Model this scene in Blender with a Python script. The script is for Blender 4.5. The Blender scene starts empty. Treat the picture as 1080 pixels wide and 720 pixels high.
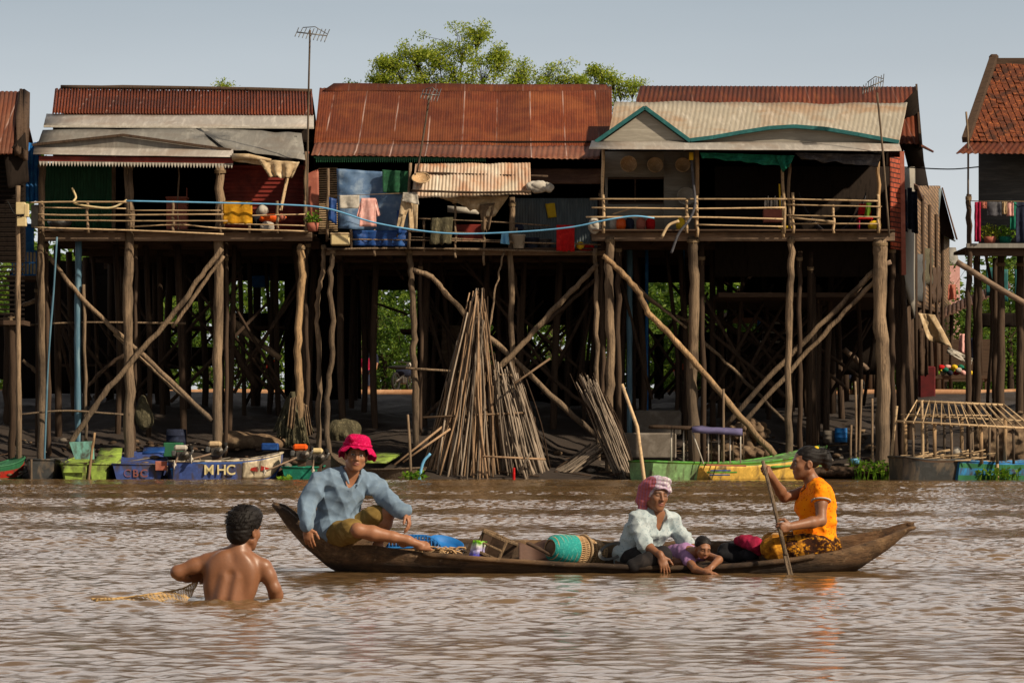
import bpy, math, random
import numpy as np
from mathutils import Vector, Matrix, noise as mnoise
random.seed(11); np.random.seed(11)
C = bpy.context.scene.collection
EYE = 0.9; FOC = 3000.0

def P(px, py, Y):
    """a point at distance Y that the photograph shows at pixel (px, py)"""
    return Vector(((px - 540) / FOC * Y, Y, EYE + (468 - py) / FOC * Y))

def rn(a, b): return random.uniform(a, b)

def bank(Y):
    """height of the river bank at distance Y"""
    pts = [(-40, -2.2), (40, -2.0), (66, -1.2), (71, -.45), (73.2, 0.0), (75, .34), (77.5, .82), (82, 1.45), (88, 2.2), (92, 2.6), (140, 2.6), (400, 3)]
    for (a, za), (b, zb) in zip(pts, pts[1:]):
        if a <= Y <= b: return za + (zb - za) * (Y - a) / (b - a)
    return pts[-1][1]

def smooth_path(pts, n):
    """Catmull-Rom through pts, n points per piece"""
    pts = [Vector(p) for p in pts]
    if len(pts) < 3:
        return [pts[0].lerp(pts[-1], i / n) for i in range(n + 1)]
    ext = [pts[0] * 2 - pts[1]] + pts + [pts[-1] * 2 - pts[-2]]
    out = []
    for i in range(1, len(ext) - 2):
        p0, p1, p2, p3 = ext[i - 1:i + 3]
        for j in range(n):
            t = j / n
            out.append(.5 * ((2 * p1) + (p2 - p0) * t + (2 * p0 - 5 * p1 + 4 * p2 - p3) * t * t + (3 * p1 - p0 - 3 * p2 + p3) * t ** 3))
    out.append(pts[-1])
    return out

class MB:
    """collects shapes that become ONE mesh object"""
    def __init__(s): s.v = []; s.f = []; s.m = []; s.s = []
    def add(s, vs, fs, mi=0, smooth=False):
        b = len(s.v); s.v += [tuple(v) for v in vs]
        for f in fs:
            s.f.append(tuple(b + i for i in f)); s.m.append(mi); s.s.append(smooth)
        return s
    def box(s, c, size, R=None, mi=0, bev=0.0):
        c = Vector(c); hx, hy, hz = size[0] / 2, size[1] / 2, size[2] / 2
        b = min(bev, hx * .9, hy * .9, hz * .9)
        if b <= 0:
            vs = [Vector((x * hx, y * hy, z * hz)) for x in (-1, 1) for y in (-1, 1) for z in (-1, 1)]
            fs = [(0, 1, 3, 2), (4, 6, 7, 5), (0, 4, 5, 1), (2, 3, 7, 6), (0, 2, 6, 4), (1, 5, 7, 3)]
        else:
            vs = []; idx = {}
            for x in (-1, 1):
                for y in (-1, 1):
                    for z in (-1, 1):
                        idx[x, y, z] = len(vs)
                        vs += [Vector((x * hx, y * (hy - b), z * (hz - b))), Vector((x * (hx - b), y * hy, z * (hz - b))), Vector((x * (hx - b), y * (hy - b), z * hz))]
            I = lambda x, y, z, k: idx[x, y, z] + k
            fs = []
            for a in (-1, 1):
                q = [(-1, -1), (1, -1), (1, 1), (-1, 1)]
                if a < 0: q = q[::-1]
                fs.append([I(a, u, w, 0) for u, w in q]); fs.append([I(w, a, u, 1) for u, w in q]); fs.append([I(u, w, a, 2) for u, w in q])
            for a in (-1, 1):
                for e in (-1, 1):
                    fs.append([I(a, e, -1, 0), I(a, e, 1, 0), I(a, e, 1, 1), I(a, e, -1, 1)][:: (1 if a * e > 0 else -1)])
                    fs.append([I(-1, a, e, 1), I(1, a, e, 1), I(1, a, e, 2), I(-1, a, e, 2)][:: (-1 if a * e > 0 else 1) * -1])
                    fs.append([I(e, -1, a, 2), I(e, 1, a, 2), I(e, 1, a, 0), I(e, -1, a, 0)][:: (1 if a * e > 0 else -1)])
                    for g in (-1, 1):
                        fs.append([I(a, e, g, 0), I(a, e, g, 1), I(a, e, g, 2)][:: (1 if a * e * g > 0 else -1)])
        if R is not None: vs = [R @ v for v in vs]
        return s.add([c + v for v in vs], fs, mi)
    def bar(s, p0, p1, w, h, mi=0, bev=.006, up=(0, 0, 1)):
        """a squared timber from p0 to p1, w wide and h high"""
        p0 = Vector(p0); p1 = Vector(p1); d = p1 - p0
        x = d.normalized(); u = Vector(up)
        if abs(x.dot(u)) > .98: u = Vector((0, 1, 0))
        y = u.cross(x).normalized(); z = x.cross(y)
        R = Matrix((x, y, z)).transposed()
        return s.box((p0 + p1) / 2, (d.length, w, h), R, mi, bev)
    def tube(s, pts, rad, n=7, mi=0, rough=0.0, cap=True, flat=1.0):
        pts = [Vector(p) for p in pts]; m = len(pts)
        if not hasattr(rad, '__len__'): rad = [rad] * m
        if len(rad) == 2 and m != 2: rad = [rad[0] + (rad[1] - rad[0]) * i / (m - 1) for i in range(m)]
        vs = []; fs = []; prev = None
        for i, p in enumerate(pts):
            t = (pts[min(i + 1, m - 1)] - pts[max(i - 1, 0)])
            t = t.normalized() if t.length > 1e-9 else Vector((0, 0, 1))
            if prev is None:
                a = Vector((0, 0, 1)) if abs(t.z) < .9 else Vector((1, 0, 0))
                u = t.cross(a).normalized()
            else:
                u = prev - t * prev.dot(t)
                u = u.normalized() if u.length > 1e-6 else t.orthogonal().normalized()
            prev = u; w = t.cross(u)
            for k in range(n):
                a = 2 * math.pi * k / n; r = rad[i] * (1 + (rn(-rough, rough) if rough else 0))
                vs.append(p + (u * math.cos(a) + w * math.sin(a) * flat) * r)
        for i in range(m - 1):
            for k in range(n):
                a, b = i * n + k, i * n + (k + 1) % n
                fs.append((a, b, b + n, a + n))
        if cap: fs.append(tuple(range(n))[::-1]); fs.append(tuple(range((m - 1) * n, m * n)))
        return s.add(vs, fs, mi, True)
    def grid(s, fn, nu, nv, mi=0, th=0.0, smooth=True):
        """sheet: fn(u, v) -> point; th gives it a thickness"""
        vs = [[Vector(fn(i / nu, j / nv)) for j in range(nv + 1)] for i in range(nu + 1)]
        fl = [v for r in vs for v in r]; W = nv + 1; fs = []
        for i in range(nu):
            for j in range(nv): fs.append((i * W + j, (i + 1) * W + j, (i + 1) * W + j + 1, i * W + j + 1))
        if th:
            N = len(fl); bk = []
            for i in range(nu + 1):
                for j in range(nv + 1):
                    a = vs[min(i + 1, nu)][j] - vs[max(i - 1, 0)][j]; b = vs[i][min(j + 1, nv)] - vs[i][max(j - 1, 0)]
                    n_ = a.cross(b); n_ = n_.normalized() if n_.length > 1e-12 else Vector((0, 0, 1))
                    bk.append(vs[i][j] - n_ * th)
            fl = fl + bk
            fs += [tuple(N + k for k in f[::-1]) for f in fs]
            for i in range(nu):
                a, b = i * W, (i + 1) * W; fs.append((b, a, N + a, N + b))
                a, b = i * W + nv, (i + 1) * W + nv; fs.append((a, b, N + b, N + a))
            for j in range(nv):
                a, b = j, j + 1; fs.append((a, b, N + b, N + a))
                a, b = nu * W + j, nu * W + j + 1; fs.append((b, a, N + a, N + b))
        return s.add(fl, fs, mi, smooth)
    def quad(s, a, b, c, d, nu=1, nv=1, mi=0, th=.006, amp=0.0, waves=0, rag=0.0, warp=0.0, smooth=True):
        """sheet a-b along u, a-d along v; corrugated with `waves` waves across u"""
        a, b, c, d = map(Vector, (a, b, c, d))
        n_ = (b - a).cross(d - a).normalized()
        ph = rn(0, 50)
        def fn(u, v):
            p = (a * (1 - u) + b * u) * (1 - v) + (d * (1 - u) + c * u) * v
            o = amp * math.sin(2 * math.pi * waves * u) if waves else 0
            if warp: o += warp * mnoise.noise(Vector((u * 6 + ph, v * 5, 0)))
            if rag and v > .99: p = p + (d - a).normalized() * rag * mnoise.noise(Vector((u * 25 + ph, 0, 3)))
            return p + n_ * o
        if waves: nu = max(nu, int(waves * 6))
        return s.grid(fn, nu, nv, mi, th, smooth)
    def lathe(s, prof, c=(0, 0, 0), axis=(0, 0, 1), n=24, mi=0, cap=True, wob=0.0):
        c = Vector(c); z = Vector(axis).normalized(); x = z.orthogonal().normalized(); y = z.cross(x)
        vs = []; fs = []
        for (r, h) in prof:
            for k in range(n):
                a = 2 * math.pi * k / n; rr = r * (1 + wob * math.sin(3 * a + h * 9))
                vs.append(c + x * math.cos(a) * rr + y * math.sin(a) * rr + z * h)
        for i in range(len(prof) - 1):
            for k in range(n):
                a, b = i * n + k, i * n + (k + 1) % n; fs.append((a, b, b + n, a + n))
        if cap: fs.append(tuple(range(n))[::-1]); fs.append(tuple(range((len(prof) - 1) * n, len(prof) * n)))
        return s.add(vs, fs, mi, True)
    def prism(s, outline, depth, mi=0):
        """polygon outline (points) pushed along the vector depth"""
        o = [Vector(p) for p in outline]; d = Vector(depth); n = len(o)
        fs = [tuple(range(n)), tuple(range(n, 2 * n))[::-1]] + [(i, i + n, (i + 1) % n + n, (i + 1) % n) for i in range(n)]
        return s.add(o + [p + d for p in o], fs, mi)
    def blob(s, c, r, R=None, nz=10, n=14, mi=0, rough=.0, fr=3.0):
        c = Vector(c); vs = []; fs = []; ph = rn(0, 90)
        for i in range(nz + 1):
            t = math.pi * i / nz
            for k in range(n):
                a = 2 * math.pi * k / n
                d = Vector((math.sin(t) * math.cos(a), math.sin(t) * math.sin(a), math.cos(t)))
                q = 1 + rough * mnoise.noise(d * fr + Vector((ph, 0, 0)))
                v = Vector((d.x * r[0] * q, d.y * r[1] * q, d.z * r[2] * q))
                if R is not None: v = R @ v
                vs.append(c + v)
        for i in range(nz):
            for k in range(n):
                a, b = i * n + k, i * n + (k + 1) % n; fs.append((a, a + n, b + n, b))
        return s.add(vs, fs, mi, True)
    def build(s, name, mat, parent=None, base=None):
        vs = np.array(s.v, dtype=np.float64)
        if parent is not None: org = root_of(parent)
        elif base is not None: org = Vector(base)
        else: org = Vector(((vs[:, 0].min() + vs[:, 0].max()) / 2, (vs[:, 1].min() + vs[:, 1].max()) / 2, vs[:, 2].min()))
        vs = vs - np.array(org)
        me = bpy.data.meshes.new(name)
        me.from_pydata(vs.tolist(), [], s.f)
        for m in (mat if isinstance(mat, (list, tuple)) else [mat]): me.materials.append(m)
        me.polygons.foreach_set('material_index', s.m); me.polygons.foreach_set('use_smooth', s.s)
        me.update()
        o = bpy.data.objects.new(name, me); C.objects.link(o)
        if parent is not None: o.parent = parent
        else: o.location = org
        return o

def root_of(o):
    p = Vector(o.location)
    while o.parent is not None:
        o = o.parent; p += Vector(o.location)
    return p

def tag(o, label=None, cat=None, group=None, kind=None):
    if label: o['label'] = label
    if cat: o['category'] = cat
    if group: o['group'] = group
    if kind: o['kind'] = kind
    return o

def thing(name, label, cat, loc, group=None):
    o = bpy.data.objects.new(name, None); C.objects.link(o)
    o.empty_display_size = .2; o.location = loc
    return tag(o, label, cat, group)

def copy_tree(o, parent=None):
    c = o.copy(); C.objects.link(c); c.parent = parent
    for ch in list(o.children): copy_tree(ch, c)
    return c

# ---------------------------------------------------------------- materials
def lin(r, g, b):
    f = lambda c: (c / 255 / 12.92) if c / 255 <= .04045 else ((c / 255 + .055) / 1.055) ** 2.4
    return (f(r), f(g), f(b), 1)

class NT:
    def __init__(s, name):
        s.mat = bpy.data.materials.new(name); s.mat.use_nodes = True
        s.t = s.mat.node_tree; s.t.nodes.clear()
        s.out = s.n('ShaderNodeOutputMaterial'); s.bsdf = s.n('ShaderNodeBsdfPrincipled')
        s.l(s.bsdf.outputs[0], s.out.inputs['Surface'])
    def n(s, typ, **kw):
        x = s.t.nodes.new(typ)
        for k, v in kw.items(): setattr(x, k, v)
        return x
    def l(s, a, b): s.t.links.new(a, b)
    def coords(s, scale=(1, 1, 1), src='Object'):
        tc = s.n('ShaderNodeTexCoord'); mp = s.n('ShaderNodeMapping'); mp.inputs['Scale'].default_value = scale
        s.l(tc.outputs[src], mp.inputs['Vector']); return mp.outputs[0]
    def noise(s, vec, scale, detail=6, rough=.6, dist=0.0):
        x = s.n('ShaderNodeTexNoise'); x.inputs['Scale'].default_value = scale; x.inputs['Detail'].default_value = detail
        x.inputs['Roughness'].default_value = rough; x.inputs['Distortion'].default_value = dist
        s.l(vec, x.inputs['Vector']); return x.outputs['Fac']
    def ramp(s, fac, stops):
        x = s.n('ShaderNodeValToRGB'); cr = x.color_ramp
        while len(cr.elements) < len(stops): cr.elements.new(.5)
        for e, (p, c) in zip(cr.elements, stops):
            e.position = p; e.color = c if hasattr(c, '__len__') else (c, c, c, 1)
        s.l(fac, x.inputs[0]); return x.outputs[0]
    def mix(s, fac, a, b, mode='MIX'):
        x = s.n('ShaderNodeMix', data_type='RGBA', blend_type=mode)
        for src, i in ((fac, 0), (a, 6), (b, 7)):
            if hasattr(src, 'is_linked') or hasattr(src, 'links'): s.l(src, x.inputs[i])
            else: x.inputs[i].default_value = src
        return x.outputs[2]
    def bump(s, h, strength=.3, dist=.02):
        x = s.n('ShaderNodeBump'); x.inputs['Strength'].default_value = strength; x.inputs['Distance'].default_value = dist
        s.l(h, x.inputs['Height']); s.l(x.outputs[0], s.bsdf.inputs['Normal'])

def mat(name, c1, c2=None, c3=None, scale=4.0, stretch=(1, 1, 1), rough=.75, bump=.25, bdist=.01, spec=.3, metal=0.0, stain=None, stain_scale=.8, stain_amt=.6, rnd=0.0, detail=7):
    """noise-coloured surface: c1..c3 are sRGB triples"""
    N = NT(name); v = N.coords(stretch)
    f = N.noise(v, scale, detail, .65, .3)
    c2 = c2 or tuple(max(0, x * .72) for x in c1)
    st = [(.32, lin(*c1)), (.68, lin(*c2))]
    if c3: st = [(.28, lin(*c1)), (.5, lin(*c2)), (.72, lin(*c3))]
    col = N.ramp(f, st)
    if stain:
        g = N.noise(N.coords((1, 1, .5)), stain_scale, 5, .6, .5)
        col = N.mix(N.ramp(g, [(.48, 0.0), (.64, stain_amt)]), col, lin(*stain))
    if rnd:
        oi = N.n('ShaderNodeObjectInfo'); hs = N.n('ShaderNodeHueSaturation')
        mr = N.n('ShaderNodeMapRange'); mr.inputs['To Min'].default_value = 1 - rnd; mr.inputs['To Max'].default_value = 1 + rnd
        N.l(oi.outputs['Random'], mr.inputs['Value']); N.l(mr.outputs[0], hs.inputs['Value']); N.l(col, hs.inputs['Color']); col = hs.outputs[0]
    N.l(col, N.bsdf.inputs['Base Color'])
    N.bsdf.inputs['Roughness'].default_value = rough; N.bsdf.inputs['Specular IOR Level'].default_value = spec; N.bsdf.inputs['Metallic'].default_value = metal
    if bump: N.bump(f, bump, bdist)
    return N.mat

def mud_line(m, top=1.3, amt=.6):
    """flood mud caked on the lower part of the wood: a stain of the thing itself"""
    t = m.node_tree; b = next(n for n in t.nodes if n.type == 'BSDF_PRINCIPLED'); src = b.inputs['Base Color'].links[0].from_socket
    tc = t.nodes.new('ShaderNodeTexCoord'); sp = t.nodes.new('ShaderNodeSeparateXYZ'); t.links.new(tc.outputs['Object'], sp.inputs[0])
    no = t.nodes.new('ShaderNodeTexNoise'); no.inputs['Scale'].default_value = 2.5; no.inputs['Detail'].default_value = 6; t.links.new(tc.outputs['Object'], no.inputs['Vector'])
    ad = t.nodes.new('ShaderNodeMath'); ad.operation = 'MULTIPLY_ADD'; t.links.new(no.outputs['Fac'], ad.inputs[0]); ad.inputs[1].default_value = 2.4; t.links.new(sp.outputs[2], ad.inputs[2])
    mr = t.nodes.new('ShaderNodeMapRange'); mr.inputs['From Min'].default_value = top + .4; mr.inputs['From Max'].default_value = top + 1.9; mr.inputs['To Min'].default_value = amt; mr.inputs['To Max'].default_value = 0; t.links.new(ad.outputs[0], mr.inputs['Value'])
    mx = t.nodes.new('ShaderNodeMix'); mx.data_type = 'RGBA'; t.links.new(mr.outputs[0], mx.inputs[0]); t.links.new(src, mx.inputs[6]); mx.inputs[7].default_value = lin(84, 74, 64); t.links.new(mx.outputs[2], b.inputs['Base Color'])

def attr_mat(name, rough=.6, spec=.3, scale=20, amt=.25, bump=.2, bdist=.004, sss=0.0, stretch=(1, 1, 1)):
    """base colour painted per vertex in the attribute 'tint' (printed cloth, skin, brows, lips)"""
    N = NT(name); a = N.n('ShaderNodeAttribute'); a.attribute_name = 'tint'
    f = N.noise(N.coords(stretch), scale, 5, .6)
    k = N.ramp(f, [(.3, 1 - amt), (.7, 1.0)])
    N.l(N.mix(1.0, a.outputs['Color'], k, 'MULTIPLY'), N.bsdf.inputs['Base Color'])
    N.bsdf.inputs['Roughness'].default_value = rough; N.bsdf.inputs['Specular IOR Level'].default_value = spec
    if sss:
        N.bsdf.inputs['Subsurface Weight'].default_value = sss; N.bsdf.inputs['Subsurface Radius'].default_value = (.012, .005, .003); N.bsdf.inputs['Subsurface Scale'].default_value = 1
    if bump: N.bump(f, bump, bdist)
    return N.mat

V3 = (9, 9, .5)      # vertical grain
H3 = (.5, 9, 9)      # grain along x
def rust_mat(name, cols, lines=(175, 150, 140), line_amt=.5, panel=.78):
    """rusted roofing: streaks down the slope, each sheet with its own tone"""
    N = NT(name); f = N.noise(N.coords((5, .3, .3)), 2.2, 8, .7, .2)
    col = N.ramp(f, [(.25, lin(*cols[0])), (.5, lin(*cols[1])), (.75, lin(*cols[2]))])
    g = N.noise(N.coords((1, 1, 1)), .7, 6, .6, .4)
    col = N.mix(N.ramp(g, [(.45, 0.0), (.68, .55)]), col, lin(*cols[3]))
    sp = N.n('ShaderNodeSeparateXYZ'); tc = N.n('ShaderNodeTexCoord'); N.l(tc.outputs['Object'], sp.inputs[0])
    dv = N.n('ShaderNodeMath', operation='DIVIDE'); N.l(sp.outputs[0], dv.inputs[0]); dv.inputs[1].default_value = panel
    fl = N.n('ShaderNodeMath', operation='FLOOR'); N.l(dv.outputs[0], fl.inputs[0])
    wn = N.n('ShaderNodeTexWhiteNoise', noise_dimensions='1D'); N.l(fl.outputs[0], wn.inputs['W'])
    col = N.mix(1.0, col, N.ramp(wn.outputs['Value'], [(0, .6), (1, 1.0)]), 'MULTIPLY')
    fr = N.n('ShaderNodeMath', operation='FRACT'); N.l(dv.outputs[0], fr.inputs[0])
    lt = N.n('ShaderNodeMath', operation='LESS_THAN'); N.l(fr.outputs[0], lt.inputs[0]); lt.inputs[1].default_value = .035
    ml = N.n('ShaderNodeMath', operation='MULTIPLY'); N.l(lt.outputs[0], ml.inputs[0])
    h = N.noise(N.coords((1, .3, .3)), 1.7, 3, .5)
    m2 = N.n('ShaderNodeMath', operation='MULTIPLY'); N.l(N.ramp(h, [(.4, 0.0), (.6, line_amt)]), m2.inputs[0]); N.l(lt.outputs[0], m2.inputs[1])
    col = N.mix(m2.outputs[0], col, lin(*lines))
    N.l(col, N.bsdf.inputs['Base Color']); N.bsdf.inputs['Roughness'].default_value = .72; N.bsdf.inputs['Specular IOR Level'].default_value = .25
    N.bump(f, .2, .006); return N.mat

def weave_mat(name, c1, c2, sx=14, sz=10):
    N = NT(name); b = N.n('ShaderNodeTexBrick'); b.inputs['Scale'].default_value = 1
    b.inputs['Brick Width'].default_value = .34; b.inputs['Row Height'].default_value = .13; b.inputs['Mortar Size'].default_value = .018
    tc = N.n('ShaderNodeTexCoord'); sp = N.n('ShaderNodeSeparateXYZ'); cb = N.n('ShaderNodeCombineXYZ')
    ad = N.n('ShaderNodeMath', operation='ADD'); N.l(tc.outputs['Object'], sp.inputs[0]); N.l(sp.outputs[0], ad.inputs[0]); N.l(sp.outputs[1], ad.inputs[1])
    N.l(ad.outputs[0], cb.inputs[0]); N.l(sp.outputs[2], cb.inputs[1]); N.l(cb.outputs[0], b.inputs['Vector'])
    b.inputs['Color1'].default_value = lin(*c1); b.inputs['Color2'].default_value = lin(*c2); b.inputs['Mortar'].default_value = lin(*[x * .35 for x in c2])
    f = N.noise(N.coords(), 1.3, 6)
    N.l(N.mix(1.0, b.outputs['Color'], N.ramp(f, [(.3, .5), (.7, 1.0)]), 'MULTIPLY'), N.bsdf.inputs['Base Color'])
    N.bsdf.inputs['Roughness'].default_value = .85; N.bump(b.outputs['Fac'], -.4, .02); return N.mat

M = {}
M['post'] = mat('weathered post wood', (108, 89, 70), (146, 124, 99), (50, 41, 33), 2.6, (9, 9, .5), .9, 1.0, .05, stain=(46, 37, 31), stain_scale=1.1, stain_amt=.75, rnd=.25)
M['post_pale'] = mat('sun-bleached trunk wood', (158, 124, 88), (190, 156, 114), (76, 58, 42), 2.6, (9, 9, .5), .9, 1.0, .05, stain=(66, 52, 40), stain_scale=1.1, stain_amt=.7, rnd=.15)
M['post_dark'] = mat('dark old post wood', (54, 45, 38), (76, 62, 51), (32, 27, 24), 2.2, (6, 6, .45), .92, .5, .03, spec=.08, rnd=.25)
M['beam'] = mat('grey beam wood', (112, 92, 76), (142, 120, 100), (76, 62, 52), 2.4, (.5, 7, 7), .85, .4, .015, stain=(60, 50, 42))
M['plank'] = mat('dark floor planks', (60, 48, 40), (82, 66, 54), (38, 31, 27), 2.5, (.5, 9, 7), .92, .4, .015, spec=.1)
M['inner'] = mat('shade-dark interior boards', (30, 26, 23), (40, 34, 30), (20, 17, 16), 2, (6, 6, 1), .95, .2, spec=.03)  # near-black: the shade of rooms and roof undersides is put into this colour
M['bamboo'] = mat('pale bamboo', (150, 124, 94), (184, 158, 122), (92, 74, 56), 3.5, (2, 5, 5), .75, .3, rnd=.32)
M['stick'] = mat('dry stick wood', (112, 91, 70), (144, 118, 92), (72, 58, 46), 3, (5, 5, .8), .85, .4, rnd=.55)
M['stick_grey'] = mat('grey dry stick wood', (112, 100, 88), (142, 128, 112), (74, 66, 58), 3, (5, 5, .8), .9, .4, rnd=.5)
M['tin'] = mat('weathered grey tin', (176, 170, 160), (152, 146, 138), (192, 186, 176), 1.6, (3, .5, .5), .55, .15, .006, .4, .0, stain=(128, 104, 84), stain_scale=.7, stain_amt=.5)
M['tin_dull'] = mat('dull grey tin', (138, 136, 128), (118, 115, 108), (150, 147, 138), 1.6, (3, .5, .5), .6, .15, .006, .35, .0, stain=(100, 84, 70), stain_amt=.4)
M['tin_beige'] = mat('beige fibre sheets', (176, 168, 150), (156, 147, 130), (190, 182, 166), 1.5, (3.5, .4, .4), .7, .2, .006, .25, stain=(150, 112, 76), stain_scale=.6, stain_amt=.6)
M['tin_blue'] = mat('blue-grey corrugated tin', (104, 116, 120), (86, 98, 102), (118, 128, 130), 1.5, (3, .5, .5), .6, .15, .006, .35, stain=(84, 80, 74), stain_amt=.4)
M['tin_green'] = mat('green corrugated tin', (48, 110, 74), (38, 92, 60), (60, 126, 88), 1.5, (3, .5, .5), .6, .15, .006, .35)
M['tin_red'] = mat('red painted tin', (142, 50, 38), (112, 38, 30), (160, 64, 48), 1.5, (1, 1, 1), .65, .15, .006, .3, stain=(70, 34, 28))
M['tin_patch'] = mat('patched pale tin', (206, 190, 166), (180, 164, 142), (216, 206, 188), 1.3, (2.5, .5, .5), .55, .15, .006, .35, stain=(164, 104, 62), stain_scale=1.0, stain_amt=.75)
M['tin_brown'] = mat('brown rusted tin', (104, 78, 64), (84, 62, 52), (126, 98, 82), 1.5, (.6, 3, 3), .7, .15, .006)
M['rust_a'] = rust_mat('rusted red roofing', [(134, 68, 36), (112, 52, 28), (88, 42, 26), (62, 36, 28)], line_amt=.25, panel=.8)
M['rust_b'] = rust_mat('deep rust roofing', [(138, 72, 36), (112, 52, 26), (82, 40, 24), (152, 88, 46)], line_amt=.75, panel=.95)
M['rust_c'] = rust_mat('faded rust roofing', [(136, 86, 62), (118, 68, 48), (98, 56, 42), (150, 108, 84)], line_amt=.8, panel=.95)
M['rust_d'] = rust_mat('patchwork rust roofing', [(136, 70, 34), (100, 46, 28), (152, 90, 46), (70, 38, 28)], line_amt=.2, panel=.85)
M['wall_grey'] = mat('grey clapboard', (158, 152, 138), (140, 134, 122), (170, 164, 150), 2, (.5, 5, 5), .8, .25)
M['wall_slate'] = mat('dark grey boards', (84, 86, 86), (66, 68, 68), (98, 98, 96), 2, (.5, 5, 5), .8, .25)
M['teal'] = mat('teal painted trim', (38, 104, 104), (28, 84, 86), (54, 118, 116), 3, (1, 1, 1), .6, .1)
M['cloth_teal'] = mat('teal shade cloth', (20, 122, 96), (14, 92, 74), (40, 144, 116), 5, (1, 1, 1), .9, .3)
M['cloth_green'] = mat('dark green cloth', (34, 92, 58), (24, 66, 44), (50, 110, 72), 5, (1, 1, 1), .9, .3)
M['tarp_blue'] = mat('faded blue tarpaulin', (104, 130, 158), (78, 106, 140), (150, 168, 184), 1.8, (1, 1, 1), .6, .3, .02, .35)
M['tarp_deep'] = mat('deep blue tarpaulin', (24, 76, 148), (16, 56, 116), (48, 100, 168), 3, (1, 1, 1), .55, .3, .02, .35)
M['blue_paint'] = mat('bright blue paint', (28, 118, 190), (20, 94, 160), (60, 140, 200), 2, (1, 1, 1), .6, .1, .01, .35)
M['blue_pipe'] = mat('blue-grey pipe', (92, 130, 148), (68, 104, 124), (118, 146, 158), 2, (4, 4, .5), .6, .1, .01, .4)
M['canvas'] = mat('beige canvas', (206, 184, 148), (170, 146, 112), (222, 204, 172), 4, (1, 1, 1), .9, .3, .015)
M['sack'] = mat('brown sacking', (128, 106, 82), (98, 80, 62), (150, 128, 100), 4, (1, 1, 1), .95, .5, .03)
M['net'] = mat('olive fishing net', (96, 90, 66), (70, 66, 50), (126, 118, 90), 14, (1, 1, .4), .95, .9, .05)
M['white'] = mat('off-white', (196, 190, 178), (164, 158, 146), (214, 208, 196), 4, (1, 1, 1), .8, .2)
M['cream'] = mat('cream paint', (214, 196, 150), (196, 176, 130), (226, 212, 172), 3, (1, 1, 1), .6, .1)
M['pink_cloth'] = mat('pale pink cloth', (226, 178, 168), (204, 152, 144), (238, 200, 190), 5, (1, 1, 1), .9, .3)
M['mustard'] = mat('mustard cloth', (206, 150, 20), (172, 120, 12), (222, 172, 44), 5, (1, 1, 1), .9, .3)
M['orange'] = mat('orange plastic', (236, 104, 26), (212, 82, 16), (244, 124, 44), 4, (1, 1, 1), .5, .1)
M['red'] = mat('red cloth', (206, 22, 24), (164, 14, 18), (224, 46, 40), 5, (1, 1, 1), .9, .3)
M['magenta'] = mat('magenta cloth', (168, 16, 62), (120, 10, 44), (196, 36, 84), 8, (1, 1, 1), .9, .4)
M['yellow'] = mat('yellow', (226, 190, 40), (204, 164, 24), None, 4, (1, 1, 1), .7, .1)
M['salmon'] = mat('salmon plywood', (176, 104, 84), (150, 86, 70), (190, 122, 100), 3, (1, 1, 1), .7, .1)
M['black_cloth'] = mat('black cloth', (24, 24, 28), (14, 14, 18), (40, 40, 46), 7, (1, 1, 1), .9, .4, .02)
M['navy_cloth'] = mat('navy cloth', (36, 44, 66), (24, 30, 48), (52, 62, 86), 6, (1, 1, 1), .9, .3)
M['grey_cloth'] = mat('dark grey sheet', (92, 92, 96), (66, 66, 72), (118, 118, 120), 4, (1, 1, 1), .85, .3, .02)
M['brick'] = weave_mat('brick red weave', (190, 88, 56), (160, 70, 46))
M['mat_wall'] = weave_mat('woven palm wall', (168, 134, 98), (128, 100, 72))
M['basket'] = mat('woven basket', (204, 172, 130), (172, 138, 98), (222, 194, 154), 22, (1, 1, 1), .8, .5, .01)
M['metal'] = mat('dull metal', (120, 120, 118), (90, 90, 88), (146, 144, 140), 4, (1, 1, 1), .4, .1, .01, .5, .5)
M['rope_blue'] = mat('light blue hose', (120, 182, 220), (96, 160, 204), None, 3, (1, 1, 1), .5, .05)
M['rope'] = mat('old rope', (140, 120, 92), (110, 92, 70), None, 12, (1, 1, 1), .9, .4)
M['engine'] = mat('greasy engine iron', (88, 84, 78), (60, 56, 52), (120, 112, 100), 6, (1, 1, 1), .5, .3, .01, .5, .4)
M['rubber'] = mat('black rubber', (30, 30, 30), (22, 22, 22), None, 4, (1, 1, 1), .8, .2)
M['concrete'] = mat('grey concrete', (124, 116, 106), (104, 96, 86), (138, 130, 120), 3, (1, 1, 1), .9, .3)
M['leaf'] = None

for k_ in ('post', 'post_pale'): mud_line(M[k_])
# ---------------------------------------------------------------- water, ground, sky, trees
def grid_object(name, xs2d, ys, zs, material, kind='structure'):
    nr, nc = xs2d.shape
    v = np.empty((nr, nc, 3)); v[..., 0] = xs2d; v[..., 1] = ys[:, None]; v[..., 2] = zs
    idx = np.arange(nr * nc).reshape(nr, nc)
    f = np.stack([idx[:-1, :-1], idx[:-1, 1:], idx[1:, 1:], idx[1:, :-1]], -1).reshape(-1, 4)
    me = bpy.data.meshes.new(name)
    me.vertices.add(nr * nc); me.vertices.foreach_set('co', v.reshape(-1))
    me.loops.add(f.size); me.loops.foreach_set('vertex_index', f.reshape(-1).astype(np.int32))
    me.polygons.add(len(f)); me.polygons.foreach_set('loop_start', np.arange(0, f.size, 4, dtype=np.int32))
    me.polygons.foreach_set('use_smooth', np.ones(len(f), dtype=bool))
    me.materials.append(material); me.update(calc_edges=True)
    o = bpy.data.objects.new(name, me); C.objects.link(o); o['kind'] = kind
    return o

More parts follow.
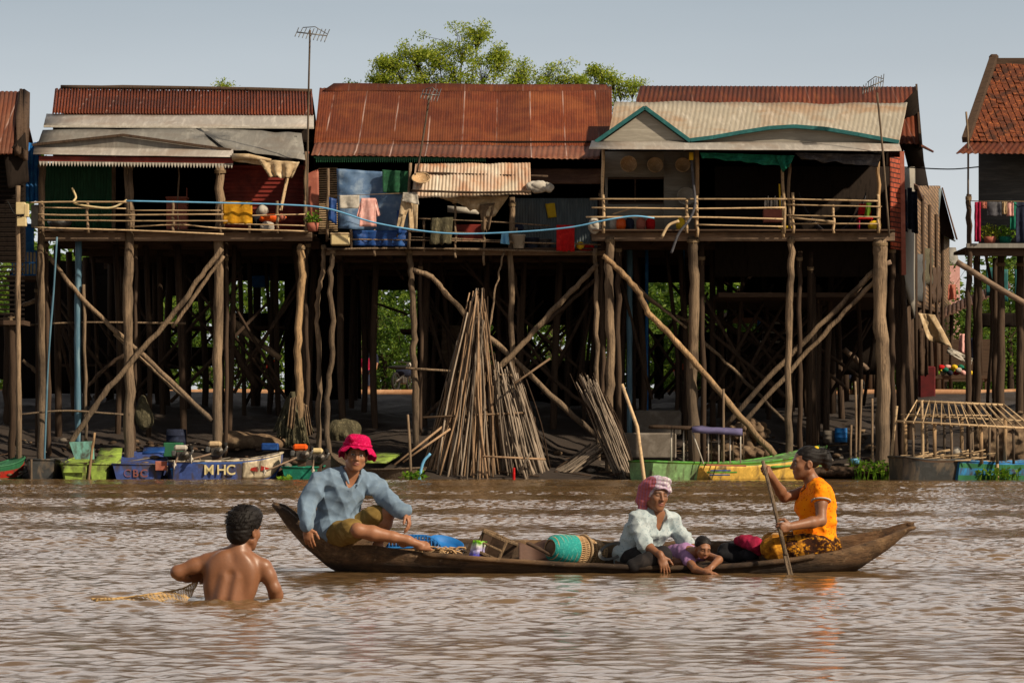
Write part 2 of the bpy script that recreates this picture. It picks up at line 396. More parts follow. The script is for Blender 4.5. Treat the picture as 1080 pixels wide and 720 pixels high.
def wave_height(x, y, rs):
    h = np.zeros(np.broadcast(x, y).shape)
    comps = []
    for k in range(64):
        lam = .085 * (.9 / .085) ** (k / 63.0)
        th = rs.normal(0, .85) + .2
        st = .0205 * (1.0 if lam < .34 else .3)
        comps.append((lam, th, st * lam / (2 * math.pi) * 1.9, rs.uniform(0, 6.28)))
    # gusts: patches of livelier and calmer water
    g = np.zeros_like(h)
    for k in range(7):
        a = rs.uniform(.03, .2); b = rs.uniform(.2, 1.3)
        g = g + np.sin(a * x + b * y + rs.uniform(0, 6.28))
    gust = np.clip(1.0 + .2 * g, .4, 1.8)
    for lam, th, a, ph in comps:
        kx, ky = 2 * math.pi / lam * math.sin(th), 2 * math.pi / lam * math.cos(th)
        s = np.sin(kx * x + ky * y + ph + .5 * np.sin(.37 * x * ky / abs(ky) + .51 * y + ph))
        h += a * s
    return h * gust

def make_water():
    rs = np.random.RandomState(5)
    ys = [-30, -15, -5, 0, 3, 5, 6.5, 7.6, 8.4]
    y = 8.8
    while y < 74.6: ys.append(y); y += .0011 * y + .010
    ys += [75.5, 77, 80]
    ys = np.array(ys)
    u = np.linspace(-1, 1, 560)
    inner = u[None, :] * (ys[:, None].clip(8) * .2 + .25)
    ext = np.array([1.08, 1.2, 1.4, 1.8, 2.6, 4, 7])
    half = (ys[:, None].clip(8) * .2 + .25)
    far = 120.0
    right = half * ext[None, :]; right = np.minimum(right, far + ext[None, :]); right[:, -1] = far * 1.3
    xs = np.concatenate([-right[:, ::-1], inner, right], 1)
    z = wave_height(xs, ys[:, None] * np.ones_like(xs), rs)
    # calmer near the bank; rings round the wader and a bow ripple along the canoe
    z *= np.interp(ys, [8, 12, 17, 24, 60, 70, 73.5], [.5, .62, .82, .95, 1.0, .75, .35])[:, None]
    r = np.hypot(xs + 1.68, ys[:, None] - 16.45)
    z += .006 * np.exp(-((r - .55) / .45) ** 2) * np.sin(r * 26)
    dx = np.clip(np.abs(xs - .5) - 2.0, 0, None)
    r2 = np.hypot(dx, ys[:, None] - 20.1)
    damp = np.exp(-(r2 / .8) ** 2)
    z = z * (1 - .55 * damp) + .004 * damp * np.sin(r2 * 22)
    z[np.abs(xs) > half * 1.6] *= .2
    z[ys < 8] *= 0
    N = NT('muddy river water')
    f = N.noise(N.coords((1, 1, 1)), .35, 4, .5)
    N.l(N.ramp(f, [(.35, lin(116, 92, 62)), (.65, lin(98, 76, 50))]), N.bsdf.inputs['Base Color'])
    N.bsdf.inputs['Roughness'].default_value = .08; N.bsdf.inputs['IOR'].default_value = 1.333
    a = N.noise(N.coords((9, 14, 1)), 1.0, 5, .6, .3)
    N.bump(a, .2, .02)
    return grid_object('water', xs, ys, z, N.mat)
make_water()

def make_ground():
    rs = np.random.RandomState(3)
    ys = np.concatenate([np.linspace(-40, 66, 12), np.arange(68, 100, .22), np.linspace(100.5, 135, 30), np.array([150, 180, 240, 400, 900, 2500])])
    xs = np.concatenate([[-1500, -500, -200, -100, -60, -40], np.arange(-28, 28.01, .25), [40, 60, 100, 200, 500, 1500]])
    X, Y = np.meshgrid(xs, ys)
    z = np.vectorize(bank)(Y)
    n = np.zeros_like(z)
    for k in range(26):
        lam = .5 * 1.17 ** k; th = rs.uniform(0, 6.28)
        n += .012 * lam ** .75 * np.sin(2 * math.pi / lam * (X * math.cos(th) + Y * math.sin(th)) + rs.uniform(0, 6.28))
    z += n * np.interp(Y, [60, 74, 76, 90, 93, 110, 400], [.3, .5, 1, 1, .25, .3, .0])
    N = NT('river mud'); f = N.noise(N.coords(), 1.4, 9, .65)
    col = N.ramp(f, [(.3, lin(38, 31, 26)), (.55, lin(52, 43, 36)), (.75, lin(29, 24, 20))])
    g = N.n('ShaderNodeTexVoronoi'); g.inputs['Scale'].default_value = 3.2; N.l(N.coords(), g.inputs['Vector'])
    col = N.mix(N.ramp(g.outputs['Distance'], [(.05, .35), (.12, 0.0)]), col, lin(84, 74, 64))
    N.l(col, N.bsdf.inputs['Base Color']); N.bsdf.inputs['Roughness'].default_value = .8
    N.bump(f, .7, .08)
    o = grid_object('ground', X, ys, z, N.mat)
    # the pale dirt track that runs behind the houses
    mb = MB()
    mb.grid(lambda u, v: (-40 + 80 * u, 93.5 + 6 * v, bank(94) + .09 + .05 * mnoise.noise(Vector((u * 30, v * 2, 0)))), 160, 6, th=.2)
    t = mb.build('dirt_path', mat('pale dirt', (196, 150, 112), (172, 128, 94), (208, 166, 128), 2, (1, 1, 1), .9, .3)); t['kind'] = 'structure'
make_ground()

def leaf_mat(name, a, b, c):
    N = NT(name); g = N.n('ShaderNodeNewGeometry')
    col = N.ramp(g.outputs['Random Per Island'], [(0, lin(*a)), (.5, lin(*b)), (1, lin(*c))])
    N.l(col, N.bsdf.inputs['Base Color']); N.bsdf.inputs['Roughness'].default_value = .55; N.bsdf.inputs['Specular IOR Level'].default_value = .25
    tr = N.n('ShaderNodeBsdfTranslucent'); N.l(col, tr.inputs['Color'])
    mx = N.n('ShaderNodeMixShader'); mx.inputs[0].default_value = .45
    N.l(N.bsdf.outputs[0], mx.inputs[1]); N.l(tr.outputs[0], mx.inputs[2]); N.l(mx.outputs[0], N.out.inputs['Surface'])
    return N.mat
M['leaf'] = leaf_mat('tree leaves', (104, 130, 32), (148, 166, 50), (188, 194, 78))
M['leaf_dark'] = leaf_mat('deep green leaves', (50, 78, 24), (82, 112, 34), (118, 140, 48))
M['leaf_bush'] = leaf_mat('fresh bush leaves', (64, 110, 26), (104, 146, 36), (140, 170, 56))

def leaves(mb, centre, rad, n, size, droop=.3):
    c = Vector(centre)
    for _ in range(n):
        d = Vector((random.gauss(0, 1), random.gauss(0, 1), random.gauss(0, 1)))
        d = d.normalized() * (random.random() ** .45)
        p = c + Vector((d.x * rad[0], d.y * rad[1], d.z * rad[2]))
        a = Vector((random.gauss(0, 1), random.gauss(0, 1), random.gauss(0, .6) - droop)).normalized()
        b = a.cross(Vector((random.gauss(0, 1), random.gauss(0, 1), random.gauss(0, 1)))).normalized()
        L = size * rn(.6, 1.3); w = L * .2
        mb.add([p - a * L * .5, p + b * w, p + a * L * .5, p - b * w], [(0, 1, 2, 3)])

def tree(name, label, base, clumps, leafmat, size, per, trunk_r, group=None, seed=1):
    random.seed(seed)
    t = thing(name, label, 'tree', base, group)
    wood = MB(); cr = MB(); base = Vector(base)
    top = max((Vector(c[0]) for c in clumps), key=lambda c: c.z)
    fork = base.lerp(Vector((base.x * .6 + top.x * .4, top.y, top.z)), .45)
    wood.tube(smooth_path([base - Vector((0, 0, .3)), base.lerp(fork, .5) + Vector((rn(-.2, .2), 0, 0)), fork], 5), [trunk_r, trunk_r * .7], 8, rough=.08)
    if top.z > 12:
        clumps = clumps + [(fork.lerp(top, q) + Vector((rn(-1, 1), rn(-1, 1), 0)), (1.6, 1.5, 1.0)) for q in (.15, .3, .42, .55)]
    for c, r in clumps:
        c = Vector(c)
        mid = fork.lerp(c, .55) + Vector((rn(-.2, .2), rn(-.2, .2), -.1 * r[2]))
        wood.tube(smooth_path([fork, mid, c], 4), [trunk_r * .3, trunk_r * .06], 6)
        for k in range(20):
            e = c + Vector((random.gauss(0, .6) * r[0], random.gauss(0, .6) * r[1], random.gauss(0, .6) * r[2] - .12 * r[2]))
            wood.tube([c.lerp(mid, .2), (c + e) / 2 + Vector((0, 0, .05)), e], [trunk_r * .05, .008], 5)
            leaves(cr, e, (max(.34, r[0] * .30), max(.34, r[1] * .30), max(.26, r[2] * .34)), int(per * .042), size * 1.05, .7)
        leaves(cr, c, r, int(per * .12), size)
    wood.build('trunk', M['post_dark'], t); cr.build('crown', leafmat, t)
    return t

def clump(px, py, Y, rpx, rpy=None, dy=None):
    s = Y / FOC; return (P(px, py, Y), (rpx * s, (dy or rpx * s), (rpy or rpx) * s))
Yt = 112
tree('broad_tree', 'tall light green tree rising behind the middle rust roof', P(478, 412, Yt),
     [clump(488, 50, Yt, 24, 16), clump(506, 36, Yt, 14, 8), clump(462, 58, Yt, 22, 14), clump(420, 74, Yt, 20, 12), clump(446, 76, Yt, 26, 16), clump(480, 76, Yt, 28, 16),
      clump(512, 72, Yt, 24, 17), clump(528, 60, Yt, 10, 8), clump(407, 66, Yt, 10, 6), clump(438, 58, Yt, 16, 8), clump(500, 90, Yt, 40, 12), clump(440, 92, Yt, 40, 12), clump(400, 84, Yt, 8, 5)],
     M['leaf'], .115, 1500, .28, seed=4)
tree('broad_tree', 'low tree showing over the right part of the middle rust roof', P(580, 412, Yt + 3),
     [clump(575, 76, Yt + 3, 20, 11), clump(596, 82, Yt + 3, 14, 7), clump(552, 74, Yt + 3, 9, 8), clump(545, 88, Yt + 3, 10, 7), clump(570, 90, Yt + 3, 30, 9), clump(612, 84, Yt + 3, 8, 3)], M['leaf'], .115, 900, .2, seed=5)
tree('broad_tree', 'thin dark tree in the roof gap beside the teal gable', P(652, 412, Yt - 2),
     [clump(634, 79, Yt - 2, 9, 8), clump(654, 92, Yt - 2, 16, 9), clump(646, 84, Yt - 2, 9, 6), clump(668, 90, Yt - 2, 9, 7), clump(640, 104, Yt - 2, 20, 12), clump(626, 74, Yt - 2, 3, 3)], M['leaf'], .115, 700, .16, seed=6)
tree('broad_tree', 'tree tip just over the ridge of the left rust roof', P(238, 412, Yt + 6), [clump(236, 91, Yt + 6, 9, 5), clump(240, 100, Yt + 6, 16, 9), clump(225, 112, Yt + 6, 20, 12)], M['leaf'], .115, 500, .2, seed=7)
tree('broad_tree', 'tree tip over the left end of the middle roof', P(380, 412, Yt + 6), [clump(372, 92, Yt + 6, 4, 3), clump(384, 108, Yt + 6, 20, 12)], M['leaf_dark'], .115, 500, .2, seed=8)
low = [(60, 300), (130, 330), (215, 320), (262, 350), (405, 330), (440, 340), (500, 330), (590, 330), (668, 320), (735, 340), (800, 300), (880, 330), (1030, 330), (980, 290), (1066, 300)]
where = ['left of the blue pipe', 'behind the first crossed braces', 'behind the second left stilt', 'behind the tall ladder', 'in the lit opening by the two passers-by', 'just right of the lit opening',
         'behind the tall stick stack', 'behind the right braces of the middle house', 'behind the blue pipes', 'behind the second stilt of the right house', 'behind the white stair',
         'behind the long double brace', 'under the tiled house', 'at the end of the alley', 'at the right edge under the tiled house']
for i, (px, py) in enumerate(low):
    Y = 106 + (i * 37 % 11)
    tree('bushy_tree', 'bright green bushy tree seen under the houses %s' % where[i], P(px, 411, Y),
         [clump(px + rn(-8, 8), py + rn(-15, 15), Y, rn(22, 32), rn(22, 34)), clump(px + rn(-25, -12), py + 42, Y, 24, 30), clump(px + rn(12, 25), py + 36, Y, 24, 34), clump(px, py + 70, Y, 34, 22)],
         M['leaf_dark'], .17, 1100, .14, 'trees behind the stilt houses', seed=20 + i)
random.seed(3)
fw = MB()
for k in range(260):
    x = rn(-46, 46); Y = rn(122, 134); h = rn(7, 12) * (.55 if 17.5 < x < 22.5 else 1)
    leaves(fw, (x, Y, 2.6 + h * .5), (1.7, 1.7, h * .55), 260, .42)
for k in range(230):
    x = rn(-75, 75); Y = rn(135, 142); h = rn(6, 11) * (.5 if 17 < x < 24 else 1)
    leaves(fw, (x, Y, 2.6 + h * .45), (2.4, 1.7, h * .55), 130, 1.0)
tag(fw.build('distant_wood', M['leaf_dark']), kind='stuff')

def floating_plant(px, py, Y, w, h, n, label, group='water plants at the bank'):
    c = P(px, py, Y); c.z = .02
    t = thing('water_plant', label, 'plant', c, group)
    st = MB(); lv = MB()
    for _ in range(n):
        b = c + Vector((rn(-1, 1) * w, rn(-.5, .5), -.05)); hh = h * rn(.4, 1)
        e = b + Vector((rn(-.12, .12), rn(-.1, .1), hh))
        st.tube([b, b.lerp(e, .6) + Vector((0, 0, .02)), e], [.012, .006], 5)
        for k in range(3):
            q = b.lerp(e, rn(.55, 1)); a = Vector((rn(-1, 1), rn(-1, 1), rn(-.1, .7))).normalized(); s2 = a.cross(Vector((0, 0, 1)))
            s2 = s2.normalized() if s2.length > .01 else Vector((1, 0, 0)); L = rn(.1, .2)
            lv.add([q, q + a * L * .5 + s2 * L * .34 + Vector((0, 0, .01)), q + a * L, q + a * L * .5 - s2 * L * .34 + Vector((0, 0, .01))], [(0, 1, 2, 3)])
    lv.add(st.v, st.f); lv.build('foliage', M['leaf_bush'], t)
floating_plant(922, 508, 73.0, .55, .55, 70, 'leafy green water plants by the thick right corner stilt')
floating_plant(1052, 514, 71.5, .5, .3, 55, 'leafy water plants below the light blue canopy boat hull')
floating_plant(435, 505, 72.4, .3, .22, 30, 'small floating yellow-green plant beside the blue stake')
floating_plant(298, 510, 71.0, .15, .06, 9, 'tiny floating green tuft below the orange engine')
# ---------------------------------------------------------------- stilt houses
def pole_pts(pts, Y, wob=.02, n=4):
    Ys = Y if hasattr(Y, '__len__') else [Y] * len(pts)
    if len(Ys) != len(pts): Ys = [Ys[0] + (Ys[-1] - Ys[0]) * i / (len(pts) - 1) for i in range(len(pts))]
    q = smooth_path([P(x, y, Yk) for (x, y), Yk in zip(pts, Ys)], n)
    return [q[0]] + [p + Vector((rn(-wob, wob), rn(-wob, wob), 0)) for p in q[1:-1]] + [q[-1]]

def pole(parent, name, pts, Y, wpx, mat, wob=.02, taper=1.0, down=0.0, n=8, rough=.06, label=None, cat=None, group=None):
    q = pole_pts(pts, Y, wob, 6)
    if down:
        e = q[-1].copy(); e.z = min(e.z, bank(e.y)) - down; q.append(e)
    Ym = sum(p.y for p in q) / len(q); r = wpx / 2 * Ym / FOC * (.9 if name in ('stilt', 'brace') else 1); m = len(q)
    rad = [r * (taper + (1 - taper) * i / (m - 1)) * (1 + rn(-.09, .09)) for i in range(m)]
    kn = rn(0, 99)
    rad = [a * (1 + .12 * mnoise.noise(Vector((i * .8, kn, 0)))) for i, a in enumerate(rad)]
    mb = MB().tube(q, rad, n, rough=rough)
    o = mb.build(name, M[mat] if isinstance(mat, str) else mat, parent)
    if name == 'stilt' and down and parent is not None:      # rope lashing where the floor beam is tied on
        c = q[1].lerp(q[0], .5); lr = MB()
        for j in range(4): lr.tube([c + Vector((math.cos(a) * rad[0] * 1.12, math.sin(a) * rad[0] * 1.12, -.03 + .022 * j + .02 * math.sin(a))) for a in np.linspace(0, 6.283, 12)], .013, 5)
        lr.tube([c + Vector((0, -rad[0] * 1.15, 0)), c + Vector((rn(-.04, .04), -rad[0] * 1.3, -rn(.12, .25)))], .008, 4)
        lr.build('lashing', M['rope'], o)
    if label: tag(o, label, cat, group)
    return o

def floor_slab(h, x0, x1, py, Yf, Yb, under=8, overhang=.35):
    a = P(x0, py, Yf); b = P(x1, py, Yf)
    mb = MB(); n = int((Yb - Yf) / .24)
    for i in range(n):
        y = Yf - overhang + (Yb - Yf + overhang) * i / n
        mb.box(((a.x + b.x) / 2 + rn(-.06, .06), y + .11, a.z - .02 + rn(-.008, .008)), (b.x - a.x + rn(0, .2), .21, .04), bev=.004)
    mb.build('floor', M['plank'], h)
    s = Yf / FOC
    for k, y in enumerate(np.linspace(Yf + .1, Yb - .2, 5)):
        MB().bar((a.x - .1, y, a.z - .05 - under * s * .5), (b.x + .1, y, a.z - .05 - under * s * .5), .14, under * s, bev=.01).build('cross_beam', M['beam'] if k == 0 else M['plank'], h)
    for x in np.linspace(a.x + .2, b.x - .2, 6):
        MB().bar((x, Yf + .25, a.z - .1), (x, Yb, a.z - .1), .1, .12).build('joist', M['plank'], h)
    return a.z

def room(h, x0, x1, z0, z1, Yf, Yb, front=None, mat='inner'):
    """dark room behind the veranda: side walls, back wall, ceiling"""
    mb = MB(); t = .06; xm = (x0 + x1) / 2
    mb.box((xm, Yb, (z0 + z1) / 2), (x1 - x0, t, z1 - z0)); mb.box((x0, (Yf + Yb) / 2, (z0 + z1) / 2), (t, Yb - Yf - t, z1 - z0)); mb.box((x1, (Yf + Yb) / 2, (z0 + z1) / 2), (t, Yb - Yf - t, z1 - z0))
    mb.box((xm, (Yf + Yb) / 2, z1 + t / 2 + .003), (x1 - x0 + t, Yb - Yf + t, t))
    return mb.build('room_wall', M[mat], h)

def panel(h, name, x0, y0, x1, y1, Y, mat, amp=.0, waves=0, th=.03, **kw):
    o = MB().quad(P(x0, y0, Y), P(x1, y0, Y), P(x1, y1, Y), P(x0, y1, Y), 8, 6, th=th, amp=amp, waves=waves, **kw)
    return o.build(name, M[mat], h)

def sheet(h, name, tl, tr, br, bl, mat, waves=0, amp=.018, th=.008, nv=4, **kw):
    """roof sheet; corners are (px, py, Y)"""
    return MB().quad(P(*tl), P(*tr), P(*br), P(*bl), 8, nv, th=th, amp=amp, waves=waves, **kw).build(name, M[mat], h)

def rails(h, runs, Y, mat='bamboo', w=2.0):
    for r in runs:
        pts = r[:-1] if not hasattr(r[-1], '__len__') else r
        ww = r[-1] if not hasattr(r[-1], '__len__') else w
        pole(h, 'rail', pts, Y + rn(-.06, .06), ww * .82, mat, .022, n=6, rough=.1)

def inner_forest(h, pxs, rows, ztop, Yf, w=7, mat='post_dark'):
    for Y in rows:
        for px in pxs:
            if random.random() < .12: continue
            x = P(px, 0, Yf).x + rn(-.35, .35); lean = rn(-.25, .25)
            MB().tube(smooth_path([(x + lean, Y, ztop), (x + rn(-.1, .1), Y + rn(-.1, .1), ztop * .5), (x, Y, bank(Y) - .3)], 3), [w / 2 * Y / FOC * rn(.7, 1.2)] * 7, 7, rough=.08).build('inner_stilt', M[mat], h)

def inner_braces(h, n, px0, px1, Ya, Yb, z0, z1):
    for _ in range(n):
        Y = rn(Ya, Yb); x0 = P(rn(px0, px1), 0, Y).x; dx = rn(1.5, 4) * random.choice((-1, 1))
        xa, xb = P(px0, 0, Y).x, P(px1, 0, Y).x
        x1 = min(max(x0 + dx, xa), xb)
        MB().tube([(x0, Y, z0 + rn(0, .8)), (x1, Y + rn(-.3, .3), z1 - rn(0, 1.2))], [.055, .045], 6, rough=.06).build('inner_brace', M['post_dark'], h)

def hang(mb, tl, tr, br, bl, Y, folds=3, amp=.05, mi=0, nu=14, nv=10, th=.012, rag=.0):
    ph = rn(0, 30); s = Y / FOC
    def fn(u, v):
        x = (tl[0] * (1 - u) + tr[0] * u) * (1 - v) + (bl[0] * (1 - u) + br[0] * u) * v
        y = (tl[1] * (1 - u) + tr[1] * u) * (1 - v) + (bl[1] * (1 - u) + br[1] * u) * v
        if rag and v > .99: y += rag * mnoise.noise(Vector((u * 7 + ph, 2, 0)))
        dy = amp * (.25 + .75 * v) * math.sin(folds * 6.283 * u + ph + 1.2 * mnoise.noise(Vector((u * 3, v * 2, ph)))) + .5 * amp * mnoise.noise(Vector((u * 9, v * 7, ph)))
        return P(x, y, Y) + Vector((0, dy, 0))
    return mb.grid(fn, nu, nv, mi, th)

def garment(name, label, cat, quads, Y, mat, group=None, parent=None, **kw):
    mb = MB()
    for i, q in enumerate(quads): hang(mb, *q, Y + .014 * i, **kw)
    o = mb.build(name, mat if not isinstance(mat, str) else M[mat], parent)
    return tag(o, label, cat, group)

def rect(x0, y0, x1, y1): return ((x0, y0), (x1, y0), (x1, y1), (x0, y1))

# ================= left house (first from the left, red ridge over tin)
Y1 = 76.0
h1 = thing('stilt_house', 'leftmost full stilt house with tin tiered roof, scalloped red valance and green tin wall', 'house', (P(185, 470, Y1).x, 80, bank(80)), 'stilt houses along the river')
z1 = floor_slab(h1, 44, 325, 243, Y1, 88.5, 9)
room(h1, P(50, 0, Y1).x, P(323, 0, Y1).x, z1 + .02, 9.3, 79.3, 88)
sheet(h1, 'roof', (58, 94, 83), (329, 97, 83), (330, 122, 79.5), (55, 120, 79.5), 'rust_a', waves=86, amp=.03)
MB().quad(P(58, 94, 83.02), P(329, 97, 83.02), P(329, 97, 83.02) + Vector((0, 6, -2.2)), P(58, 94, 83.02) + Vector((0, 6, -2.2)), waves=60, amp=.03).build('roof', M['rust_a'], h1)
pole(h1, 'ridge_pole', [(64, 92), (196, 93), (329, 96)], 83, 4.5, 'post_dark', .03)
sheet(h1, 'lower_roof', (49, 121, 79.6), (331, 122, 79.6), (331, 135, 78.2), (46, 133, 78.2), 'tin', waves=0, warp=.02, th=.02)
MB().bar(P(46, 133.5, 78.17), P(331, 135, 78.17), .03, .06).build('roof_edge', M['white'], h1)
sheet(h1, 'porch_roof', (45, 137, 78.1), (206, 136, 78.1), (246, 157, 76.3), (38, 157, 76.3), 'tin_dull', warp=.03)
sheet(h1, 'porch_roof', (206, 134, 78.3), (318, 141, 77.8), (322, 169, 75.7), (238, 157, 76.0), 'tin_dull', warp=.05)
g = MB(); g.prism([P(36, 154, 75.7), P(130, 144, 75.7), P(240, 159, 75.7), P(240, 160, 75.7), P(36, 156, 75.7)], (0, .5, 0)); g.build('gable_panel', M['tin_dull'], h1)
MB().bar(P(34, 153, 75.62), P(130, 142.5, 75.62), .06, .07).build('gable_trim', M['post_dark'], h1)
MB().bar(P(130, 142.5, 75.62), P(244, 158.5, 75.62), .06, .07).build('gable_trim', M['post_dark'], h1)
sheet(h1, 'eave_strip', (36, 155, 75.7), (246, 158, 75.7), (246, 166, 75.1), (35, 163, 75.1), 'tin', warp=.02, th=.015)
panel(h1, 'wall', 56, 124, 324, 172, 79.35, 'inner', th=.04)
# scalloped valance
vm = MB(); vr = MB(); xa, xb = P(41, 0, 75.2).x, P(246, 0, 75.2).x; n = 62
for i in range(n):
    x = xa + (xb - xa) * (i + .5) / n; z = P(0, 164.5 + 2.5 * i / n, 75.2).z; w = (xb - xa) / n
    vm.prism([(x - w * .46, 75.2, z - .13), (x + w * .46, 75.2, z - .13), (x + w * .3, 75.2, z - .2), (x, 75.2, z - .27), (x - w * .3, 75.2, z - .2)], (0, .012, 0))
vr.bar((xa, 75.21, P(0, 166.5, 75.2).z - .02), (xb, 75.21, P(0, 169, 75.2).z - .02), .02, .15)
v_ = vr.build('valance', M['tin_red'], h1); vm.build('scallop_edge', M['white'], h1)
panel(h1, 'green_tin_wall', 41, 172, 120, 242, 78.6, 'tin_green', .012, 26, th=.01)
panel(h1, 'red_tin_wall', 236, 174, 320, 242, 77.6, 'tin_red', .0, 0, th=.02)
lam = MB()
for i in range(15):
    y = 176 + i * 4.4; lam.bar(P(236, y, 77.56), P(320, y, 77.56), .03, .05)
lam.build('red_slats', M['tin_red'], h1)
panel(h1, 'side_wall', 320, 160, 326, 243, 77.2, 'brick', th=.04)
MB().bar(P(120, 160, 78.2), P(120, 242, 78.2), .1, .1).build('door_post', M['post'], h1)
# veranda posts that run down as stilts, front row
for pts, w, m, Y in [([(44, 168), (43, 250), (44, 340), (43, 478)], 9, 'post', Y1), ([(136, 170), (137, 240), (135, 330), (137, 400), (136, 480)], 12, 'post', Y1),
                     ([(232, 175), (231, 250), (230, 360), (229, 470)], 12, 'post', Y1 + .3), ([(318, 258), (318, 300), (314, 370), (316, 430), (315, 475)], 9.5, 'post_pale', Y1)]:
    pole(h1, 'stilt', pts, Y, w, m, .03, .85, .5)
for pts, w, m, Y in [([(49, 250), (50, 350), (52, 478)], 6, 'post_dark', Y1 + .8), ([(144, 250), (143, 360), (141, 476)], 5, 'post_dark', Y1 + .9), ([(239, 255), (238, 470)], 5, 'post_dark', Y1 + 1.1), ([(325, 255), (322, 300), (324, 400), (322, 470)], 6, 'post_dark', Y1 + .7),
                     ([(188, 175), (188, 243)], 2, 'post', Y1 + .4), ([(323, 160), (322, 250)], 5, 'post', Y1 + .2)]:
    pole(h1, 'stilt', pts, Y, w, m, .03, .85, .5 if pts[-1][1] > 300 else 0)
pole(h1, 'blue_stilt', [(83, 250), (82, 360), (83, 476)], Y1 + .5, 7.5, 'blue_pipe', .004, down=.4)
pole(h1, 'thin_stilt', [(88, 300), (90, 400), (91, 474)], Y1 + .4, 3.5, 'post', down=.3)
pole(h1, 'blue_pipe', [(60, 250), (57, 300), (51, 380), (47, 478)], Y1 - .4, 2.2, 'blue_pipe', .002, down=.3)
for pts, w, m, Y in [([(234, 262), (213, 290), (180, 335), (138, 382), (104, 422), (72, 472)], 7, 'post', (Y1 - .25, Y1 - .2)), ([(236, 270), (214, 300), (182, 345)], 5, 'post', (Y1 - .1, Y1)),
                     ([(52, 270), (78, 305), (115, 342), (170, 392), (224, 443)], 6, 'post', (Y1 + .4, Y1 + .3)), ([(120, 352), (172, 400), (222, 441)], 4, 'post', (Y1 + .5, Y1 + .5)),
                     ([(22, 343), (90, 340), (196, 341)], 2.6, 'post', (Y1 + 1.2, Y1 + 1)), ([(20, 437), (70, 433), (130, 437)], 2.6, 'post', (Y1 - .3, Y1 - .2)),
                     ([(90, 410), (115, 385), (140, 370)], 5, 'post_dark', (78, 78)), ([(240, 333), (262, 353), (296, 378)], 8, 'post', (80, 80)), ([(240, 358), (270, 408)], 9, 'post_dark', (79, 79.5)),
                     ([(24, 322), (40, 316)], 6, 'post', (78, 78)), ([(24, 380), (42, 394)], 5, 'post', (78, 78))]:
    pole(h1, 'brace', pts, Y, w, m, .03, .85)
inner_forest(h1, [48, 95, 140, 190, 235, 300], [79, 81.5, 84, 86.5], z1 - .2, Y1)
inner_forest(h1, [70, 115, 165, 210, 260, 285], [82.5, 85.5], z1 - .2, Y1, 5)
inner_braces(h1, 30, 50, 320, 79, 87, 2, 6)
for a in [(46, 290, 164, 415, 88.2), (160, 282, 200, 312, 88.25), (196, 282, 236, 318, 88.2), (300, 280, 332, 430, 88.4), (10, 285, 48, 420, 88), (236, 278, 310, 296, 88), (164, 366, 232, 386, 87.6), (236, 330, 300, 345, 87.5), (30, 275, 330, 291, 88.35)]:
    panel(h1, 'shade_panel', *a[:4], a[4], 'inner')  # near-black sheets standing in for the deep shade under the house
for (x0, x1, y, Ya, Yb) in [(175, 300, 345, 84, 86), (60, 180, 385, 83, 86)]:
    MB().box(((P(x0, y, Ya).x + P(x1, y, Ya).x) / 2, (Ya + Yb) / 2, P(0, y, Ya).z), (P(x1, y, Ya).x - P(x0, y, Ya).x, Yb - Ya, .07)).build('lower_platform', M['plank'], h1)
# railing
rails(h1, [((31, 214), (60, 213), (134, 213), 2.4), ((46, 219), (133, 220), 1.6), ((40, 226), (80, 227), (236, 226), 2.4), ((40, 232), (140, 233), (240, 233), 2.0), ((36, 240), (140, 243), (236, 247), 2.2), ((134, 222), (236, 222), 1.8),
           ((137, 239), (190, 237), (236, 241), (325, 244), 2.2), ((236, 228), (322, 226), 1.8), ((240, 236), (322, 238), 1.6)], Y1 - .45)
for px in (44, 92, 137, 182, 232, 262, 292, 322): pole(h1, 'railing_post', [(px, 212), (px + 1, 246)], Y1 - .36, 3, 'post')

# ================= middle house (large rusted roof)
Y2 = 76.0
h2 = thing('stilt_house', 'middle stilt house with one large rust-red roof and patched tin awning', 'house', (P(485, 470, Y2).x, 80, bank(80)), 'stilt houses along the river')
z2 = floor_slab(h2, 345, 634, 262, Y2, 88.5, 5)
room(h2, P(350, 0, 79).x, P(634, 0, 79).x, z2 + .02, 9.2, 78.6, 88)
sheet(h2, 'roof', (337, 93, 83.5), (645, 92, 83.5), (646, 157, 78.2), (331, 153, 78.2), 'rust_b', waves=120, amp=.0045, nv=8, warp=.05)
MB().quad(P(337, 93, 83.52), P(645, 92, 83.52), P(645, 92, 83.52) + Vector((0, 5.5, -3.3)), P(337, 93, 83.52) + Vector((0, 5.5, -3.3)), waves=70, amp=.016).build('roof', M['rust_b'], h2)
MB().quad(P(352, 88.5, 83.5), P(640, 90, 83.5), P(642, 97, 83.1), P(340, 96.5, 83.1), 20, 2, th=.02, warp=.03).build('ridge_cap', M['rust_d'], h2)
sheet(h2, 'lower_roof', (332, 151, 78.3), (634, 155, 78.3), (632, 168, 76.1), (328, 164, 76.1), 'rust_c', waves=52, amp=.012, warp=.04)
gm = MB()
for i in range(80):
    x = 333 + i * 2.25; gm.prism([P(x, 166, 76.2), P(x + 1.9, 166, 76.2), P(x + 1.6, 169, 76.2), P(x + .9, 171.5, 76.2), P(x + .2, 169, 76.2)], (0, .015, 0))
gm.bar(P(331, 166, 76.22), P(512, 167, 76.22), .02, .05); gm.build('valance', M['tin_green'], h2)
MB().quad(P(438, 173, 75.6), P(559, 172, 75.6), P(560, 205, 75.15), P(434, 209, 75.15), 20, 8, th=.01, warp=.08, amp=.012, waves=34).build('awning', M['tin_patch'], h2)
pole(h2, 'awning_pole', [(440, 182), (500, 184), (578, 186)], 75.45, 2.5, 'post_dark'); pole(h2, 'awning_pole', [(434, 201), (500, 203), (560, 202)], 75.05, 2.5, 'post_dark')
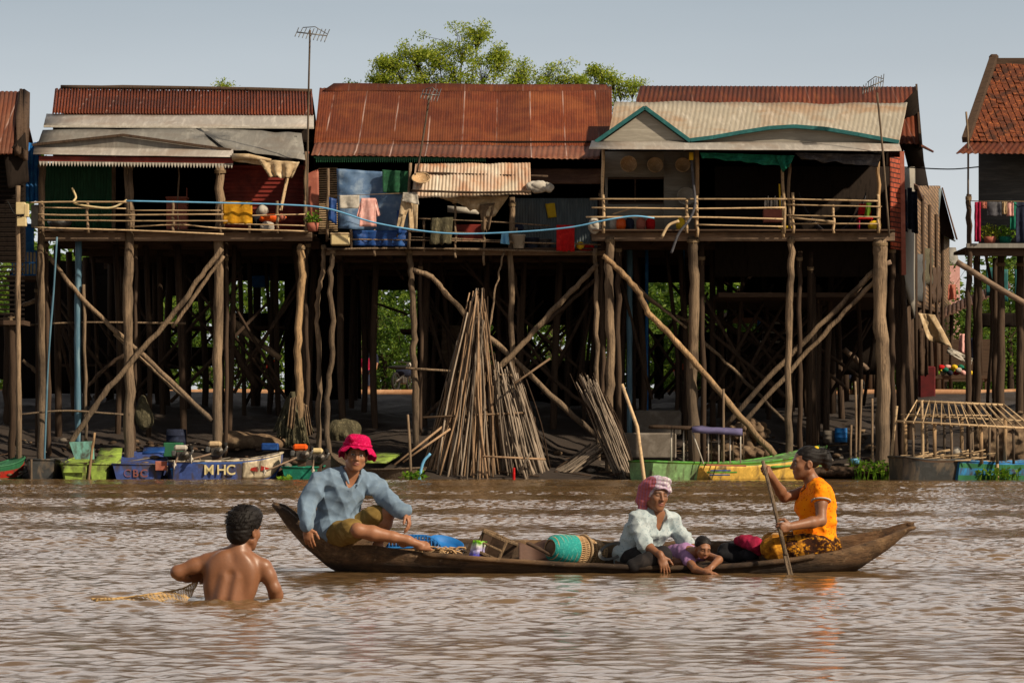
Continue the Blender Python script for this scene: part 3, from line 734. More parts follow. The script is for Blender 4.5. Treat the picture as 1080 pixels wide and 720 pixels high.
panel(h2, 'tin_fascia', 560, 178, 635, 194, 77.2, 'tin_brown', .008, 0, th=.02)
panel(h2, 'tin_wall', 541, 209, 630, 262, 77.4, 'tin_blue', .014, 30, th=.01)
slat = MB()
for i in range(30): slat.bar(P(336, 178 + i * 2.35, 77), P(356, 177.4 + i * 2.35, 77), .02, .035)
slat.build('bamboo_screen', M['bamboo'], h2)
MB().quad(P(323, 184, 76.4), P(336, 178, 76.4), P(337, 238, 76.4), P(325, 240, 76.4), 5, 8, th=.03).build('brown_screen', M['salmon'], h2)
for pts, w, m, Y, dn in [([(346, 178), (345, 255)], 4, 'post', Y2, 0), ([(341, 258), (339, 290), (335, 330), (337, 400), (336, 478)], 6, 'post', Y2, .5), ([(351, 262), (348, 300), (351, 360), (345, 430), (347, 488)], 7, 'post', Y2 - .3, .5),
                     ([(431, 262), (434, 300), (436, 350), (437, 400), (439, 470)], 8, 'post', Y2, .5), ([(444, 268), (443, 440)], 5, 'post_dark', Y2 + .9, .5), ([(540, 208), (539, 300), (541, 400), (540, 480)], 7.5, 'post', Y2, .5),
                     ([(538, 265), (547, 330), (543, 470)], 4, 'post_dark', Y2 + .9, .5), ([(628, 262), (629, 330), (630, 400), (631, 490)], 6, 'post', Y2 - .4, .5), ([(634, 200), (634, 270), (636, 380), (635, 470)], 6, 'post_dark', Y2 + .5, .5), ([(433, 172), (431, 262)], 4, 'post', Y2 - .4, 0)]:
    pole(h2, 'stilt', pts, Y, w, m, .035, .85, dn)
for pts, w, m, Y in [([(436, 285), (455, 292), (473, 312), (497, 338), (530, 368), (590, 425), (637, 467)], 7, 'post', (Y2 - .3, Y2 + .2)), ([(630, 278), (608, 302), (580, 330), (552, 362), (524, 390)], 7, 'post', (Y2 - .4, Y2 - .5)),
                     ([(632, 290), (600, 320), (560, 352)], 5, 'post_dark', (77, 77)), ([(428, 388), (470, 391), (540, 396)], 3.2, 'post', (Y2 - .3, Y2 - .3)), ([(546, 365), (590, 405), (634, 440)], 5, 'post_dark', (78, 78)),
                     ([(448, 440), (480, 410), (510, 390)], 5, 'post_dark', (78, 78)), ([(392, 318), (430, 332)], 3, 'post', (86, 86)), ([(532, 265), (522, 310), (514, 365)], 2.6, 'post', (Y2 - .2, Y2 - .5))]:
    pole(h2, 'brace', pts, Y, w, m, .03, .85)
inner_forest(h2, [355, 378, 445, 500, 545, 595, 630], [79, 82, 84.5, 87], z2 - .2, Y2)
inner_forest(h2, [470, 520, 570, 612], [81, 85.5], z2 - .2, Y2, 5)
inner_braces(h2, 28, 445, 630, 79, 87, 2, 6)
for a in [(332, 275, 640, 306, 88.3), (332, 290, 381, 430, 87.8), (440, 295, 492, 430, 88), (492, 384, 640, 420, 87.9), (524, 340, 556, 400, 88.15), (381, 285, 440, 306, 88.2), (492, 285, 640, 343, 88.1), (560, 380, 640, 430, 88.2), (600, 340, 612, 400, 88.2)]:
    panel(h2, 'shade_panel', *a[:4], a[4], 'inner')  # dark sheets in place of shade below the middle floor
MB().box((P(470, 0, 84).x, 84, P(0, 350, 84).z), (2.6, 2.5, .08)).build('lower_platform', M['plank'], h2)
panel(h2, 'sack_screen', 466, 343, 510, 395, 82.6, 'sack', warp=.15)
rails(h2, [((346, 252), (480, 254), (634, 258), 2.0), ((345, 263), (440, 262), (634, 266), 3.0), ((430, 230), (520, 234), (580, 238), 2.0), ((430, 244), (500, 246), (545, 246), 2.0), ((433, 250), (540, 254), 1.8)], Y2 - .4, 'post')
for px, a, b in [(370, 242, 264), (395, 242, 270), (420, 245, 264), (447, 232, 266), (480, 216, 266), (510, 238, 280), (480, 262, 272), (545, 240, 264)]:
    pole(h2, 'railing_post', [(px, a), (px + .5, b)], Y2 - .33, 2.6, 'post')

# ================= right house (teal trimmed gable)
Y3 = 74.5
h3 = thing('stilt_house', 'stilt house with teal-trimmed gables, beige sheet roof and long bamboo railing', 'house', (P(785, 490, Y3).x, 79, bank(79)), 'stilt houses along the river')
z3 = floor_slab(h3, 628, 940, 243, Y3, 88, 9)
room(h3, P(640, 0, 78).x, P(936, 0, 78).x, z3 + .02, 8.9, 78.0, 87.5)
sheet(h3, 'back_roof', (675, 91, 84), (966, 92, 84), (970, 152, 79), (660, 148, 79), 'rust_d', waves=60, amp=.016)
MB().quad(P(675, 91, 84.02), P(966, 92, 84.02), P(966, 92, 84.02) + Vector((0, 5, -3)), P(675, 91, 84.02) + Vector((0, 5, -3)), waves=60, amp=.016).build('back_roof', M['rust_d'], h3)
sheet(h3, 'roof', (648, 108, 79.6), (957, 109, 79.6), (948, 153, 75.6), (640, 151, 75.6), 'tin_beige', waves=62, amp=.006, nv=8, warp=.07)
# gables: grey boards with teal boards along the edge
G = [(628, 150), (680, 113.5), (728, 149)]
MB().prism([P(634, 150, 74.2), P(680, 117, 74.2), P(724, 150, 74.2)], (0, .05, 0)).build('gable_panel', M['wall_grey'], h3)
for a, b in zip(G, G[1:]): MB().bar(P(*a, 74.1), P(*b, 74.1), .12, .1).build('gable_trim', M['teal'], h3)
sheet(h3, 'gable_roof', (680, 111.5, 74.05), (682, 111, 79), (640, 146, 79), (627, 148, 74.05), 'tin_beige', warp=.02); sheet(h3, 'gable_roof', (680, 111.5, 74.05), (682, 111, 79), (722, 146, 79), (729, 148, 74.05), 'tin_beige', warp=.02)
curve = [(728, 148), (752, 145), (780, 140), (812, 135), (838, 133.5), (870, 136), (905, 142), (948, 150)]
MB().prism([P(x, y + 1, 74.25) for x, y in curve] + [P(948, 151.5, 74.25), P(728, 151.5, 74.25)], (0, .05, 0)).build('gable_panel', M['wall_grey'], h3)
for a, b in zip(curve, curve[1:]): MB().bar(P(*a, 74.1), P(*b, 74.1), .12, .1).build('gable_trim', M['teal'], h3)
MB().grid(lambda u, v: P(*[curve[min(int(u * 7), 6)][k] * (1 - (u * 7 - min(int(u * 7), 6))) + curve[min(int(u * 7), 6) + 1][k] * (u * 7 - min(int(u * 7), 6)) for k in (0, 1)], 74.05) + Vector((0, 3.2 * v, .02)), 28, 2, th=.01).build('gable_roof', M['tin_beige'], h3)
sheet(h3, 'eave_strip', (624, 149, 74.2), (948, 151, 74.2), (951, 159.5, 73.3), (621, 157.5, 73.3), 'tin', warp=.03, th=.015)
wl = MB(); Yw = 77.2   # front wall with a window opening
for x0, y0, x1, y1 in [(638, 160, 700, 188), (700, 160, 736, 243), (638, 214, 700, 243), (638, 188, 641, 214)]:
    wl.quad(P(x0, y0, Yw), P(x1, y0, Yw), P(x1, y1, Yw), P(x0, y1, Yw), th=.05)
wl.build('wall', M['wall_grey'], h3)
wf = MB(); wf.bar(P(641, 188, Yw - .04), P(700, 188, Yw - .04), .05, .06); wf.bar(P(641, 214, Yw - .04), P(700, 214, Yw - .04), .05, .06); wf.bar(P(670, 188, Yw - .03), P(670, 214, Yw - .03), .04, .05)
wf.build('window', M['plank'], h3)
for pts, w, m, Y, dn in [([(636, 158), (636, 245)], 3.6, 'bamboo', Y3 - .3, 0), ([(735, 158), (735, 250)], 5, 'post_pale', Y3 - .2, 0), ([(826, 168), (827, 246)], 4, 'bamboo', Y3 - .35, 0), ([(832, 165), (833, 243)], 4, 'post', Y3 - .1, 0), ([(926, 170), (927, 245)], 5, 'post_pale', Y3 - .1, 0),
                     ([(643, 250), (642, 300), (644, 370), (642, 440), (643, 502)], 11, 'post', Y3, .5), ([(653, 256), (652, 350), (655, 490)], 7, 'post_dark', Y3 + .9, .5), ([(731, 250), (732, 300), (730, 380), (732, 450)], 13, 'post', Y3, .8), ([(740, 256), (742, 450)], 7, 'post_dark', Y3 + 1, .5),
                     ([(835, 250), (834, 300), (831, 370), (832, 478)], 8.5, 'post', Y3, .5), ([(844, 265), (843, 360), (844, 470)], 6, 'post_dark', Y3 + .8, .5), ([(855, 266), (853, 470)], 7, 'post_dark', Y3 + 1.2, .5), ([(863, 300), (862, 440)], 5, 'post_dark', Y3 + 3, .5),
                     ([(928, 252), (928, 320), (931, 400), (930, 488)], 17, 'post', Y3, .5), ([(941, 256), (940, 360), (944, 480)], 8, 'post_dark', Y3 + .8, .5), ([(950, 250), (953, 350), (951, 470)], 7, 'post_dark', Y3 + 1.6, .5)]:
    pole(h3, 'stilt', pts, Y, w, m, .03, .9, dn)
pole(h3, 'blue_stilt', [(664, 262), (664, 420)], Y3 + 4, 6, 'blue_pipe', .003, down=1.5); pole(h3, 'blue_stilt', [(682, 262), (682, 410)], Y3 + 5, 3.6, 'blue_paint', .003, down=1.8); pole(h3, 'blue_stilt', [(721, 262), (721, 305)], Y3 + 5, 2.4, 'blue_paint', .003)
for pts, w, m, Y in [([(636, 270), (652, 284), (672, 306), (684, 330), (705, 352), (735, 385), (775, 432), (817, 480)], 7.5, 'post_pale', (Y3 - .35, Y3 - .3)), ([(924, 284), (880, 328), (830, 378), (764, 450)], 6.5, 'post', (Y3 + .3, Y3 + 1.2)), ([(926, 292), (884, 336), (836, 388), (776, 456)], 6, 'post', (Y3 + .1, Y3 + 1.0)),
                     ([(940, 276), (920, 288), (900, 310)], 6, 'beam', (Y3 + .5, Y3 + .6)), ([(660, 290), (690, 318), (724, 346)], 3, 'post', (Y3 + 2, Y3 + 2)), ([(738, 356), (780, 396), (828, 444)], 4, 'post', (Y3 + 2.4, Y3 + 2)), ([(752, 352), (800, 394), (830, 420)], 5, 'post_dark', (78, 78)),
                     ([(740, 325), (780, 352), (826, 378)], 7, 'post_dark', (82, 82)), ([(745, 430), (790, 388), (830, 345)], 5, 'post_dark', (80, 80)), ([(890, 368), (915, 390)], 7, 'beam', (82, 82)), ([(660, 300), (700, 326), (728, 340)], 3.5, 'post', (79, 79))]:
    pole(h3, 'brace', pts, Y, w, m, .03, .9)
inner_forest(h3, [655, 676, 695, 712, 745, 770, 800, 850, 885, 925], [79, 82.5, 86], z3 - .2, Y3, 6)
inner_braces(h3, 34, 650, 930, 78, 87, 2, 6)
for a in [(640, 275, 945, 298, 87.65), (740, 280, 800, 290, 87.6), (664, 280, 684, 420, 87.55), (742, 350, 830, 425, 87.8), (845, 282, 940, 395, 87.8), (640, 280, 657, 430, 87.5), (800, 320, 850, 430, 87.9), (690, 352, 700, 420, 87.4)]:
    panel(h3, 'shade_panel', *a[:4], a[4], 'inner')  # dark sheets added as shade between the stilts
st_ = MB()
for i in range(8): st_.bar(P(802, 290 + i * 10, 85.5 + i * .02), P(834, 291 + i * 10, 85.5 + i * .02), .25, .05)
st_.build('stair', M['white'], h3)
MB().tube([P(806, 285, 85.2), P(800, 345, 85)], .06, 6).build('stair_rail', M['blue_paint'], h3)
rails(h3, [((622, 210), (735, 210), (830, 210), 2.4), ((830, 210), (926, 212), 2.4), ((624, 219), (735, 220), (828, 219), 2.2), ((830, 216), (930, 218), 2.0), ((618, 229), (730, 229), (826, 231), 2.4), ((826, 227), (928, 229), 2.2), ((736, 237), (826, 239), 2.0), ((832, 236), (926, 236), 2.0), ((836, 230), (880, 234), 3)], Y3 - .4)
for px, a, b in [(636, 205, 246), (724, 210, 246), (735, 206, 250), (826, 206, 250), (836, 203, 246), (879, 216, 246), (926, 205, 246)]:
    pole(h3, 'railing_post', [(px, a), (px + .5, b)], Y3 - .33, 3, 'bamboo')
MB().quad(P(938, 166, 74.9), P(950, 166, 75.6), P(951, 264, 75.6), P(939, 262, 74.9), 3, 8, th=.04).build('side_panel', M['brick'], h3)
MB().bar(P(951, 160, 75.5), P(953, 290, 75.5), .12, .12).build('corner_post', M['salmon'], h3)

# ================= buildings along the alley, stepping back to the right
def alley_house(label, pa, Ya, pb, Yb, ytop, ybot_a, ybot_b, wall, roofm, roofpts, seed, up=(-3.6, 0, 2.0)):
    random.seed(seed)
    a = P(pa, ytop, Ya); b = P(pb, ytop, Yb); zb = P(pa, ybot_a, Ya).z; zc = P(pb, ybot_b, Yb).z
    h = thing('stilt_house', label, 'house', (a.x - 2, (Ya + Yb) / 2, bank(Ya)), 'houses along the alley')
    A = Vector((a.x, Ya, a.z)); B = Vector((b.x, Yb, b.z))
    MB().quad(A, B, Vector((B.x, B.y, zc)), Vector((A.x, A.y, zb)), 10, 10, th=.06, warp=.03).build('wall', M[wall], h)
    L = Vector((-5, 0, 0))
    MB().quad(A + L, A, Vector((A.x, A.y, zb)), Vector((A.x, A.y, zb)) + L, 2, 2, th=.06).build('wall', M['inner'], h)
    MB().quad(B + L, B, Vector((B.x, B.y, zc)), Vector((B.x, B.y, zc)) + L, 2, 2, th=.06).build('wall', M['inner'], h)
    MB().box((A.x - 2.4, (Ya + Yb) / 2, (zb + zc) / 2 - .1), (5, Yb - Ya, .12)).build('floor', M['plank'], h)
    for k in range(4):
        q = A.lerp(B, k / 3); zz = zb + (zc - zb) * k / 3
        MB().tube([(q.x - .1, q.y, zz + .1), (q.x + rn(-.1, .1), q.y, bank(q.y) - .3)], [.13, .14], 7, rough=.08).build('stilt', M['post_dark'], h)
        MB().tube([(q.x - 2.4, q.y, zz + .1), (q.x - 2.4 + rn(-.1, .1), q.y, bank(q.y) - .3)], [.12, .13], 7, rough=.08).build('stilt', M['post_dark'], h)
    r = [P(*p) for p in roofpts]   # eave front, eave back, then the ridge line 4 m to the left
    up = Vector(up)
    MB().quad(r[0], r[1], r[1] + up, r[0] + up, 6, 4, th=.03, waves=40, amp=.02).build('roof', M[roofm], h)
    MB().quad(r[0] + up, r[1] + up, r[1] + up + Vector((up.x, 0, -up.z)), r[0] + up + Vector((up.x, 0, -up.z)), 6, 4, th=.03, waves=40, amp=.02).build('roof', M[roofm], h)
    return h
alley_house('first alley house behind the teal gable house, grey lattice side wall', 950, 76.5, 963, 84, 176, 292, 335, 'wall_grey', 'rust_d', [(968, 152, 80.5), (985, 160, 86)], 41, (-1.6, 0, .9))
ah = alley_house('second alley house with tall woven palm side wall', 961, 84.5, 990, 98, 196, 322, 330, 'mat_wall', 'tin_brown', [(968, 196, 83), (985, 236, 99)], 42)
for k, (u0, u1, y0, y1, m_) in enumerate(((.05, .35, 268, 318, 'wall_slate'), (.3, .62, 262, 300, 'net'), (.62, .95, 282, 318, 'plank'))):
    qa, qb = Vector((P(961, 0, 84.5).x, 84.5, 0)), Vector((P(990, 0, 98).x, 98, 0)); a_, b_ = qa.lerp(qb, u0), qa.lerp(qb, u1); o_ = Vector((.09, -.02, 0))
    A_ = Vector((a_.x, a_.y, P(0, y0, a_.y).z)) + o_; B_ = Vector((b_.x, b_.y, P(0, y0, b_.y).z)) + o_; C_ = Vector((b_.x, b_.y, P(0, y1, b_.y).z)) + o_; D_ = Vector((a_.x, a_.y, P(0, y1, a_.y).z)) + o_
    MB().quad(A_, B_, C_, D_, 8, 6, th=.03, warp=.08, rag=.1).build('wall_patch', M[m_], ah)
for u in (.0, .25, .5, .75, 1.0):
    qa, qb = Vector((P(961, 0, 84.5).x + .12, 84.5, 0)), Vector((P(990, 0, 98).x + .12, 98, 0)); a_ = qa.lerp(qb, u); MB().tube([(a_.x, a_.y, P(0, 196 + 40 * u, a_.y).z), (a_.x + .03, a_.y, bank(a_.y) - .3)], .06, 6, rough=.1).build('wall_post', M['post_dark'], ah)
ah3 = alley_house('third alley house with blue-grey tin roof and woven wall', 985, 99, 1000, 112, 238, 322, 326, 'mat_wall', 'tin_blue', [(985, 243, 98), (1008, 254, 114)], 43)
MB().prism([P(977, 238, 97.6), P(993, 199, 97.6), P(1007, 252, 97.6), P(1003, 252, 97.6)], (0, .08, 0)).build('gable_panel', M['inner'], ah3)
MB().quad(P(977, 199, 97), P(993, 199, 97), P(988, 246, 97), P(979, 246, 97), 4, 4, th=.05).build('gable_sheet', M['tin_blue'], ah3)
MB().quad(P(993, 198, 97.2), P(993, 198, 113), P(1009, 253, 113), P(1008, 252, 97.2), 4, 4, th=.05).build('roof', M['tin_brown'], ah3)
MB().bar(P(966.5, 92, 84), P(970.5, 152, 79), .06, .2).build('roof_verge', M['plank'], h3)
MB().quad(P(966, 96, 83.9), P(962, 96, 89), P(960, 158, 89), P(969, 156, 79.2), 2, 2, th=.05).build('gable_end', M['inner'], h3)
MB().quad(P(956, 192, 84), P(980, 240, 98), P(987, 238, 98), P(969, 140, 83.5), 4, 2, th=.08).build('eave', M['inner'], ah)
MB().quad(P(946, 120, 80.5), P(958, 178, 84), P(975, 176, 84), P(968, 96, 80.5), 3, 2, th=.08).build('eave', M['inner'], h3)
random.seed(9)
hx = thing('market_shed', 'small shed with faded pink striped wall at the far end of the alley', 'shed', (P(1003, 400, 118).x, 118, bank(118)))
MB().box((P(1001, 0, 118).x, 118.5, 6.8), (.9, 1, 3.2)).build('wall', M['pink_cloth'], hx)
MB().quad(P(988, 262, 117.5), P(1008, 262, 117.5), P(1012, 280, 116.5), P(990, 280, 116.5), 3, 3, th=.05).build('roof', M['tin_dull'], hx)
for dx in (-.4, .4): MB().tube([(P(1001, 0, 118).x + dx, 118.5, 5.3), (P(1001, 0, 118).x + dx, 118.5, 2.3)], .07).build('post', M['post_dark'], hx)

# ================= tiled house at the right edge
Y4 = 74
h4 = thing('stilt_house', 'tall house with orange clay tile roof at the right edge of the picture', 'house', (P(1090, 480, Y4).x, 77, bank(77)), 'stilt houses along the river')
z4 = P(0, 259, Y4).z
x0, x1 = P(1022, 0, Y4).x, P(1200, 0, Y4).x
MB().box(((x0 + x1) / 2, 75.2, z4 - .04), (x1 - x0, 2.8, .08)).build('floor', M['plank'], h4)
MB().bar((x0 - .1, Y4 - .2, z4 - .02), (x1, Y4 - .2, z4 - .02), .1, .12).build('cross_beam', M['tin_dull'], h4); MB().bar((x0 - .1, Y4, P(0, 266, Y4).z), (x1, Y4, P(0, 266, Y4).z), .15, .2).build('cross_beam', M['plank'], h4)
MB().quad(P(1032, 160, Y4 + 1.2), P(1200, 160, Y4 + 1.2), P(1200, 258, Y4 + 1.2), P(1032, 258, Y4 + 1.2), 4, 4, th=.08).build('wall', M['wall_slate'], h4)
MB().quad(P(1032, 160, Y4 + 1.3), P(1032, 160, 82), P(1032, 258, 82), P(1032, 258, Y4 + 1.3), 4, 4, th=.08).build('wall', M['wall_slate'], h4)
tl = MB(); R0 = P(1020, 148, Y4 + .2); R1 = P(1050, 66, Y4 + 4.0); Rr = P(1200, 66, Y4 + 4.0)
rows = 19
for i in range(rows):
    v = i / rows; p = R0.lerp(R1, v); xe = x1 + 1; nn = int((xe - p.x) / .17)
    for k in range(nn):
        x = p.x + k * .17 + (i % 2) * .085
        tl.box((x + .08, p.y + .05, p.z + .03 + rn(-.012, .012)), (.155, .3, .03), Matrix.Rotation(math.radians(33 + rn(-9, 9)), 3, 'X') @ Matrix.Rotation(rn(-.12, .12), 3, 'Z'), bev=.01)
tilem = mat('clay roof tiles', (150, 78, 40), (86, 44, 28), (190, 108, 56), 9, (1, 1, 1), .85, .5, stain=(44, 30, 24), stain_scale=2.2, stain_amt=.85)
tl.build('roof_tiles', tilem, h4)
MB().quad(R0 + Vector((0, 0, -.06)), Vector((x1 + 1, R0.y, R0.z - .06)), Vector((x1 + 1, R1.y, R1.z - .06)), R1 + Vector((0, 0, -.06)), th=.05).build('roof', M['inner'], h4)
MB().bar(R0 + Vector((-.05, -.1, 0)), R1 + Vector((-.05, 0, .12)), .2, .16).build('roof_verge', M['plank'], h4); MB().bar(R1, Rr + Vector((1, 0, 0)), .2, .22).build('ridge_cap', M['plank'], h4)
MB().box(R1 + Vector((-.05, 0, .12)), (.25, .2, .2), bev=.05).build('ridge_finial', M['plank'], h4)
sheet(h4, 'eave_strip', (1022, 149, Y4 + .3), (1200, 149, Y4 + .3), (1200, 163, Y4 - .9), (1008, 162, Y4 - .9), 'rust_d', waves=30, amp=.014)
for pts, w, Y in [([(1022, 205), (1022, 258), (1021, 340), (1022, 445)], 7, Y4 - .1), ([(1031, 262), (1033, 330), (1031, 440)], 7, Y4 + .6), ([(1040, 264), (1046, 330), (1042, 440)], 4, Y4 + 2), ([(1056, 264), (1055, 440)], 10, Y4 + 1), ([(1076, 264), (1075, 440)], 9, Y4 + 1.4), ([(1100, 264), (1102, 440)], 10, Y4), ([(1140, 264), (1142, 440)], 10, Y4)]:
    pole(h4, 'stilt', pts, Y, w, 'post_dark', .03, .9, 1.2)
for Y in (78, 81.5):
    for px in (1030, 1050, 1080, 1110, 1150): pole(h4, 'inner_stilt', [(px, 272), (px + rn(-3, 3), 440)], Y, 7, 'post_dark', .03, .9, 1)
pole(h4, 'brace', [(1009, 276), (1050, 302), (1085, 322)], Y4 - .3, 7, 'beam', .01)
for px in (1052, 1070): panel(h4, 'green_shutter', px, 284, px + 11, 318, 80, 'teal')
panel(h4, 'green_shutter', 1040, 282, 1048, 312, 80.5, 'teal')
for a in [(1028, 330, 1200, 345, 83), (1085, 282, 1200, 420, 83), (1046, 345, 1056, 420, 83)]: panel(h4, 'shade_panel', *a[:4], a[4], 'inner')  # shade below the tiled house, made as dark sheets

# ================= dark house cut by the left edge
Y5 = 75
h5 = thing('stilt_house', 'dark house with brown metal roof cut off by the left edge', 'house', (P(-40, 480, Y5).x, 79, bank(79)), 'stilt houses along the river')
xl = P(-160, 0, Y5).x; xr = P(27, 0, Y5).x
MB().box(((xl + xr) / 2 - .05, 75.4, 7.2), (xr - xl - .1, .4, 2.9)).build('wall', M['inner'], h5)
lv = MB()
for i in range(34): lv.bar((xl, 75.12, 4.2 + i * .125), (xr - .05, 75.12, 4.2 + i * .125), .03, .05)
lv.build('louvre_wall', M['inner'], h5)
MB().quad(P(-160, 97, Y5 + 3.4), P(22, 98, Y5 + 3.4), P(12, 163, Y5 - .5), P(-160, 163, Y5 - .5), 4, 4, th=.04, waves=40, amp=.015).build('roof', M['rust_c'], h5)
MB().quad(P(-160, 97, Y5 + 3.4), P(22, 98, Y5 + 3.4), P(22, 98, Y5 + 3.4) + Vector((0, 4, -2.4)), P(-160, 97, Y5 + 3.4) + Vector((0, 4, -2.4)), 4, 4, th=.04, waves=40, amp=.015).build('roof', M['rust_c'], h5)
MB().quad(P(13, 160, Y5 - .4), P(23, 97, Y5 + 3.3), P(27, 99, Y5 + 3.3), P(25, 170, Y5 - .4), 2, 10, th=.12, warp=.1).build('roof_verge', M['plank'], h5)
MB().quad(P(4, 165, Y5 - .3), P(26, 140, Y5), P(30, 192, Y5), P(8, 200, Y5 - .3), 4, 8, th=.06).build('eave_board', M['inner'], h5)
MB().box(((xl + xr) / 2 - .05, 75.5, 4.1), (xr - xl, 1.0, .12)).build('floor', M['plank'], h5)
for px, Y in [(-120, 75), (-80, 75), (-40, 75), (-8, 75), (12, 75.2), (-90, 80), (-50, 80), (-10, 80), (8, 80)]:
    pole(h5, 'stilt', [(px, 330), (px + rn(-3, 3), 400), (px, 480)], Y, 9, 'post_dark', .03, .9, .5)
for a in [(-160, 330, 24, 400, 83)]: panel(h5, 'shade_panel', *a[:4], a[4], 'inner')  # dark sheet added as shade below the left house
# narrow blue shack between it and the tin-roofed house
h6 = thing('blue_shack', 'narrow bright blue tarpaulin shack in the gap left of the tin-tiered house', 'shack', (P(30, 470, 77.4).x, 77.4, bank(77.4)))
Yb_ = 77.4
MB().quad(P(22, 152, Yb_), P(43, 150, Yb_), P(43, 212, Yb_ - .5), P(20, 214, Yb_ - .5), 8, 6, th=.02, warp=.1, waves=5, amp=.02).build('tarp_roof', M['blue_paint'], h6)
panel(h6, 'wall', 22, 236, 36, 266, Yb_ + .3, 'blue_paint'); panel(h6, 'cream_wall', 14, 266, 43, 292, Yb_ + .2, 'cream'); panel(h6, 'lattice_wall', 33, 216, 43, 240, Yb_ + .25, 'white')
br = MB()
for i in range(9): br.tube([P(13 + i * 3.6, 264, Yb_ - .4), P(13 + i * 3.6, 290, Yb_ - .4)], .018, 5)
for y in (265, 277, 290): br.tube([P(11, y, Yb_ - .4), P(43, y, Yb_ - .4)], .022, 5)
br.build('railing', M['blue_paint'], h6)
MB().box((P(28, 0, Yb_).x, Yb_ + .1, P(0, 294, Yb_).z), (.9, 1.2, .1)).build('floor', M['plank'], h6)
for px in (18, 40): pole(h6, 'stilt', [(px, 294), (px, 440)], Yb_, 6, 'post_dark', .02, 1, 1)
random.seed(17)
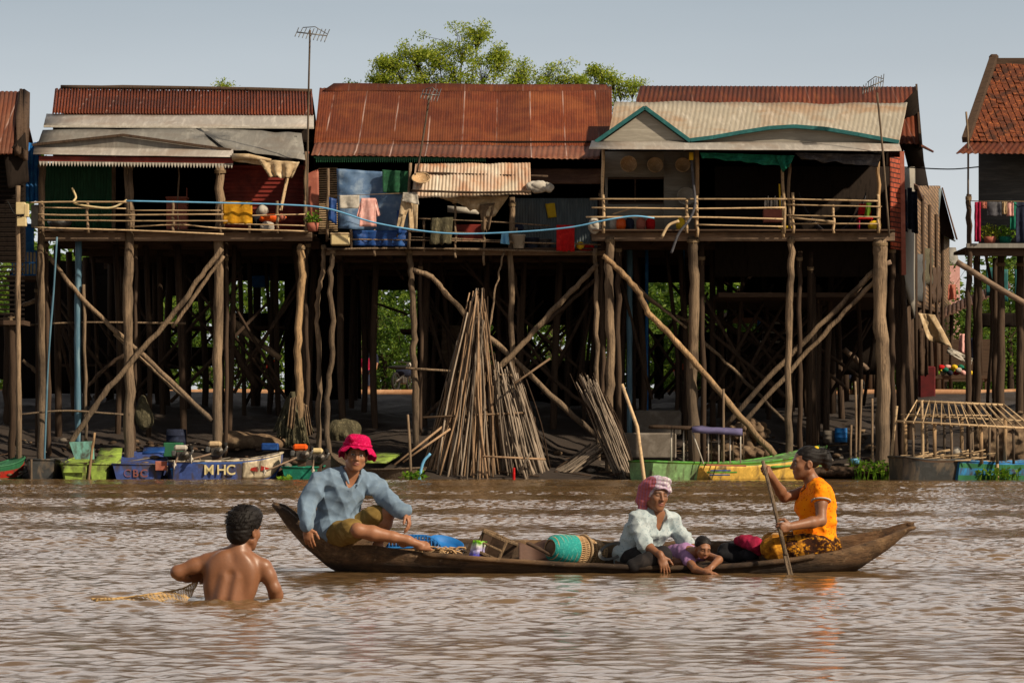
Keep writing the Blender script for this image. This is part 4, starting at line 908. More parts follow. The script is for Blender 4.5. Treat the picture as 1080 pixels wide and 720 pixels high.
# ---------------------------------------------------------------- people: smooth-blended bodies turned into one continuous mesh
class SDF:
    def __init__(s, h=.0045): s.h = h; s.ops = []
    def _add(s, fn, lo, hi, k, op): s.ops.append((fn, np.array(lo) - k - .03, np.array(hi) + k + .03, k, op)); return s
    def cone(s, p0, r0, p1, r1, k=.02, op='add', flat=None):
        p0 = np.array(p0, float); p1 = np.array(p1, float); d = p1 - p0; L = max(d @ d, 1e-9); rm = max(r0, r1)
        def fn(X, Y, Z):
            t = np.clip(((X - p0[0]) * d[0] + (Y - p0[1]) * d[1] + (Z - p0[2]) * d[2]) / L, 0, 1)
            return np.sqrt((X - p0[0] - t * d[0]) ** 2 + (Y - p0[1] - t * d[1]) ** 2 + (Z - p0[2] - t * d[2]) ** 2) - (r0 + (r1 - r0) * t)
        return s._add(fn, np.minimum(p0, p1) - rm, np.maximum(p0, p1) + rm, k, op)
    def chain(s, pts, rads, k=.02, op='add'):
        for a, b, ra, rb in zip(pts, pts[1:], rads, rads[1:]): s.cone(a, ra, b, rb, k, op)
        return s
    def ell(s, c, r, R=None, k=.02, op='add'):
        c = np.array(c, float); r = np.array(r, float); A = np.eye(3) if R is None else np.array(R, float)   # rows = local axes
        rm = r.max()
        def fn(X, Y, Z):
            x, y, z = X - c[0], Y - c[1], Z - c[2]
            q = [A[i, 0] * x + A[i, 1] * y + A[i, 2] * z for i in range(3)]
            k0 = np.sqrt((q[0] / r[0]) ** 2 + (q[1] / r[1]) ** 2 + (q[2] / r[2]) ** 2)
            k1 = np.sqrt((q[0] / r[0] ** 2) ** 2 + (q[1] / r[1] ** 2) ** 2 + (q[2] / r[2] ** 2) ** 2) + 1e-9
            return k0 * (k0 - 1) / k1
        return s._add(fn, c - rm, c + rm, k, op)
    def cut(s, p, n, k=.004):
        """keep only the side the normal points away from"""
        p = np.array(p, float); n = np.array(Vector(n).normalized())
        s.ops.append((lambda X, Y, Z: (X - p[0]) * n[0] + (Y - p[1]) * n[1] + (Z - p[2]) * n[2], None, None, k, 'cut')); return s
    def disp(s, fn): s.ops.append((fn, None, None, 0, 'disp')); return s
    def mesh(s):
        h = s.h; los = np.array([o[1] for o in s.ops if o[1] is not None and o[4] == 'add']); his = np.array([o[2] for o in s.ops if o[2] is not None and o[4] == 'add'])
        lo = los.min(0) - .02; hi = his.max(0) + .02; n = np.ceil((hi - lo) / h).astype(int) + 1
        F = np.full(n, .5, np.float32); ax = [(lo[i] + h * np.arange(n[i])).astype(np.float32) for i in range(3)]
        for fn, a, b, k, op in s.ops:
            if a is None: sl = (slice(None),) * 3
            else:
                i0 = np.clip(np.floor((a - lo) / h).astype(int), 0, n - 1); i1 = np.clip(np.ceil((b - lo) / h).astype(int) + 1, 1, n)
                if (i1 <= i0).any(): continue
                sl = tuple(slice(p, q) for p, q in zip(i0, i1))
            X = ax[0][sl[0]][:, None, None]; Y = ax[1][sl[1]][None, :, None]; Z = ax[2][sl[2]][None, None, :]
            d = fn(X, Y, Z).astype(np.float32); c = F[sl]
            if op == 'add':
                m = np.maximum(k - np.abs(c - d), 0) / max(k, 1e-6); F[sl] = np.minimum(c, d) - m * m * k * .25
            elif op == 'disp': F[sl] = c + d
            else:
                if op == 'sub': d = -d
                m = np.maximum(k - np.abs(c - d), 0) / max(k, 1e-6); F[sl] = np.maximum(c, d) + m * m * k * .25
        S = F < 0
        cnt = sum(S[i:n[0] - 1 + i, j:n[1] - 1 + j, k:n[2] - 1 + k].astype(np.int8) for i in (0, 1) for j in (0, 1) for k in (0, 1))
        act = np.argwhere((cnt > 0) & (cnt < 8))
        idx = np.full(np.array(n) - 1, -1, np.int32); idx[tuple(act.T)] = np.arange(len(act))
        acc = np.zeros((len(act), 3)); w = np.zeros(len(act))
        cor = [(i, j, k) for i in (0, 1) for j in (0, 1) for k in (0, 1)]
        val = {c: F[act[:, 0] + c[0], act[:, 1] + c[1], act[:, 2] + c[2]] for c in cor}
        for a in cor:
            for d in range(3):
                if a[d]: continue
                b = tuple(a[i] + (i == d) for i in range(3)); va, vb = val[a], val[b]
                m = (va < 0) != (vb < 0); t = np.where(m, va / np.where(m, va - vb, 1), 0)
                p = np.array(a, float)[None, :].repeat(len(act), 0); p[:, d] = t
                acc[m] += p[m]; w[m] += 1
        V = lo + h * (act + acc / w[:, None])
        quads = []
        for d in range(3):
            e, g = [(1, 2), (2, 0), (0, 1)][d]
            s0 = [slice(None)] * 3; s1 = [slice(None)] * 3; s0[d] = slice(0, -1); s1[d] = slice(1, None)
            ch = S[tuple(s0)] != S[tuple(s1)]; pos = np.argwhere(ch)
            ok = (pos[:, e] > 0) & (pos[:, g] > 0) & (pos[:, e] < n[e] - 1) & (pos[:, g] < n[g] - 1); pos = pos[ok]
            def cell(de, dg):
                q = pos.copy(); q[:, e] -= de; q[:, g] -= dg; return idx[tuple(q.T)]
            qd = np.stack([cell(1, 1), cell(0, 1), cell(0, 0), cell(1, 0)], 1)
            inside = S[tuple(pos.T)]; qd[~inside] = qd[~inside][:, ::-1]
            quads.append(qd)
        Q = np.concatenate(quads); return V, Q[(Q >= 0).all(1)]
    def build(s, name, mat, parent, tint=None, smooth=1):
        V, Q = s.mesh(); org = np.array(root_of(parent))
        for _ in range(smooth):   # a light relaxation takes the voxel steps out
            A = np.zeros_like(V); c = np.zeros(len(V))
            for i in range(4):
                np.add.at(A, Q[:, i], V[Q[:, (i + 1) % 4]] + V[Q[:, (i + 3) % 4]]); np.add.at(c, Q[:, i], 2)
            V = V * .45 + .55 * A / np.maximum(c, 1)[:, None]
        me = bpy.data.meshes.new(name); me.vertices.add(len(V)); me.vertices.foreach_set('co', (V - org).reshape(-1).astype(np.float32))
        me.loops.add(Q.size); me.loops.foreach_set('vertex_index', Q.reshape(-1).astype(np.int32))
        me.polygons.add(len(Q)); me.polygons.foreach_set('loop_start', np.arange(0, Q.size, 4, dtype=np.int32)); me.polygons.foreach_set('use_smooth', np.ones(len(Q), bool))
        me.materials.append(mat); me.update(calc_edges=True)
        if tint is not None:
            col = tint(V); at = me.color_attributes.new('tint', 'FLOAT_COLOR', 'POINT')
            at.data.foreach_set('color', np.concatenate([col, np.ones((len(col), 1))], 1).reshape(-1).astype(np.float32))
        o = bpy.data.objects.new(name, me); C.objects.link(o); o.parent = parent
        return o

def folds(amp=.006, sc=1.0, seed=0):
    r = np.random.RandomState(seed); ks = r.normal(0, 1, (5, 3)); ks /= np.linalg.norm(ks, axis=1)[:, None]; ks *= (r.uniform(38, 85, 5) * sc)[:, None]; ph = r.uniform(0, 6, 5)
    def fn(X, Y, Z):
        wv = .9 * np.sin(11 * X + 7 * Z + ph[0]) + .9 * np.sin(13 * Y - 9 * Z + ph[1]); o = 0
        for k, p in zip(ks, ph): o = o + (np.abs(np.sin((k[0] * X + k[1] * Y + k[2] * Z + p + wv) * .5)) - .63)
        return -amp * o * .6
    return fn

def axes(f, u):
    f = Vector(f).normalized(); u = Vector(u); u = (u - f * u.dot(f)).normalized(); l = u.cross(f)
    return l, f, u      # person's left, forward, up

class Head:
    def __init__(s, c, f, u, k=1.0): s.c = Vector(c); s.l, s.f, s.u = axes(f, u); s.k = k; s.R = [list(s.l), list(s.f), list(s.u)]
    def at(s, x, y, z): return s.c + (s.l * x + s.f * y + s.u * z) * s.k
    def local(s, V): return ((V - np.array(s.c)) @ np.array(s.R).T) / s.k
    def add(s, S, child=False, fem=False, ears=True):
        k = s.k; E = lambda p, r, kk=.02, op='add': S.ell(s.at(*p), [a * k for a in r], s.R, kk * k, op)
        E((0, -.012, .036), (.074, .094, .08)); E((0, .028, -.02), (.062, .066, .078), .03)
        if child: E((0, .045, -.045), (.05, .045, .045), .03)
        else:
            E((0, .05, -.07), (.044, .042, .045), .03); S.cone(s.at(-.05, .0, -.06), .022 * k, s.at(-.012, .068, -.1), .018 * k, .02); S.cone(s.at(.05, .0, -.06), .022 * k, s.at(.012, .068, -.1), .018 * k, .02)
        E((.04, .062, -.025), (.022, .026, .024), .02); E((-.04, .062, -.025), (.022, .026, .024), .02)
        S.cone(s.at(-.04, .078, .024), .011 * k, s.at(.04, .078, .024), .011 * k, .018)                     # brow ridge
        for x in (-.031, .031):
            E((x, .1, .003), (.019, .017, .012), .012, 'sub'); E((x, .079, .002), (.0145, .0125, .0115), .004)
        n = .75 if child else 1
        S.cone(s.at(0, .09, .012), .008 * k, s.at(0, .09 + .021 * n, -.03), .0115 * k, .012); E((.012, .098, -.033), (.009, .011, .008), .008); E((-.012, .098, -.033), (.009, .011, .008), .008)
        E((0, .091, -.058), (.023, .012, .0065), .006); E((0, .089, -.07), (.02, .0115, .0075), .006)
        E((0, .103, -.0635), (.02, .008, .0022), .004, 'sub')
        if ears:
            for x in (-1, 1): E((x * .077, -.008, -.012), (.011, .022, .032), .01); E((x * .087, -.004, -.012), (.006, .012, .02), .006, 'sub')
        return S
    def paint(s, V, col, lip=(.26, .1, .075), brow=(.02, .015, .012), closed=False, iris=True):
        q = s.local(V); x, y, z = q.T; ax = np.abs(x)
        def mixin(m, c):
            m = np.clip(m, 0, 1)[:, None]; col[:] = col * (1 - m) + np.array(c) * m
        near = (np.abs(q) < [.1, .14, .13]).all(1)
        g = lambda v, c, w, soft: np.clip((w - np.abs(v - c)) / soft + .5, 0, 1)
        mixin(g(x, 0, .022, .008) * g(z, -.064, .011, .004) * (y > .07) * near, lip)
        mixin(.55 * g(ax, .031, .02, .012) * g(z, .0, .016, .01) * (y > .05) * near, [c * .45 for c in (.3, .14, .07)])
        mixin(g(ax, .031, .018, .006) * g(z, .0235 - np.abs(ax - .028) * .12, .0045, .003) * (y > .055) * near, brow)
        if closed: mixin(g(ax, .031, .015, .004) * g(z, -.003, .0022, .002) * (y > .06) * near, brow)
        else:
            mixin(g(ax, .031, .0125, .004) * g(z, .002, .0055, .003) * (y > .06) * near, (.36, .32, .28))
            mixin(g(ax, .031, .0058, .003) * g(z, .002, .0062, .003) * (y > .06) * near, (.012, .008, .006))
            mixin(g(ax, .031, .015, .004) * g(z, .0085, .002, .002) * (y > .06) * near, brow)
        mixin(.7 * g(ax, .009, .004, .003) * g(z, -.039, .003, .003) * (y > .085) * near, (.05, .02, .015))
        return col

def hand(S, w, d, n, t, curl=.5, spread=.0, k=1.0, thumb=.5, lens=(.068, .076, .071, .056), curls=None):
    """w wrist, d the way the hand points, n the way the palm faces, t the thumb side"""
    w = Vector(w); d = Vector(d).normalized(); n = Vector(n); n = (n - d * n.dot(d)).normalized(); t0 = Vector(t); tt = d.cross(n)
    if tt.dot(t0) < 0: tt = -tt
    S.ell(w + d * .046 * k, (.052 * k, .038 * k, .0145 * k), [list(d), list(tt), list(n)], .012)
    S.cone(w - d * .02 * k, .024 * k, w + d * .03 * k, .021 * k, .015)
    for i in range(4):
        b = w + (d * (.082 - .006 * abs(i - 1.2)) + tt * (.0285 - .0185 * i)) * k; a = .12; L = lens[i] * k
        c = curls[i] if curls else curl * (1 + .12 * i)
        dd = d + tt * spread * (1.5 - i); pts = [b - d * .02 * k, b]
        for seg in (.44, .32, .24):
            a += c; v = (dd * math.cos(a) + n * math.sin(a)).normalized(); pts.append(pts[-1] + v * L * seg)
        S.chain(pts, [.0095 * k, .0092 * k, .0085 * k, .0078 * k, .0066 * k], .004)
    b = w + (d * .022 + tt * .026) * k; v = (d * .55 + tt * .75 + n * thumb * .6).normalized(); p1 = b + v * .036 * k; v2 = (d * .85 + tt * (.45 - thumb * .5) + n * thumb * .7).normalized()
    S.chain([b, p1, p1 + v2 * .03 * k, p1 + v2 * .05 * k], [.0135 * k, .0108 * k, .0095 * k, .0075 * k], .006)
    return S

def foot(S, ankle, d, u, k=1.0):
    """ankle joint, toe direction, upward (instep) direction"""
    a = Vector(ankle); d = Vector(d).normalized(); u = Vector(u); u = (u - d * u.dot(d)).normalized(); s = d.cross(u)
    S.ell(a - d * .035 * k - u * .04 * k, (.036 * k, .03 * k, .032 * k), [list(d), list(s), list(u)], .02)
    S.cone(a - u * .01 * k, .032 * k, a + d * .085 * k - u * .045 * k, .027 * k, .025); S.ell(a + d * .1 * k - u * .055 * k, (.055 * k, .042 * k, .018 * k), [list(d), list(s), list(u)], .015)
    for i in range(5):
        b = a + d * (.14 - .011 * i) * k - u * .057 * k + s * (.03 - .0155 * i) * k
        S.cone(b - d * .02 * k, .012 * k, b + d * (.026 - .003 * i) * k, (.0115 if i == 0 else .0082) * k, .005)
    return S

def torso(S, J, inf=0.0, w=1.0, depth=1.0, fem=0.0, neck=True):
    L = (Vector(J['shL']) - Vector(J['shR'])).normalized(); up = (Vector(J['neck']) - Vector(J['pelvis'])).normalized()
    f = L.cross(up).normalized(); f = up.cross(L) * -1 if False else f
    l, f, u = axes(-f if Vector(J.get('fwd', f)).dot(f) < 0 else f, up)
    R = [list(l), list(f), list(u)]; i = inf
    ch = Vector(J['chest']); wa = Vector(J['waist']); pe = Vector(J['pelvis']); ne = Vector(J['neck'])
    Lc = (ne - ch).length
    S.ell(ch + u * (.02 * Lc / .17), (.148 * w + i, .098 * depth + i, Lc * .86 + i), R, .03); S.ell(ch - u * .06 , (.14 * w + i, .095 * depth + i, .13 + i), R, .04)
    S.ell(wa, (.122 * w + i, .088 * depth + i, .13 + i), R, .05); S.ell(pe, (.15 * w + i, .108 * depth + i, .11 + i), R, .05)
    for k in ('shL', 'shR'):
        sh = Vector(J[k]); S.cone(ch + u * Lc * .45 + (sh - ch) * .2, .058 + i, sh - (sh - ch).normalized() * .012, .044 + i * .8, .035)
        S.cone(ne + u * .01, .036 + i * .8, sh.lerp(ne, .22), .036 + i, .035)
    if neck: S.cone(ne - u * .02, .054, Vector(J['head']) - u * .05, .049, .03)
    if fem:
        for x in (-1, 1): S.ell(ch - u * .015 + f * (.075 * depth + i * .6) + l * x * .066, (.058 + i, .05 * fem + i, .058 + i), R, .035)
    J['_f'] = f; J['_u'] = u; J['_l'] = l
    return S

def arm(S, J, s, inf=0.0, k=1.0, upto='wr', frac=1.0):
    sh, el, wr = (Vector(J[x + s]) for x in ('sh', 'el', 'wr'))
    S.chain([sh, sh.lerp(el, .4), el], [.044 * k + inf * .8, .041 * k + inf, .035 * k + inf], .025)
    if upto == 'wr' or frac:
        e = el.lerp(wr, frac); S.chain([el, el.lerp(e, .3), e], [.036 * k + inf, .0385 * k + inf, (.026 if frac > .8 else .033) * k + inf], .02)
    return S

def leg(S, J, s, inf=0.0, k=1.0, shin=True):
    hi, kn, an = (Vector(J[x + s]) for x in ('hi', 'kn', 'an'))
    S.chain([hi, hi.lerp(kn, .5), kn], [.078 * k + inf, .068 * k + inf, .05 * k + inf], .03)
    if shin: S.chain([kn, kn.lerp(an, .3), kn.lerp(an, .7), an], [.049 * k + inf, .052 * k + inf, .038 * k + inf, .031 * k + inf], .02)
    return S

SKIN = np.array((.262, .116, .058))
skin_m = attr_mat('brown skin', .5, .4, 70, .12, .22, .002, .06)
hair_m = mat('black hair', (16, 14, 13), (28, 24, 22), (9, 8, 8), 60, (1, 1, .35), .6, .6, .006, .2)
shirt_blue = mat('faded light blue cotton', (118, 138, 156), (108, 128, 148), (130, 149, 164), 9, (1, 1, 1), .9, .25, .004, .15)
khaki = mat('olive khaki shorts', (136, 112, 62), (114, 92, 48), (152, 128, 78), 12, (1, 1, 1), .9, .3, .004, .15)
pink_hat = mat('hot pink crochet', (226, 20, 98), (172, 8, 66), (240, 62, 126), 70, (1, 1, 1), .95, 1.0, .008, .1)
def dotted(name, a, b, dot, sc, size=.22):
    N = NT(name); col = N.ramp(N.noise(N.coords(), 9, 5), [(.35, lin(*a)), (.65, lin(*b))])
    v = N.n('ShaderNodeTexVoronoi'); v.inputs['Scale'].default_value = sc; N.l(N.coords(), v.inputs['Vector'])
    col = N.mix(N.ramp(v.outputs['Distance'], [(size, .85), (size + .08, 0.0)]), col, lin(*dot)); N.l(col, N.bsdf.inputs['Base Color'])
    N.bsdf.inputs['Roughness'].default_value = .9; N.bsdf.inputs['Specular IOR Level'].default_value = .15; N.bump(N.noise(N.coords(), 40, 4), .25, .003); return N.mat
blouse_m = dotted('pale blouse printed with small dots', (176, 186, 188), (158, 172, 176), (132, 150, 158), 60, .25)
dark_trousers = mat('black trousers', (34, 30, 30), (22, 20, 22), (48, 42, 40), 12, (1, 1, 1), .85, .3, .004)
orange_top = dotted('orange top printed with small dots', (250, 152, 16), (240, 120, 10), (196, 66, 16), 46)
batik = mat('brown and yellow batik', (216, 148, 30), (60, 32, 16), (28, 16, 12), 30, (1, 1, 1.4), .9, .2, .004, .15, detail=2)
batik2 = mat('yellow batik', (206, 150, 44), (150, 98, 24), (72, 44, 18), 22, (1, 1, 1.3), .9, .3, .004, .15, detail=3)
lilac = mat('lilac cotton', (170, 132, 176), (142, 106, 150), None, 20, (1, 1, 1), .9, .2, .004)

def skin_tint(head=None, seed=0, base=SKIN, **kw):
    def fn(V):
        r = np.random.RandomState(seed); v = 1 + .03 * np.sin(V @ np.array([31, 17, 23.]) + 1) * np.sin(V @ np.array([-13, 29, 11.]))
        col = base[None, :] * v[:, None]
        return head.paint(V, col, **kw) if head else col
    return fn
YC = 20.05
def Q(px, py, dy=0.0, Y0=YC): return P(px, py, Y0 + dy)

# ---- man in the pink hat, sitting on the raised left end of the canoe
m1 = thing('person', 'man in pink crochet hat, pale blue shirt and khaki shorts sitting on the boat end', 'person', (Q(358, 568).x, YC, Q(358, 570).z))
J = dict(pelvis=Q(352, 559, .06), waist=Q(356, 539, .06), chest=Q(361, 517, .03), neck=Q(369, 500, .0), head=Q(376, 479.5, -.035), shR=Q(336, 507, -.06), shL=Q(390, 507, .1), elR=Q(324, 534, -.14), wrR=Q(324, 556, -.2),
         elL=Q(407, 527, .0), wrL=Q(429, 541, -.12), hiR=Q(352, 563, .02), knR=Q(377, 559, -.27), anR=Q(430, 569, -.22), hiL=Q(364, 561, .14), knL=Q(409, 541, -.02), anL=Q(398, 575, .02))
J['fwd'] = Vector((.45, -.9, 0))
hd = Head(J['head'], (.1, -1, -.02), (.12, .02, 1), .96)
S = SDF(.0045); torso(S, J, -.004); hd.add(S); arm(S, J, 'R'); arm(S, J, 'L'); leg(S, J, 'R'); leg(S, J, 'L')
hand(S, J['wrR'], (.12, -.1, -1), (.3, 1, 0), (1, -.2, 0), .22, .04, 1.0, .3); hand(S, J['wrL'], (.25, -.3, -.9), (-.9, .1, -.3), (0, -1, .1), .32, .02, 1.0, .5)
foot(S, J['anR'], (1, -.12, -.05), (.05, -.75, .65)); foot(S, J['anL'], (.7, -.4, -.1), (0, 0, 1))
S.build('body', skin_m, m1, skin_tint(hd, 1, SKIN * 1.2))
S = SDF(.0045); torso(S, J, .016, .93, neck=False); arm(S, J, 'R', .014, frac=.9); arm(S, J, 'L', .014, frac=.9)
S.chain([J['elR'], J['wrR'] + Vector((0, 0, .02))], [.046, .044], .03); S.chain([J['elL'], J['elL'].lerp(J['wrL'], .9)], [.047, .045], .03)
S.ell(J['pelvis'] + Vector((.02, -.02, .0)), (.155, .13, .1), None, .05)
f, u, l = J['_f'], J['_u'], J['_l']
S.disp(lambda X, Y, Z: -.007 + 0 * X); S.disp(folds(-.016, .75, 3)); S.disp(folds(-.006, 1.7, 33))
S.ell(J['neck'] + u * .05, (.066, .07, .085), None, .01, 'sub'); S.cone(J['neck'] + f * .05 + u * .02, .058, J['chest'] + f * .095 + u * .03, .026, .006, 'sub')
# collar and placket
for x in (-1, 1):
    a = J['neck'] + u * .03 + l * x * .06 - f * .03; b = J['neck'] + u * .005 + l * x * .062 + f * .055; c = J['neck'] - u * .045 + l * x * .035 + f * .1
    S.chain([J['neck'] + u * .035 - f * .06, a, b, c], [.014, .014, .015, .008], .006)
S.cone(J['chest'] + f * .118 + u * .03, .007, J['waist'] + f * .115, .007, .006)
S.cut(J['pelvis'] - Vector((0, 0, .085)), (0, 0, -1))
S.build('shirt', shirt_blue, m1)
S = SDF(.0045); S.ell(J['pelvis'] - Vector((0, 0, .02)), (.16, .125, .1), None, .05)
for s in 'RL':
    hi, kn = J['hi' + s], J['kn' + s]; S.chain([hi, hi.lerp(kn, .78)], [.098, .086], .03)
S.disp(folds(-.012, .8, 8)); S.build('shorts', khaki, m1)
S = SDF(.004); S.ell(hd.at(0, -.018, .03), (.082, .098, .084), hd.R, .01); S.cut(hd.at(0, .045, 0), hd.f + hd.u * -.35); S.cut(hd.at(0, 0, -.05), -hd.u); S.build('hair', hair_m, m1)
hat = MB(); prof = [(.0, .15), (.05, .147), (.08, .132), (.094, .105), (.099, .078), (.104, .062), (.118, .052), (.132, .036), (.140, .022)]
def hatp(uu, v):
    i = min(int(v * (len(prof) - 1)), len(prof) - 2); q = v * (len(prof) - 1) - i; r = prof[i][0] * (1 - q) + prof[i + 1][0] * q; z = prof[i][1] * (1 - q) + prof[i + 1][1] * q
    a = uu * 2 * math.pi; b = max(0, v - .62) / .38
    z += b * (.009 * math.sin(7 * a) + .007 * math.sin(13 * a) + .045 * math.sin(a) - .028 * abs(math.cos(a)) - .012); r *= 1 + b * .08 * math.sin(5 * a + 1)
    return hd.at(r * math.cos(a), r * 1.06 * math.sin(a) - .008, z + .004)
hat.grid(hatp, 64, 26, th=.007); hat.tube([hd.at(.1 * math.cos(a), .106 * math.sin(a) - .008, .074) for a in np.linspace(0, 6.283, 40)], .01, 6)
hat.blob(hd.at(-.05, .075, .115), (.03, .03, .03), None, 8, 12, 0, .6, 4)
hat.build('hat', pink_hat, m1)

# ---- old woman with the chequered headscarf
m2 = thing('person', 'elderly woman in chequered headscarf and pale blouse sitting with one hand over the gunwale', 'person', (Q(678, 594).x, YC, .04))
J = dict(pelvis=Q(671, 588, .08), waist=Q(674, 571, .07), chest=Q(683, 556, .03), neck=Q(692, 540, .0), head=Q(692, 521, -.04), shR=Q(671, 549, -.08), shL=Q(707, 549, .1), elR=Q(679, 573, -.18), wrR=Q(697, 586, -.3),
         elL=Q(718, 565, .06), wrL=Q(729, 575, -.06), hiR=Q(668, 590, -.02), knR=Q(698, 586, -.2), anR=Q(668, 596, -.26), hiL=Q(676, 590, .16), knL=Q(712, 588, .12), anL=Q(711, 592, -.14))
J['fwd'] = Vector((.6, -.8, 0))
hd2 = Head(J['head'], (.42, -.9, -.1), (.1, -.05, 1), .96)
S = SDF(.0045); torso(S, J, -.006, .92, .95); hd2.add(S, fem=True, ears=False); arm(S, J, 'R', 0, .86); arm(S, J, 'L', 0, .86); leg(S, J, 'R', 0, .85); leg(S, J, 'L', 0, .8)
hand(S, J['wrR'], (.32, -.25, -1), (-.2, .9, -.2), (1, .2, .1), .16, .08, .9, .2); hand(S, J['wrL'], (.85, -.2, -.35), (0, .1, -1), (0, -1, 0), .25, .03, .95, .3)
foot(S, J['anL'], (.85, -.2, .5), (-.4, -.1, .8), .9)
S.build('body', skin_m, m2, skin_tint(hd2, 2, SKIN * .92, closed=True, brow=(.06, .045, .04)))
S = SDF(.0045); torso(S, J, .014, .9, .98, .4, neck=False); f, u, l = J['_f'], J['_u'], J['_l']
arm(S, J, 'R', .014, .92, frac=.12); arm(S, J, 'L', .014, .92, frac=.75); S.ell(J['pelvis'] + Vector((0, 0, .02)), (.155, .13, .1), None, .05)
S.disp(lambda X, Y, Z: -.006 + 0 * X); S.disp(folds(-.012, .9, 5)); S.disp(folds(-.005, 1.8, 35)); S.ell(J['neck'] + u * .05, (.064, .062, .085), None, .01, 'sub'); S.cone(J['neck'] + f * .05 + u * .02, .056, J['chest'] + f * .09 + u * .0, .024, .006, 'sub')
S.cone(J['chest'] + f * .12, .006, J['waist'] + f * .12, .006, .006); S.cut(J['pelvis'] - Vector((0, 0, .05)), (0, 0, -1)); S.build('blouse', blouse_m, m2)
S = SDF(.0045); S.ell(J['pelvis'] - Vector((0, 0, .02)), (.15, .125, .09), None, .05); leg(S, J, 'R', .02, .95); leg(S, J, 'L', .016, .9, shin=False); S.disp(folds(.005, 1.0, 6))
S.build('trousers', dark_trousers, m2)
S = SDF(.004); E = lambda p, r, k=.02, op='add': S.ell(hd2.at(*p), [q * hd2.k for q in r], hd2.R, k, op)
E((0, -.02, .052), (.092, .108, .086)); E((0, .03, .088), (.072, .066, .045), .03); E((.05, -.02, .03), (.05, .08, .07), .03); E((-.055, -.03, .01), (.048, .07, .085), .03)
for z, r in ((.055, .094), (.085, .088), (.03, .096)):
    pts = [hd2.at(r * math.cos(a) * .98, r * 1.12 * math.sin(a) - .015, z + .026 * math.sin(a) + .012 * math.cos(a * 2 + z * 40)) for a in np.linspace(-.4, 3.6, 20)]
    S.chain(pts, [.016] * 20, .008)
S.chain([hd2.at(-.075, -.05, .03), hd2.at(-.085, -.05, -.05), hd2.at(-.075, -.035, -.12), hd2.at(-.05, .01, -.16)], [.045, .042, .035, .018], .02)
S.disp(folds(.006, 1.3, 9)); S.ell(hd2.at(0, .1, -.05), (.066, .075, .098), hd2.R, .008, 'sub')
def scarf_tint(V):
    q = hd2.local(V); a = np.sin(q[:, 0] * 230 + q[:, 1] * 150) > .35; b = np.sin(q[:, 2] * 250 + q[:, 1] * 60) > .35; col = np.tile(np.array((.52, .46, .54)), (len(V), 1))
    nz = np.sin(V @ np.array([21., 13, 27])) + np.sin(V @ np.array([-17., 29, 15]) + 1); red = (q[:, 0] < -.06 + .012 * nz) | (q[:, 2] < -.02); col[red] = (.5, .13, .13); bl = (nz > .7) & ~red; col[bl] = (.38, .42, .58); wh = (nz < -.8) & ~red; col[wh] = (.62, .6, .62)
    col[a] = col[a] * .5 + np.array((.16, .08, .16)); col[b & ~a] = col[b & ~a] * .55 + np.array((.12, .04, .07)); return col
S.build('headscarf', attr_mat('krama cloth', .95, .1, 40, .2, .4), m2, scarf_tint)

# ---- child lying over the side
m3 = thing('person', 'small child in lilac top leaning over the gunwale to dip a hand in the river', 'person', (Q(735, 594).x, YC, .05))
J = dict(pelvis=Q(705, 588, .08), waist=Q(713, 585, .02), chest=Q(723, 583, -.08), neck=Q(732, 583, -.17), head=Q(741, 578, -.26), shR=Q(725, 590, -.2), shL=Q(737, 583, -.06), elR=Q(733, 600, -.36), wrR=Q(747, 604, -.44), elL=Q(758, 590, -.24), wrL=Q(750, 598, -.34))
hd3 = Head(J['head'], (.3, -.92, -.28), (.18, -.25, .95), .68)
S = SDF(.004); S.chain([J['pelvis'], J['waist'], J['chest'], J['neck'], J['head']], [.065, .06, .066, .036, .035], .03); hd3.add(S, child=True)
S.chain([J['chest'], J['shR'], J['elR'], J['wrR']], [.045, .034, .027, .02], .015); S.chain([J['chest'], J['shL'], J['elL'], J['wrL']], [.045, .034, .027, .02], .015)
hand(S, J['wrR'], (1, -.2, -.05), (0, .1, -1), (0, -1, 0), .2, .05, .62, .2); hand(S, J['wrL'], (-.8, -.4, -.3), (0, .4, -.9), (0, -1, 0), .3, 0, .62, .4)
S.chain([J['pelvis'], Q(690, 590, .2), Q(670, 592, .26)], [.055, .042, .03], .02)
S.build('body', skin_m, m3, skin_tint(hd3, 3, closed=True))
S = SDF(.004); S.chain([J['pelvis'], J['waist'], J['chest']], [.076, .072, .074], .03); S.chain([J['chest'], J['shR'].lerp(J['elR'], .25)], [.06, .044], .02); S.chain([J['chest'], J['shL'].lerp(J['elL'], .25)], [.06, .044], .02); S.disp(folds(.004, 1.5, 4)); S.build('top', lilac, m3)
S = SDF(.0035); S.ell(hd3.at(0, -.018, .042), [q * .68 for q in (.082, .1, .084)], hd3.R, .01); S.disp(folds(.003, 3, 2)); S.cut(hd3.at(0, .05, .045), hd3.f - hd3.u * .75); S.cut(hd3.at(0, 0, -.04), -hd3.u); S.build('hair', hair_m, m3)

